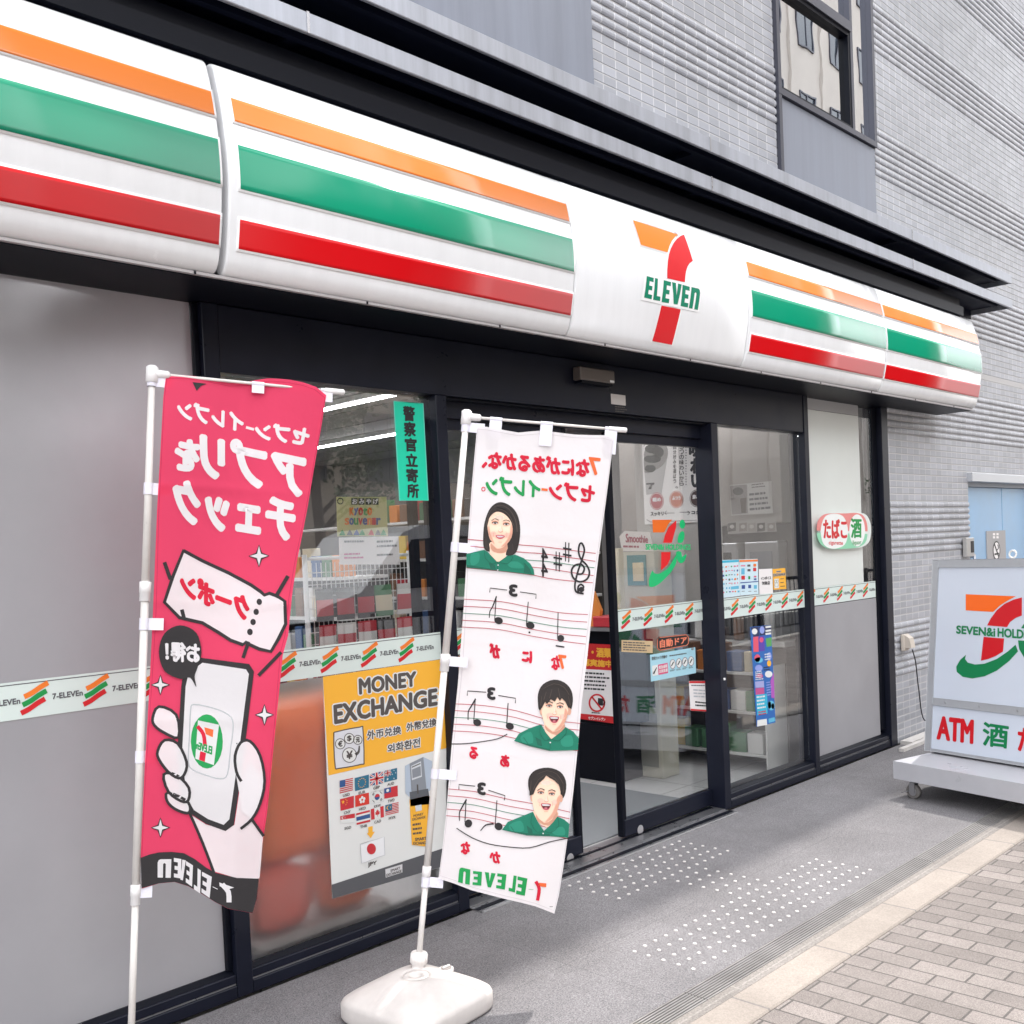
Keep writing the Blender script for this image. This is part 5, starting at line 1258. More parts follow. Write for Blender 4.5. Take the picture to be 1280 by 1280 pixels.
# ---- base of the white banner
def water_base(c, ang, label):
    root = thing('water_tank_stand', (c[0], c[1], 0), label, 'banner base')
    cs, sn = math.cos(ang), math.sin(ang)
    mb = MB(); i = mb.mi(M('base plastic', '#cfc9c5', rough=.42, var=.12, vscale=5))
    n = 56; hw = .215
    def ringpts(s_, z, ex):
        out = []
        for j in range(n):
            t = 2 * math.pi * j / n; c_, s2 = math.cos(t), math.sin(t)
            x = abs(c_) ** (2 / ex) * math.copysign(1, c_) * hw * s_; y = abs(s2) ** (2 / ex) * math.copysign(1, s2) * hw * s_
            out.append((c[0] + x * cs - y * sn, c[1] + x * sn + y * cs, z))
        return out
    prof = [(.90, .002, 5), (.985, .006, 5.5), (1.0, .016, 6), (1.0, .060, 6), (.985, .072, 5.5), (.94, .080, 5), (.80, .097, 4.2), (.62, .118, 3.4), (.46, .134, 2.8), (.36, .139, 2.3), (.30, .140, 2), (.23, .140, 2), (.225, .134, 2), (.215, .134, 2), (.21, .139, 2), (.11, .139, 2), (.10, .10, 2)]
    rings = [[mb.bm.verts.new(p) for p in ringpts(*q)] for q in prof]
    # a shallow moulded channel running to one side
    for rg, q in zip(rings, prof):
        if .3 < q[0] < .97 and q[1] > .075:
            for j, v in enumerate(rg):
                t = 2 * math.pi * j / n
                for t0 in (3.95,):
                    d = abs((t - t0 + math.pi) % (2 * math.pi) - math.pi)
                    v.co.z -= .010 * math.exp(-(d / .32) ** 4)
    for a_, b_ in zip(rings, rings[1:]):
        for j in range(n):
            f = mb.bm.faces.new((a_[j], a_[(j + 1) % n], b_[(j + 1) % n], b_[j])); f.material_index = i; f.smooth = True
    mb.bm.faces.new(rings[0][::-1]).material_index = i; mb.bm.faces.new(rings[-1]).material_index = i
    mb.build('tank', root)
    return root, cs, sn
bc = (2.325, -.632)
wb, cs, sn = water_base((bc[0], bc[1]), R_(5), 'white plastic water filled base holding the white banner pole')
mb = MB(); p0 = np.array(W0)
mb.tube([p0 - axW * .05, p0 - axW * .045, p0 - axW * .008, p0 + axW * .0, p0 + axW * .004, p0 + axW * .04, p0 + axW * .044], [.019, .021, .023, .023, .030, .030, .026], M('collar plastic', '#e6e1de', rough=.45), 20)
for j in range(16):
    t = 2 * math.pi * j / 16; u = vn(np.cross(axW, (0, 0, 1) if abs(axW[2]) < .9 else (1, 0, 0))); v_ = np.cross(axW, u)
    q = p0 + (u * math.cos(t) + v_ * math.sin(t)) * .0295
    mb.tube([q + axW * .006, q + axW * .038], [.0022, .0022], MATS['collar plastic'], 6)
mb.build('pole_collar', wb)
mb = MB(); fc = onZ(558, 1212, .128); mb.cyl((fc[0], fc[1], .118), (fc[0], fc[1], .134), .026, MATS['collar plastic'], 22); mb.cyl((fc[0], fc[1], .1341), (fc[0], fc[1], .137), .019, M('cap recess', '#9b948f', rough=.6), 20); mb.box(fc[0] - .016, fc[0] + .016, fc[1] - .004, fc[1] + .004, .1372, .143, MATS['collar plastic'], bev=.001); mb.build('filler_cap', wb)

# ---- red banner
Q0, QT, QE = atD(163.5, 1305, 3.2), atD(190, 467, 3.35), atD(431, 490.5, 3.56)
rootR = thing('banner', tuple(Q0), 'red promotional banner with mirrored white lettering and a hand holding a phone', 'banner', 'nobori banners before the shop')
axR, adR, LR_ = banner_frame(Q0, QT, QE, rootR, (.665, .215), .0128)
def wvR(u, v): return sum(crease(v, q) for q in (.36, .74, 1.12)) + crease(u, .30, .0025) + .012 * math.sin(v * 4.6 + u * 3 + 1) * min(1, v * 3) + .007 * math.sin(u * 15 + v * 2.) + .004 * math.sin(v * 12 - u * 8)
SR_, axr, adr, nrr = plane_surf(Q0, QT, QE, wvR)
k3 = K(140, 440, 3.5556); k4 = K(140, 780, 2.56)
outR = [k3(*q) for q in ((240, 106), (300, 104), (370, 108), (440, 120), (520, 135), (600, 132), (640, 122), (690, 115), (740, 118), (790, 124), (850, 138), (905, 158), (950, 195))] + [k3(*q) for q in ((930, 330), (905, 480), (870, 690), (825, 920), (800, 1090), (782, 1260))] + [k4(*q) for q in ((545, 100), (520, 350), (495, 600), (475, 740), (465, 880), (450, 927))] + \
       [k4(*q) for q in ((410, 918), (370, 910), (330, 890), (290, 865), (245, 840), (200, 826), (150, 830), (95, 845))] + [k4(*q) for q in ((92, 745), (98, 600), (105, 450), (113, 320), (120, 190))] + [k3(*q) for q in ((180, 1200), (190, 950), (200, 700), (215, 440), (228, 200))]
clR = cloth_part(SR_, outR, CLR, rootR); hem(SR_, outR, ink('hem red', '#cc2c54', rough=.9), clR)
a = Art(SR_, k3, base=.0009, step=.0005, double=True, maxlen=.024)
a.text('セブン', [(880, 338), (640, 312), (640, 382), (866, 415)], CWH, 1, bold=4.8); a.line([(628, 342), (600, 335)], 12, CWH, 1)
a.text('イレブン', [(585, 270), (292, 218), (294, 296), (580, 352)], CWH, 1, bold=4.8)
a.text('アプリ', [(856, 458), (397, 362), (400, 545), (846, 642)], CWH, 1, bold=10)
a.text('を', [(386, 404), (284, 394), (288, 522), (378, 530)], CWH, 1, bold=9)
a.text('チェック', [(812, 658), (277, 572), (280, 752), (800, 842)], CWH, 1, bold=10)
a.star(655, 905, 40, 44, 2, CK, CWH, 7)
a.poly([(358, 136), (420, 142), (395, 152), (376, 174), (365, 152)], CK, 2)
cp = [(318, 882), (400, 925), (520, 980), (620, 1035), (662, 1065), (678, 1080), (700, 1072), (735, 1085), (768, 1108)]
cp = [k3(*q) for q in cp] + [k4(*q) for q in ((555, 0), (530, 50), (507, 88), (470, 80), (440, 66), (428, 58), (418, 66), (380, 52), (340, 26), (290, -4))] + [k3(*q) for q in ((300, 1180), (233, 1112), (270, 1000))]
a.k = lambda x, y: (x, y)
a.poly(cp, CWH, 2); a.line(cp, 4.2, CK, 3, closed=True)
a.k = k3
a.text('クーポン', [(612, 1092), (306, 978), (310, 1078), (600, 1190)], CR, 3, bold=6.5)
for x, y in ((655, 1110), (641, 1155), (627, 1200), (613, 1245)): a.ell(x, y, 12, 14, CK, 3)
for l in ([(235, 940), (258, 1005)], [(780, 1000), (730, 1085)], [(312, 1150), (320, 1180)]): a.line(l, 17, CK, 3)
a.k = k4
a.ell(441, 25, 9, 10, CK, 3); a.line([(435, 60), (420, 105)], 11, CK, 3); a.line([(537, 93), (470, 162)], 11, CK, 3)
palm = [(245, 605), (300, 640), (360, 655), (390, 640), (410, 500), (440, 440), (485, 500), (472, 570), (445, 622), (482, 676), (472, 815), (400, 812), (325, 790), (290, 710)]
a.poly(palm, CWH, 2)
a.line([(250, 608), (290, 700), (325, 792)], 9, CK, 3, sm=3)
ph = [(222, 200), (230, 150), (285, 108), (438, 128), (453, 152), (425, 380), (388, 640), (362, 660), (300, 638), (250, 605), (222, 560), (208, 420)]
a.poly(ph, CK, 4); a.poly([(236, 200), (246, 156), (290, 124), (428, 145), (437, 160), (408, 380), (374, 622), (356, 640), (306, 622), (262, 594), (238, 555), (224, 410)], CWH, 5)
ic = [(262, 258), (320, 268), (372, 290), (387, 322), (378, 400), (368, 478), (345, 493), (300, 482), (258, 465), (244, 440), (248, 350), (252, 275)]
a.line(ic, 4, ink('print grey', '#aeb0b3', rough=.8), 6, sm=3, closed=True)
a.ell(303, 375, 51, 86, CG, 6); a.poly([(275, 308), (342, 322), (325, 450), (266, 430)], CWH, 7)
a.poly([(324, 338), (295, 330), (300, 352), (322, 362)], CO, 8); a.line([(276, 330), (292, 352), (297, 386)], 12, CR, 8, sm=3); a.text('ELEVEn', [(320, 392), (270, 376), (269, 398), (318, 416)], CG, 8, bold=1.2); a.poly([(282, 406), (300, 412), (296, 440), (278, 433)], CR, 8)
def fing(P, L=6):
    q = catmull(P, 3); a.poly(q, CWH, L); a.line(q, 9, CK, L + 1, closed=True)
fing([(130, 300), (150, 264), (205, 290), (212, 362), (165, 346), (136, 324)])
fing([(178, 538), (235, 562), (250, 588), (240, 604), (200, 590), (176, 565)], 6)
fing([(165, 480), (205, 482), (245, 522), (243, 563), (220, 565), (180, 535)], 7)
fing([(146, 405), (168, 371), (210, 382), (238, 440), (232, 478), (213, 492), (180, 472), (150, 432)], 8)
a.poly([(395, 480), (392, 420), (410, 378), (440, 374), (472, 420), (486, 500), (472, 570), (446, 622), (415, 600)], CWH, 6)
a.line([(410, 498), (396, 470), (392, 420), (410, 378), (440, 374), (472, 420), (486, 500), (472, 570), (446, 620), (412, 650)], 9, CK, 7, sm=3); a.line([(445, 622), (482, 674)], 9, CK, 7)
bub = catmull([(218, 4), (270, 28), (287, 90), (274, 140), (265, 168), (270, 202), (250, 172), (218, 176), (168, 150), (150, 90), (168, 30)], 4)
a.poly(bub, CK, 8); a.text('お得！', [(280, 64), (172, 58), (174, 116), (278, 124)], CWH, 9, bold=3)
for x, y, rx, ry in ((155, 195, 26, 28), (486, 290, 26, 30), (155, 651, 26, 28)): a.star(x, y, rx, ry, 2, CK, CWH, 5)
a.poly([(92, 746), (120, 736), (150, 730), (190, 729), (230, 733), (265, 752), (300, 778), (330, 795), (400, 811), (470, 815), (464, 880), (450, 926), (410, 917), (370, 909), (330, 889), (290, 864), (245, 839), (200, 825), (150, 829), (95, 843)], CK, 3)
for ch, q in zip('7-ELEVEn', ([(390, 840), (343, 824), (350, 878), (378, 890)], [(338, 842), (322, 834), (322, 846), (337, 853)], [(319, 808), (288, 792), (286, 858), (312, 876)], [(284, 788), (263, 774), (262, 848), (282, 862)], [(259, 772), (237, 758), (236, 826), (256, 840)], [(236, 756), (208, 750), (214, 816), (232, 822)], [(222, 752), (198, 748), (198, 810), (220, 814)], [(190, 752), (146, 752), (146, 810), (188, 812)])):
    if ch == '7': a.poly([(390, 842), (343, 826), (344, 838), (372, 848)], CWH, 4); a.line([(356, 836), (372, 856), (374, 884)], 16, CWH, 4, sm=2); continue
    a.block(ch, q, CWH, 4)
a.build('print', clR)
for py, out in ((476, .055), (611, .058), (780, .05), (946, .045), (1115, .04)): strap(rootR, onpole(Q0, QT, py), axr, adr, nrr, out, .038, .0148, None, SR_)
for fx, dn in ((.535, .032), (.90, .04)): tab(rootR, QT + (QE - QT) * fx, adr, axr, nrr, .04, dn)
rb, _, _ = water_base((Q0[0], Q0[1] - .02), R_(12), 'white plastic base at the foot of the red banner pole')
mb = MB(); mb.tube([Q0 - axR * .06, Q0 - axR * .005, Q0 + axR * .001, Q0 + axR * .03], [.022, .023, .029, .028], MATS['collar plastic'], 20); mb.build('pole_collar', rb)
for o in (rb, wb): o['group'] = 'bases of the two banners'

# ================================================================== WHEELED SIGN
F0 = np.array([6.547, -.722, .235]); ew = vn((-.243, -.970, 0)); eb = vn((.970, -.243, 0)); lean = vn(np.array([0, 0, 1.0]) + eb * .118)
nf = vn(np.cross(lean, ew)); nf = nf if nf @ (CAMC - F0) > 0 else -nf
SF = Surf(F0, ew, lean, nf)
sg = thing('wheeled_sign', (6.4, -1.2, 0), 'white and grey wheeled sign board lettered ATM, standing in front of the tiled wall', 'sign board')
SGR = M('sign frame grey', '#a7a9ad', rough=.38, metal=.15, var=.05); SBASE = M('sign base white', '#b4b4b9', rough=.32, var=.05, vscale=4); SFACE = M('sign face', '#c8cfdb', rough=.22, coat=.2)
tl = SF.uv((1166, 700)); H = tl[1]; Wd = 1.12
def P(u, v, d=0): return SF.p3(u, v, d)
def fb_(mb, u0, u1, v0, v1, d0, d1, mt, bev=0): mb.obox(P(u0, v0, d0), P(u1, v0, d0) - P(u0, v0, d0), P(u0, v1, d0) - P(u0, v0, d0), P(u0, v0, d1) - P(u0, v0, d0), mt, bev)
K1 = K(1150, 680, 5.8154); K2 = K(1100, 880, 7.1111)
u_l = SF.uv(K1(115, 650))[0]; v_t = SF.uv(K1(127, 172))[1]; v_m1 = SF.uv(K1(103, 1118))[1]; v_m0 = SF.uv(K2(475, 8))[1]; v_b = SF.uv(K2(462, 395))[1]
mb = MB()
fb_(mb, 0, u_l, 0, H, -.05, .004, SGR, .003); fb_(mb, Wd - u_l, Wd, 0, H, -.05, .004, SGR, .003)
fb_(mb, u_l, Wd - u_l, v_t, H, -.05, .0035, SGR, .002); fb_(mb, u_l, Wd - u_l, 0, v_b, -.05, .0035, SGR, .002); fb_(mb, u_l, Wd - u_l, v_m1, v_m0, -.05, .0035, SGR, .002)
for u in (.135, .37, .62, .9): mb.cyl(P(u, (v_m0 + v_m1) / 2, .003), P(u, (v_m0 + v_m1) / 2, .007), .006, STEEL, 10)
mb.build('frame', sg)
mb = MB(); fb_(mb, u_l, Wd - u_l, v_m0, v_t, -.02, -.004, SFACE); f1 = mb.build('face_panel', sg); f1['label'] = 'upper sign face with the large orange, red and green seven'
mb = MB(); fb_(mb, u_l, Wd - u_l, v_b, v_m1, -.02, -.004, SFACE); f2 = mb.build('face_panel', sg); f2['label'] = 'lower sign face with red and green characters'
# wedge shaped body behind the face
mb = MB(); i = mb.mi(M('sign side brown', '#8c7a74', rough=.4, metal=.2))
bd = .30
pts = []
for u in (-.02, Wd + .02):
    b0 = P(u, 0, -.051); t0 = P(u, H * .62, -.051)
    pts.append([b0, b0 + eb * bd, t0 + eb * .06, t0])
A, B = [[mb.bm.verts.new(p) for p in q] for q in pts]
for k_ in range(4): mb.bm.faces.new((A[k_], A[(k_ + 1) % 4], B[(k_ + 1) % 4], B[k_])).material_index = i
mb.bm.faces.new(A).material_index = i; mb.bm.faces.new(B[::-1]).material_index = i
mb.build('body', sg)
mb = MB(); bz0, bz1 = .12, .222
c0 = np.array([6.184, -.675, 0])
mb.obox(c0 + np.array([0, 0, bz0]), ew * 1.25, eb * 1.0, (0, 0, bz1 - bz0), SBASE, .004); mb.build('base', sg)
g = Surf(P(0, 0, -.0035), ew, lean, nf)
a = Art(g, K1, base=.0006, step=.0004)
S_O, S_R, S_G = ink('sign orange', '#f2660f', rough=.3), ink('sign red', '#c8131f', rough=.3), ink('sign green', '#0c7a48', rough=.3)
a.poly([(333, 365), (697, 380), (640, 410), (585, 445), (532, 494), (333, 482)], S_O, 1)
a.poly([(742, 388), (741, 520), (695, 538), (655, 568), (634, 604), (488, 592), (515, 540), (560, 480), (615, 435), (680, 405)], S_R, 1)
a.poly([(463, 675), (612, 687), (604, 782), (550, 815), (500, 835), (443, 849)], S_R, 1)
a.poly([(335, 805), (328, 835), (348, 862), (400, 876), (470, 870), (560, 835), (640, 780), (695, 732), (713, 780), (650, 850), (560, 920), (470, 962), (380, 978), (310, 965), (268, 930), (264, 892), (292, 842)], S_G, 1)
a.poly([(860, 470), (800, 530), (760, 575), (735, 612), (880, 622), (900, 560), (900, 490)], S_G, 1); a.poly([(713, 700), (870, 712), (866, 790), (900, 815), (960, 770), (950, 830), (890, 880), (820, 880), (760, 830), (722, 765)], S_G, 1); a.ell(890, 400, 50, 68, S_G, 1)
a.text('SEVEN&i', [(268, 594), (545, 612), (545, 672), (266, 648)], S_G, 2, bold=3.2); a.text('HOLDINGS', [(567, 612), (905, 636), (905, 700), (567, 672)], S_G, 2, bold=3.2)
a.build('lettering', f1)
a = Art(g, K2, base=.0006, step=.0004)
a.text('ATM', [(516, 112), (828, 148), (822, 347), (512, 306)], S_R, 2, bold=9); a.text('酒', [(920, 162), (1142, 196), (1130, 392), (918, 366)], S_G, 2, bold=6); a.text('たばこ', [(1235, 205), (1720, 285), (1705, 488), (1230, 412)], S_R, 2, bold=8)
a.build('lettering', f2)
def caster(c, yaw):
    mb = MB(); c = np.array(c); d = np.array([math.cos(yaw), math.sin(yaw), 0]); s_ = np.array([-d[1], d[0], 0])
    RUB = M('grey rubber', '#6a6765', rough=.6); w = .014; r = .045; hub = c + d * .0 + np.array([0, 0, r])
    mb.obox(c + np.array([0, 0, .112]) - d * .035 - s_ * .03, d * .07, s_ * .06, (0, 0, .008), STEEL); mb.tube([c + np.array([0, 0, .098]), c + np.array([0, 0, .112])], [.02, .02], STEEL, 14)
    for sd in (-1, 1): mb.obox(hub + s_ * (sd * .021) - d * .018 - s_ * .002 - np.array([0, 0, .01]), d * .036, s_ * .004, (0, 0, .068), STEEL, .001)
    mb.cyl(hub - s_ * .027, hub + s_ * .027, .006, STEEL, 10)
    mb.obox(hub + d * .02 + s_ * .02, d * .05 - np.array([0, 0, .02]), s_ * .012, (0, 0, .006), STEEL)
    k_ = mb.build('caster', sg)
    mb = MB(); mb.tube([hub - s_ * w, hub - s_ * w * .9, hub + s_ * w * .9, hub + s_ * w], [r - .005, r, r, r - .005], RUB, 28); mb.tube([hub - s_ * (w + .002), hub + s_ * (w + .002)], [.026, .026], STEEL, 20); mb.build('wheel', k_)
for u, v in ((.10, -.055), (1.13, -.055), (.10, .82), (1.13, .82)): caster(c0 + ew * u + eb * (v + .11), R_(75 + 40 * u))
mb = MB()
for u in (.535, Wd - .2):
    pc = P(u, H + .028, -.02); n = 20
    ringp = [pc + (ew * math.cos(t) + lean * math.sin(t)) * .022 for t in [2 * math.pi * j / n for j in range(n + 1)]]
    mb.tube(ringp, .0058, M('white eyebolt', '#dededc', rough=.35), 8); mb.tube([P(u, H, -.02), P(u, H + .008, -.02)], [.01, .01], MATS['white eyebolt'], 10)
mb.build('eyebolt', sg)
# weatherproof outlet, cable
oc = onY(1129, 802, -.02)
ob = thing('wall_outlet', (oc[0], -.02, oc[2] - .05), 'beige weatherproof power outlet on the tiled wall left of the wheeled sign', 'power outlet')
mb = MB(); OB = M('outlet beige', '#c9bfb3', rough=.5)
mb.box(oc[0] - .045, oc[0] + .045, -.05, -.018, oc[2] - .07, oc[2] + .06, OB, bev=.006); mb.build('plate', ob)
mb = MB(); mb.extrude_profile([(-.051, oc[2] + .055), (-.085, oc[2] + .03), (-.10, oc[2] - .045), (-.051, oc[2] - .045)], oc[0] - .038, oc[0] + .038, OB); mb.build('hood', ob)
pts = [(oc[0] + .01, -.085, oc[2] - .06), (oc[0] + .03, -.10, oc[2] - .16), (oc[0] + .05, -.11, oc[2] - .38), (oc[0] + .07, -.14, oc[2] - .62), (oc[0] + .03, -.30, .26), (6.86, -.60, .26)]
mb = MB(); mb.tube(catmull(pts, 6, closed=False), .005, M('black cable', '#202023', rough=.5), 8); tag(mb.build('power_cable'), 'black cable hanging from the wall outlet down to the wheeled sign', 'cable')
# intercom and no smoking plate near the service door
mb = MB(); mb.box(9.15, 9.325, -.055, -.018, 1.405, 1.57, M('intercom grey', '#b4b2b0', rough=.4, metal=.3), bev=.005); ic_ = mb.build('intercom'); tag(ic_, 'small grey and black intercom beside the blue service door', 'intercom')
mb = MB(); mb.box(9.24, 9.31, -.0575, -.0553, 1.44, 1.54, IK); mb.build('screen', ic_)
mb = MB(); mb.box(9.91, 10.40, .046, .054, 1.22, 1.62, M('no smoking plate', '#a5a3a4', rough=.5)); nsp = mb.build('no_smoking_sign'); tag(nsp, 'grey no smoking plate on the blue service door', 'sign')
k = K(1140, 560, 6.4); a = Art(GY(.0458), k, base=.0006)
a.ell(675, 820, 30, 76, IK, 1); a.ell(675, 820, 24, 66, ink('paper white', '#eeeae9'), 2); a.line([(658, 770), (692, 870)], 9, IK, 3); a.line([(662, 850), (690, 845)], 13, IK, 3); a.line([(685, 775), (690, 800), (680, 815)], 8, IGR, 3, sm=2)
for x in (655, 683):
    for y in (690, 715): a.poly([(x - 9, y - 10), (x + 9, y - 9), (x + 9, y + 9), (x - 9, y + 8)], ink('paper white', '#eeeae9'), 1)
a.build('print', nsp)

# ================================================================== GOODS INSIDE THE SHOP
SHELFW = M('shelf white', '#d8d6d2', rough=.5); WIRE = M('white wire', '#dcdcda', rough=.4)
PK = [M('pack ' + n, c, rough=.4) for n, c in (('red', '#b8303a'), ('cream', '#d8cbb0'), ('dark', '#3b3635'), ('green', '#4e7d58'), ('blue', '#40608f'), ('orange', '#d9843a'), ('white', '#dad8d4'), ('brown', '#7d5a43'), ('yellow', '#d8b74a'))]
rnd = random.Random(11)
def mesh_box(n, sx, sy, sz, mt, bev=.004):
    mb = MB(); mb.box(-sx / 2, sx / 2, -sy / 2, sy / 2, 0, sz, mt, bev=bev); me = bpy.data.meshes.new(n); mb.bm.to_mesh(me); mb.bm.free(); me.materials.append(mt); return me
# wire snack rack behind the left window
rk = thing('snack_rack', (3.0, .55, 0), 'white wire rack of hanging snack packets just behind the window', 'rack')
mb = MB()
for x in (2.72, 3.34): mb.tube([(x, .50, 0.001), (x, .50, 1.66)], .012, WIRE, 8)
mb.tube([(2.72, .50, 1.64), (3.34, .50, 1.64)], .008, WIRE, 8); mb.build('post', rk)
mb = MB()
for i in range(24): mb.tube([(2.73 + i * .0262, .5, .15), (2.73 + i * .0262, .5, 1.62)], .0022, WIRE, 5, caps=False)
for i in range(26): mb.tube([(2.72, .503, .2 + i * .055), (3.34, .503, .2 + i * .055)], .0022, WIRE, 5, caps=False)
mb.build('wire_grid', rk)
def packet(w, h, c1, c2):
    mb = MB(); i, j = mb.mi(c1), mb.mi(c2)
    nx, nz = 4, 6; f_, b_ = [], []
    for kz in range(nz + 1):
        for kx in range(nx + 1):
            u, v = kx / nx, kz / nz
            d = .016 * math.sin(math.pi * u) * math.sin(math.pi * v)
            f_.append(mb.bm.verts.new(((u - .5) * w, -.003 - d, v * h))); b_.append(mb.bm.verts.new(((u - .5) * w, .003 + d, v * h)))
    for kz in range(nz):
        for kx in range(nx):
            q = kz * (nx + 1) + kx
            f = mb.bm.faces.new((f_[q], f_[q + 1], f_[q + nx + 2], f_[q + nx + 1])); f.material_index = j if kz in (1, 2, 3) else i; f.smooth = True
            f = mb.bm.faces.new((b_[q], b_[q + nx + 1], b_[q + nx + 2], b_[q + 1])); f.material_index = i; f.smooth = True
    me = bpy.data.meshes.new('snack_packet'); mb.bm.to_mesh(me); mb.bm.free(); me.materials.append(c1)
    if c2 is not c1: me.materials.append(c2)
    return me
RED, CRM, DRK, GRN, BLU, ORA, WHT, BRN, YEL = PK
pk = [packet(.10, .15, RED, WHT), packet(.10, .15, DRK, RED), packet(.10, .15, GRN, CRM), packet(.10, .15, WHT, RED), packet(.075, .17, CRM, BRN)]
rows = [(1.42, 'top row', 5, [1, 1, 1, 2, 3]), (1.255, 'second row', 5, [0, 3, 0, 1, 0]), (1.08, 'third row', 6, [4, 4, 4, 4, 4, 4]), (.88, 'fourth row', 6, [3, 4, 2, 4, 3, 4])]
for z, nm, n, kinds in rows:
    for i in range(n):
        o = bpy.data.objects.new('snack_packet', pk[kinds[i]]); col.objects.link(o); o.location = (2.79 + i * .47 / (n - 1), .462 + rnd.uniform(-.006, .006), z - .07); o.rotation_euler = (rnd.uniform(-.08, .08), 0, rnd.uniform(-.12, .12))
        pos = ['leftmost', 'second from the left', 'third from the left', 'fourth from the left', 'fifth from the left', 'rightmost'][i]
        tag(o, '%s packet, %s, %s of the wire rack' % (['red and white', 'dark and red', 'green and cream', 'white and red', 'slim cream and brown'][kinds[i]], pos, nm), 'snack packet', 'snack packets on the wire rack')
def hung(name, q, y, mt, lab, cat, k=None):
    return sheet(GY(y), [k(*p) if k else p for p in q], mt, name, lab, cat)
k = K(340, 470, 3.5547)
PAPER = ink('cream poster', '#c9c58f')
o = hung('souvenir_poster', [(285, 537), (508, 537), (515, 712), (290, 712)], .42, PAPER, 'cream souvenir poster with red and blue lettering above the wire rack', 'poster', k)
a = Art(GY(.4185), k, base=.0006)
for i, ch in enumerate('おみやげ'): a.poly([(352 + i * 31, 543), (380 + i * 31, 543), (380 + i * 31, 572), (352 + i * 31, 572)], IK, 1); a.text(ch, [(356 + i * 31, 546), (377 + i * 31, 546), (377 + i * 31, 569), (356 + i * 31, 569)], ink('paper white', '#eeeae9'), 2, bold=1)
for i, (ch, c) in enumerate(zip('Kyoto', (IO, IB, IR, IG, IO))): a.text(ch, [(345 + i * 20, 586 + i % 2 * 4), (362 + i * 20, 586), (362 + i * 20, 618), (345 + i * 20, 618)], c, 1, bold=2.2)
for i, (ch, c) in enumerate(zip('SouVenir', (IO, IB, IG, IR, IB, IO, IR, IB))): a.text(ch, [(324 + i * 20, 632), (341 + i * 20, 632), (341 + i * 20, 660), (324 + i * 20, 660)], c, 1, bold=2)
for x, c in ((312, IG), (345, IGR), (375, IB), (400, IG), (440, IR), (470, IGR), (495, IG)): a.poly([(x - 14, 708), (x - 6, 690), (x, 682), (x + 6, 690), (x + 14, 708)], c, 1)
a.ring(303, 556, 12, 13, 4, IK, 1); a.build('print', o)
o = hung('rack_notice', [(297, 718), (562, 712), (568, 838), (300, 838)], .415, ink('paper white', '#eeeae9'), 'white paper notice in two columns below the souvenir poster', 'notice', k)
a = Art(GY(.4135), k, base=.0006); a.bars([(320, 728), (440, 726), (440, 745), (320, 747)], 1, IGR, 1, words=9); a.bars([(320, 785), (415, 782), (415, 815), (320, 818)], 2, ink('rose', '#c2508b'), 1, words=5); a.bars([(465, 728), (560, 724), (560, 765), (465, 768)], 2, IGR, 1, words=6); a.bars([(465, 788), (560, 784), (560, 802), (465, 806)], 1, IK, 1, words=6); a.build('print', o)
# orange display behind the frosted glass
mb = MB(); mb.box(2.14, 2.72, .065, .40, .42, 1.06, M('display orange', '#ff7a2c', rough=.5), bev=.11, seg=5); o = mb.build('display_stand'); tag(o, 'large orange display shape blurred behind the frosted glass', 'display')
mb = MB(); mb.box(2.12, 2.40, .07, .37, .15, .415, M('display red', '#ee6a54', rough=.5), bev=.09, seg=4); mb.box(2.44, 2.74, .07, .37, .15, .415, MATS['display orange'], bev=.11, seg=4); mb.build('lower_box', o)
mb = MB(); mb.box(2.11, 2.78, .085, .42, .002, .145, M('display grey', '#b5b0ad', rough=.6), bev=.004); mb.build('plinth', o)
mb = MB(); mb.box(.4, 1.0, .55, .9, .002, 1.5, M('stacked stock grey', '#8c8890', rough=.7), bev=.01); mb.box(1.05, 1.5, .6, .95, .002, 1.7, M('stacked stock rose', '#8e757c', rough=.7), bev=.01); mb.box(-1.5, .3, .7, 1.1, .002, 1.4, SHELFW, bev=.01)
o = mb.build('back_shelf'); tag(o, 'tall shelf backs dimly blurred behind the left frosted pane', 'shelf')
# gondola with shelves of goods seen through the doors
def gondola(x0, x1, y0, y1, zs, lab, depth=.4, face='x'):
    g_ = thing('shelf_unit', ((x0 + x1) / 2, (y0 + y1) / 2, 0), lab, 'shelf unit', 'shelf units inside the shop')
    mb = MB(); mb.box(x1 - .02, x1, y0, y1, .002, zs[-1] + .36, M('shelf back', '#4a4744', rough=.7)); mb.build('back_panel', g_)
    for z in zs:
        mb = MB(); mb.box(x0, x1 - .021, y0, y1, z - .025, z, SHELFW, bev=.003); mb.build('shelf', g_)
    return g_
gondola(6.2, 6.7, 2.0, 5.6, (.2, .55, .9, 1.25, 1.6, 1.95), 'tall shelf unit of packed goods beyond the sliding doors')
gm = [mesh_box('product', .10, .10, .22, c) for c in PK] + [mesh_box('product', .13, .12, .16, c) for c in PK]
nm = ['red', 'cream', 'dark', 'green', 'blue', 'orange', 'white', 'brown', 'yellow']
gondola(4.55, 5.0, 2.7, 6.0, (.2, .55, .9, 1.2, 1.5), 'shelf unit of packed goods seen through the window behind the banners')
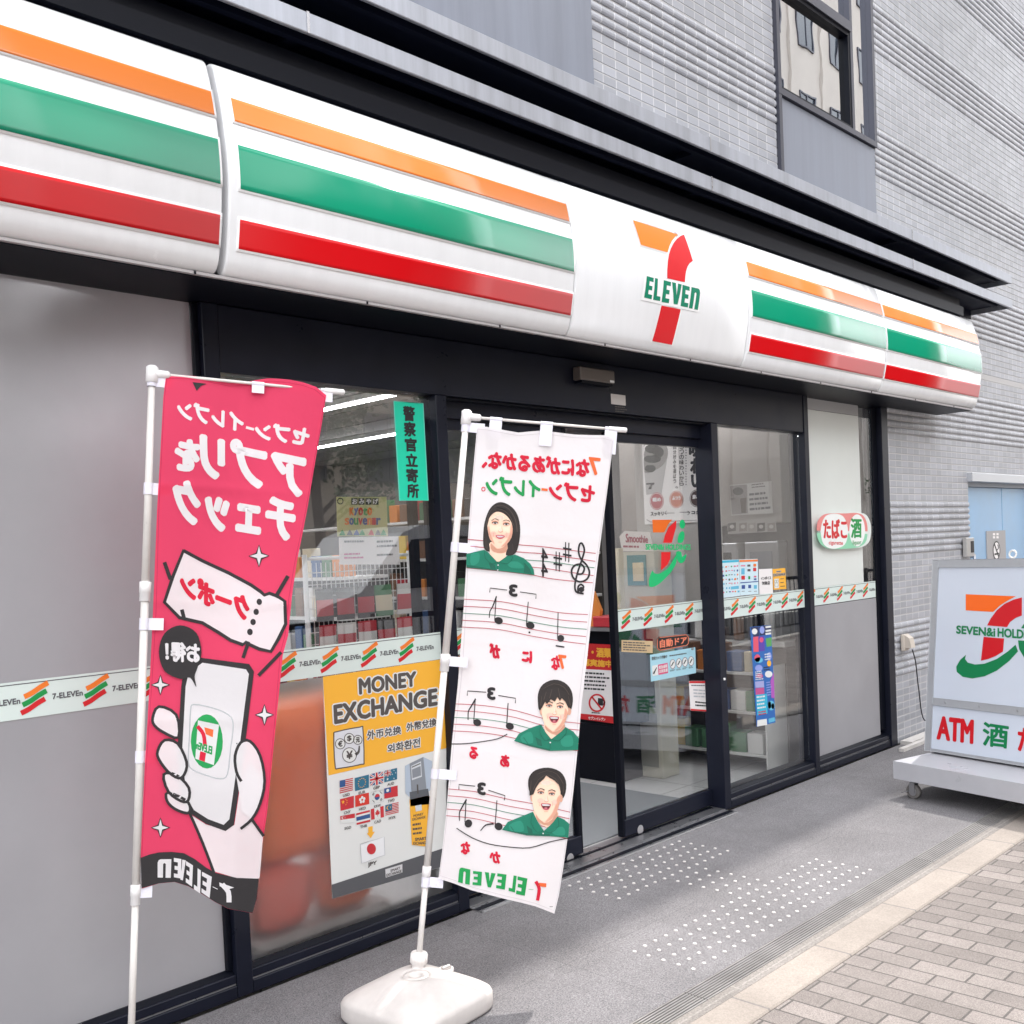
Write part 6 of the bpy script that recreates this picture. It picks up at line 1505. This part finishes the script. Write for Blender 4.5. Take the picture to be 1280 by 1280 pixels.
for ux, uy0, uy1, what, zz in ((6.28, 2.08, 4.3, 'tall unit beyond the doors', ((.55, 'low'), (.9, 'chest high'), (1.25, 'upper'), (1.6, 'fifth'), (1.95, 'top'))), (4.63, 2.78, 5.2, 'unit behind the left window', ((.55, 'low'), (.9, 'middle'), (1.2, 'fourth'), (1.5, 'top')))):
    for z, row in zz:
        y = uy0
        while y < uy1:
            c = rnd.randrange(len(gm)); o = bpy.data.objects.new('product', gm[c]); col.objects.link(o); o.location = (ux, y, z + .001); o.rotation_euler = (0, 0, rnd.uniform(-.1, .1))
            tag(o, 'small packet of goods on the %s shelf of the %s' % (row, what), 'product', 'goods on the %s shelf of the %s' % (row, what)); y += rnd.uniform(.125, .155)
# dark drinks cabinet and counter with coffee machine
mb = MB(); mb.box(5.52, 6.1, .98, 1.9, .002, .40, DARKER, bev=.004); ct = mb.build('end_cabinet'); tag(ct, 'low black cabinet inside the doorway carrying the no drinking poster', 'cabinet')
mb = MB(); mb.box(5.53, 6.1, .90, 1.9, .402, 1.06, DARKER); mb.box(5.44, 6.1, .86, 1.9, 1.061, 1.085, STEEL); mb.build('top', ct)
k = K(720, 680, 5.5625); g = GX(5.515)
o = sheet(g, [k(55, 690), (k(255, 700)), k(280, 1250), k(20, 1215)], ink('poster red', '#cf1d24'), 'no_drink_poster', 'red and white under age drinking warning poster inside the doorway', 'poster')
a = Art(g, k, base=.0012)
a.poly([(45, 868), (262, 880), (275, 1200), (25, 1178)], ink('paper white', '#eeeae9'), 1, sm=0)
a.text('たばこ・酒類', [(-60, 712), (246, 728), (246, 790), (-60, 774)], IY, 2, bold=3); a.text('年齢確認実施中', [(-110, 788), (250, 812), (250, 856), (-110, 836)], IY, 2, bold=3)
a.bars([(60, 884), (245, 895), (245, 1030), (58, 1020)], 5, IK, 2, words=6); a.ring(147, 1105, 52, 58, 12, IR, 3); a.line([(112, 1062), (182, 1150)], 12, IR, 4); a.poly([(155, 1070), (190, 1075), (188, 1125), (152, 1120)], IK, 3); a.line([(190, 1085), (203, 1100), (188, 1115)], 7, IK, 3); a.bars([(110, 1165), (190, 1170), (190, 1186), (110, 1182)], 1, IK, 2, words=5)
a.text('セブン-イレブン', [(88, 1198), (205, 1210), (205, 1228), (88, 1218)], ink('paper white', '#eeeae9'), 2, bold=1); a.build('lettering', o)
mb = MB(); mb.extrude_profile([(1.34, 1.087), (1.08, 1.087), (1.06, 1.20), (1.12, 1.33), (1.28, 1.36), (1.36, 1.25)], 5.50, 5.53, PK[5], axis='x'); o = mb.build('snack_display'); tag(o, 'orange shaped price card standing on the low black cabinet', 'card')
mb = MB(); mb.box(5.46, 5.7, .93, 1.10, 1.087, 1.16, PK[0], bev=.006); mb.box(5.60, 5.66, .96, 1.03, 1.161, 1.62, PK[1], bev=.006); o = mb.build('goods_box'); tag(o, 'small red box with a tall pack beside the orange price card', 'box')
# coffee counter behind the right door leaf
cc = thing('coffee_counter', (6.9, .8, 0), 'grey coffee counter with machines behind the right hand glass', 'counter')
mb = MB(); mb.box(6.65, 7.4, .30, 1.75, .002, .86, M('counter front', '#77706c', rough=.5), bev=.003); mb.build('body', cc)
mb = MB(); mb.box(6.58, 7.42, .27, 1.78, .861, .90, SHELFW, bev=.004); mb.build('top', cc)
mb = MB(); mb.box(6.66, 7.2, .30, 1.75, 1.75, 2.62, M('counter panel', '#a59e97', rough=.6, var=.05), bev=.003); mb.build('upper_panel', cc)
mb = MB(); mb.box(6.80, 7.3, .30, 1.75, .902, 1.748, M('counter recess', '#3c3a3b', rough=.6)); mb.build('back_panel', cc)
sh = thing('goods_shelf', (6.5, 1.0, 0), 'low white goods shelf in front of the coffee counter', 'shelf')
for z in (.12, .42, .70):
    mb = MB(); mb.box(6.36, 6.64, .32, 1.72, z - .02, z, SHELFW, bev=.003); mb.build('shelf', sh)
for y in (.31, 1.72):
    mb = MB(); mb.box(6.36, 6.64, y, y + .012, .002, .74, SHELFW); mb.build('side_panel', sh)
for z, row in ((.12, 'bottom'), (.42, 'middle'), (.70, 'top')):
    y = .42
    while y < 1.66:
        o = bpy.data.objects.new('product', gm[rnd.randrange(len(gm))]); col.objects.link(o); o.location = (6.44, y, z + .001); o.rotation_euler = (0, 0, rnd.uniform(-.1, .1)); o.scale = (1, 1, .9)
        tag(o, 'small packet of goods on the %s board of the low shelf by the coffee counter' % row, 'product', 'goods on the %s board of the low shelf' % row); y += rnd.uniform(.12, .15)
for i, (y, h_, w_) in enumerate(((.40, .26, 'nearest the window'), (.66, .20, 'second from the window'), (1.0, .30, 'farthest from the window'))):
    mb = MB(); pts = []
    for q in range(int(h_ / .02)): pts += [((6.61, y, .905 + q * .02), .036), ((6.61, y, .921 + q * .02), .041)]
    mb.tube([p for p, _ in pts], [r for _, r in pts], PK[6] if i != 1 else PK[7], 16); tag(mb.build('cup_stack'), 'stack of paper cups on the coffee counter, %s' % w_, 'cups', 'paper cup stacks on the coffee counter')
def machine(y0, y1, lab, screen):
    t = thing('coffee_machine', (6.72, (y0 + y1) / 2, .9), lab, 'coffee machine', 'machines on the coffee counter')
    mb = MB(); mb.box(6.66, 6.79, y0, y1, .903, 1.62, M('machine silver', '#a6a5a6', rough=.35, metal=.4), bev=.008); mb.build('body', t)
    mb = MB(); mb.box(6.652, 6.659, y0 + .05, y1 - .05, 1.22, 1.55, screen); mb.build('front_panel', t)
    mb = MB(); mb.box(6.63, 6.658, y0 + .06, y1 - .06, .93, 1.15, DARKER, bev=.004); mb.build('spout_bay', t)
machine(.34, .62, 'silver coffee machine nearest the window', M('panel steel', '#7c7f86', rough=.3)); machine(.68, .98, 'dark fronted coffee machine in the middle of the counter', M('panel black', '#2b2c30', rough=.25)); machine(1.06, 1.40, 'white framed smoothie machine farthest inside', M('panel teal', '#4c8486', rough=.3))
k = K(760, 540, 7.1143); g = GX(6.0)
o = sheet(g, [k(305, 85), k(858, 45), k(870, 800), k(330, 822)], ink('coffee poster paper', '#efebe7'), 'coffee_poster', 'large coffee poster with a paper cup and three round badges', 'poster', th=.004)
a = Art(g, k, base=.0046)
ob_ = [(322, 125), (345, 100), (600, 70), (858, 50), (866, 780), (600, 792), (380, 800), (350, 780)]
a.line(ob_, 5, IDG, 1)
a.poly([(328, 360), (400, 352), (480, 310), (530, 240), (500, 420), (478, 560), (420, 545), (345, 560)], ink('cup', '#bcb9b6'), 1); a.poly([(326, 180), (360, 130), (430, 105), (500, 105), (535, 150), (530, 235), (480, 308), (400, 350), (328, 360)], ink('cup lid', '#8d8a85'), 1, sm=2)
for cx, cy, rx, ry, c in ((400, 150, 68, 40, ink('coffee dark', '#1d241f')), (400, 240, 75, 36, ink('coffee dark', '#1d241f')), (380, 325, 48, 34, ink('coffee dark', '#1d241f')), (450, 180, 50, 50, ink('coffee dark', '#1d241f')), (370, 200, 50, 12, ink('cup lid', '#8d8a85')), (385, 285, 62, 12, ink('cup lid', '#8d8a85'))): a.ell(cx, cy, rx, ry, c, 2)
a.block('7', [(345, 456), (418, 450), (418, 508), (345, 510)], IK, 3); a.text('ELEVEn', [(348, 475), (418, 470), (418, 488), (348, 492)], ink('cup', '#bcb9b6'), 4)
for ch, x, y0, y1, w in (('味', 790, 75, 225, 60), ('わ', 795, 240, 365, 55), ('い', 800, 385, 488, 52), ('。', 840, 470, 510, 18)): a.text(ch, [(x - w, y0), (x + w, y0 - 4), (x + w, y1), (x - w, y1)], IK, 2, bold=7 if ch != '。' else 2)
for i, ch in enumerate('３つの味わいから'): a.text(ch, [(640, 110 + i * 47), (678, 108 + i * 47), (678, 148 + i * 47), (640, 150 + i * 47)], IDG, 2, bold=1.4)
for i, ch in enumerate('自分好みを選ぼう。'): a.text(ch, [(584, 118 + i * 43), (610, 116 + i * 43), (610, 152 + i * 43), (584, 154 + i * 43)] if ch != '。' else [(605, 485), (625, 485), (625, 500), (605, 500)], IDG, 2, bold=1.4)
a.line([(634, 108), (640, 492)], 3, IDG, 2); a.bars([(692, 105), (704, 105), (706, 480), (694, 480)], 16, IGR, 2, words=1)
for x, y, c, tx in ((438, 615, '#b8565c', '軽め'), (612, 600, '#c7735a', 'ふつう'), (792, 590, '#4a332f', '濃いめ')):
    c = ink('badge ' + c[1:], c); a.ell(x, y, 62, 78, c, 2); a.ring(x, y, 55, 70, 4, ink('coffee poster paper', '#efebe7'), 3); a.text(tx, [(x - 36, y - 30), (x + 36, y - 32), (x + 36, y + 2), (x - 36, y + 4)], ink('paper white', '#eeeae9'), 3, bold=2)
a.text('スッキリ', [(384, 712), (497, 708), (497, 742), (384, 746)], IK, 2, bold=2.4); a.text('コク深', [(748, 700), (858, 696), (858, 728), (748, 732)], IK, 2, bold=2.4)
a.line([(505, 722), (592, 720)], 5, IK, 2); a.line([(642, 714), (732, 712)], 5, IK, 2)
for s_, x in ((1, 508), (-1, 730)): a.line([(x + s_ * 16, 702), (x, 720), (x + s_ * 16, 736)], 5, IK, 2)
a.build('print', o)
mb = MB(); mb.box(6.0055, 6.03, .4, 1.1, 1.2, 2.45, M('poster board', '#b1aca6', rough=.6)); o = mb.build('poster_board'); tag(o, 'upright board behind the large coffee poster', 'board')
k = K(740, 480, 3.2821); g = GX(6.62)
o = sheet(g, [k(565, 415), k(736, 398), k(742, 530), k(572, 540)], ink('menu paper', '#cfccc8'), 'menu_notice', 'pale menu notice with a photo of a cup on its left', 'notice')
a = Art(g, k, base=.0012); a.poly([(567, 418), (636, 412), (640, 530), (574, 536)], ink('photo grey', '#8d8885'), 1); a.ell(600, 440, 22, 16, ink('coffee dark', '#1d241f'), 2); a.poly([(608, 470), (634, 466), (632, 528), (614, 530)], ink('photo brown', '#50423b'), 2); a.bars([(655, 410), (720, 402), (722, 424), (656, 430)], 2, IDG, 2, words=4); a.bars([(645, 445), (735, 436), (738, 518), (648, 526)], 4, IGR, 2, words=4); a.build('print', o)
o = sheet(g, [k(555, 566), k(752, 545), k(758, 605), k(558, 616)], ink('strip paper', '#aaa5a0'), 'price_strip', 'grey strip of small cup pictures below the menu notice', 'notice')
a = Art(g, k, base=.0012)
for x, c in ((575, '#3a3432'), (620, '#7e766f'), (656, '#9a938c'), (694, '#3a3432'), (736, '#8a827a')): a.poly([(x - 16, 572), (x + 16, 568), (x + 16, 602), (x - 16, 606)], ink('cup photo ' + c[1:], c), 1); a.ell(x, 585, 9, 8, ink('strip light', '#c6c1bb'), 2)
a.build('print', o)
k = K(760, 540, 7.1143); g = GX(5.8)
o = sheet(g, [k(105, 930), k(150, 880), k(380, 890), k(405, 1060), k(130, 1060)], ink('smoothie card', '#d6cfc8'), 'smoothie_sign', 'pale card lettered in red on top of the smoothie machine', 'card', th=.006)
a = Art(g, k, base=.0068); a.text('Smoothie', [(165, 905), (360, 925), (360, 985), (165, 980)], ink('smoothie red', '#9c4452'), 2, bold=3); a.bars([(140, 1000), (330, 1005), (330, 1045), (140, 1040)], 1, ink('smoothie red', '#9c4452'), 2, words=4); a.build('lettering', o)
sm_ = thing('smoothie_machine', (5.9, .9, 0), 'pale smoothie machine with a teal screen behind the sliding door glass', 'vending machine')
q = [onX(*k(*p), 5.8) for p in ((120, 1062), (410, 1062))]
ya, yb = q[1][1], q[0][1]
mb = MB(); mb.box(5.8, 6.0, ya, yb, .002, q[0][2] - .004, M('machine pale', '#bdb9a8', rough=.4), bev=.006); mb.build('body', sm_)
z0 = onX(*K(760, 700, 5.8214)(200, 185), 5.8)[2]; z1 = q[0][2] - .03
mb = MB(); mb.box(5.793, 5.799, ya + .07, yb - .05, z0, z1, M('panel teal', '#4c8486', rough=.3)); sc_ = mb.build('screen', sm_)
mb = MB(); mb.box(5.790, 5.7925, ya + .09, yb - .10, z0 + .03, z0 + .16, M('cup picture', '#d8c6a0', rough=.5), bev=.001); mb.build('picture', sc_)
mb = MB(); mb.box(5.79, 5.799, ya + .04, yb - .04, .50, .98, DARKER); mb.build('cup_bay', sm_)
mb = MB(); mb.box(5.792, 5.799, ya + .03, yb - .03, .08, .46, M('machine door grey', '#8f8d86', rough=.4), bev=.002); mb.build('door', sm_)
# entrance mat
mb = MB(); mb.box(3.3, 5.4, .20, 1.22, .0005, .010, M('grey mat', '#85888a', rough=.95, bump=.5, bscale=220), bev=.002); tag(mb.build('door_mat'), 'grey entrance mat just inside the sliding doors', 'mat')

# ================================================================== ACROSS THE STREET (seen in the glass)
def facade(name, x0, x1, y0, depth, h, wallm, nx, nz, ww, wh, zs0, lab, dz=3.2):
    b_ = thing(name, ((x0 + x1) / 2, y0 - depth / 2, 0), lab, 'building', 'buildings across the street')
    mb = MB(); mb.box(x0, x1, y0 - depth, y0, -.1, h, wallm)
    mb.box(x0, x1, y0 + .001, y0 + .06, h - .5, h + .2, wallm)
    for i in range(nx + 1):
        x = x0 + (x1 - x0) * i / nx; mb.box(x - .12, x + .12, y0 + .001, y0 + .10, 3.2, h - .5, wallm)
    mb.build('wall', b_)
    f0 = None
    for r in range(nz):
        for c in range(nx):
            x = x0 + (x1 - x0) * (c + .5) / nx; z = zs0 + r * dz
            if f0 is None:
                mb = MB(); frame_rect(mb, -ww / 2, ww / 2, -wh / 2, wh / 2, .06, 0, .07, WF); mb.box(-.03, .03, .005, .06, -wh / 2 + .06, wh / 2 - .06, WF); mb.box(-ww / 2 + .061, ww / 2 - .061, .01, .03, -wh / 2 + .061, wh / 2 - .061, M('far window glass', '#39424c', rough=.08, spec=.9))
                me = bpy.data.meshes.new('window'); mb.bm.to_mesh(me); mb.bm.free()
                for mt in mb.mats: me.materials.append(mt)
                f0 = bpy.data.objects.new('window', me); o = f0
            else: o = f0.copy()
            col.objects.link(o); o.parent = b_; o.location = Vector((x, y0 + .001, z)) - b_.location
    return b_
facade('office_building', -14, 6.5, -16.8, 10, 9, M('stone cladding', '#a8a096', rough=.8, var=.1, vscale=.6), 7, 2, 1.7, 1.6, 4.6, 'grey stone building across the street, nearest the shop')
facade('office_building', 7.2, 24.0, -17.2, 10, 11.5, M('beige render', '#b3a696', rough=.85, var=.08, vscale=.5), 6, 2, 1.6, 1.7, 4.4, 'beige rendered building across the street with two rows of windows')
facade('apartment_building', 25.0, 62.0, -17.0, 12, 34, M('tan tile cladding', '#c4bdb6', rough=.8, var=.08, vscale=.4), 14, 7, 1.3, 1.5, 9.0, 'tall tan tiled apartment building farther along across the street', dz=3.3)
# guard railing
rl = thing('guard_railing', (10, -5.1, 0), 'dark steel guard railing along the roadside kerb', 'railing')
mb = MB(); mb.box(1.0, 30, -5.12, -5.08, .95, 1.0, DARK); mb.box(1.0, 30, -5.115, -5.085, .18, .21, DARK)
x = 1.05
while x < 30: mb.tube([(x, -5.1, .21), (x, -5.1, .95)], .009, DARK, 6, caps=False); x += .13
mb.build('rail', rl)
for i in range(16):
    mb = MB(); mb.box(1.0 + i * 1.92, 1.05 + i * 1.92, -5.13, -5.07, -.003, 1.03, DARK, bev=.003); mb.build('post', rl)
# van
VX = -1.3
vn_ = thing('parked_van', (10.6 + VX, -7.3, 0), 'white van parked at the far side of the railing', 'van')
VW = M('van paint white', '#e9e9ea', rough=.25, coat=.6); VG = M('van glass', '#1d2329', rough=.06, spec=.9); TY = M('tyre', '#1d1d1f', rough=.8)
mb = MB(); mb.extrude_profile([(8.2, .22), (8.15, .75), (8.35, 1.05), (8.95, 1.22), (9.65, 1.93), (9.95, 2.02), (12.7, 2.0), (12.95, 1.85), (13.05, .9), (13.0, .22)], -8.15, -6.45, VW, axis='y'); [setattr(v_.co, 'x', v_.co.x + VX) for v_ in mb.bm.verts]; b_ = mb.build('body', vn_)
mb = MB()
for y in (-6.44, -8.16):
    for q in ([(9.25, 1.22), (9.78, 1.84), (10.45, 1.86), (10.45, 1.22)], [(10.6, 1.22), (10.6, 1.86), (11.7, 1.86), (11.7, 1.22)], [(11.85, 1.22), (11.85, 1.86), (12.75, 1.84), (12.85, 1.22)]): mb.extrude_profile(q, y - .006, y + .006, VG, axis='y')
[setattr(v_.co, 'x', v_.co.x + VX) for v_ in mb.bm.verts]; mb.build('side_window', b_)
for x in (9.1 + VX, 12.1 + VX):
    for y in (-6.5, -8.1):
        mb = MB(); mb.tube([(x, y - .1, .19), (x, y - .09, .19), (x, y + .09, .19), (x, y + .1, .19)], [.28, .31, .31, .28], TY, 24); w_ = mb.build('wheel', vn_); mb = MB(); mb.tube([(x, y - .112, .19), (x, y + .112, .19)], [.18, .18], STEEL, 16); mb.build('rim', w_)
mb = MB(); mb.box(8.16 + VX, 8.3 + VX, -6.8, -6.5, .72, .9, M('lamp glass', '#dfe3e6', rough=.1)); mb.build('headlight', vn_)
# street trees
def tree(x, y, h, r, seed, lab):
    t = thing('street_tree', (x, y, 0), lab, 'tree', 'street trees along the far kerb'); rd = random.Random(seed)
    mb = MB(); BK = M('bark', '#5d5046', rough=.95, bump=.6, bscale=30)
    mb.tube([(x, y, -.05), (x + .05, y, h * .25), (x, y + .05, h * .5), (x + .04, y, h * .8)], [.16, .13, .09, .03], BK, 10)
    tips = []
    for i in range(16):
        a_ = rd.uniform(0, 6.28); z0 = h * rd.uniform(.3, .65); L = r * rd.uniform(.6, 1.05); e = (x + math.cos(a_) * L, y + math.sin(a_) * L, z0 + L * rd.uniform(.5, 1.1))
        mb.tube([(x, y, z0), (x + math.cos(a_) * L * .5, y + math.sin(a_) * L * .5, z0 + L * .35), e], [.045, .03, .01], BK, 6); tips.append(e)
    mb.build('trunk', t)
    mb = MB(); L1, L2 = M('leaf green', (.055, .10, .03), rough=.6), M('leaf dark green', (.035, .07, .022), rough=.6)
    cl_ = tips + [(x + rd.gauss(0, r * .4), y + rd.gauss(0, r * .4), h * rd.uniform(.5, 1.0)) for _ in range(22)]
    for c in cl_:
        R0 = rd.uniform(.35, .7)
        for _ in range(85):
            v = Vector((rd.gauss(0, 1), rd.gauss(0, 1), rd.gauss(0, .7))).normalized() * R0 * rd.uniform(.3, 1) ** .5; p = Vector(c) + v
            u = Vector((rd.uniform(-1, 1), rd.uniform(-1, 1), rd.uniform(-1, 1))).normalized() * .07; w = u.orthogonal().normalized() * .035
            mb.face([p - u, p + w, p + u, p - w], L1 if rd.random() < .55 else L2)
    mb.build('crown', t, fix=False)
tree(7.5, -13.6, 6.5, 1.7, 1, 'street tree across the road opposite the window'); tree(12.2, -13.7, 6.9, 1.6, 2, 'street tree across the road before the beige building'); tree(18.2, -13.6, 7.5, 2.0, 3, 'street tree across the road at the end of the beige building'); tree(41.0, -13.6, 6.8, 1.9, 4, 'street tree farthest along across the road')
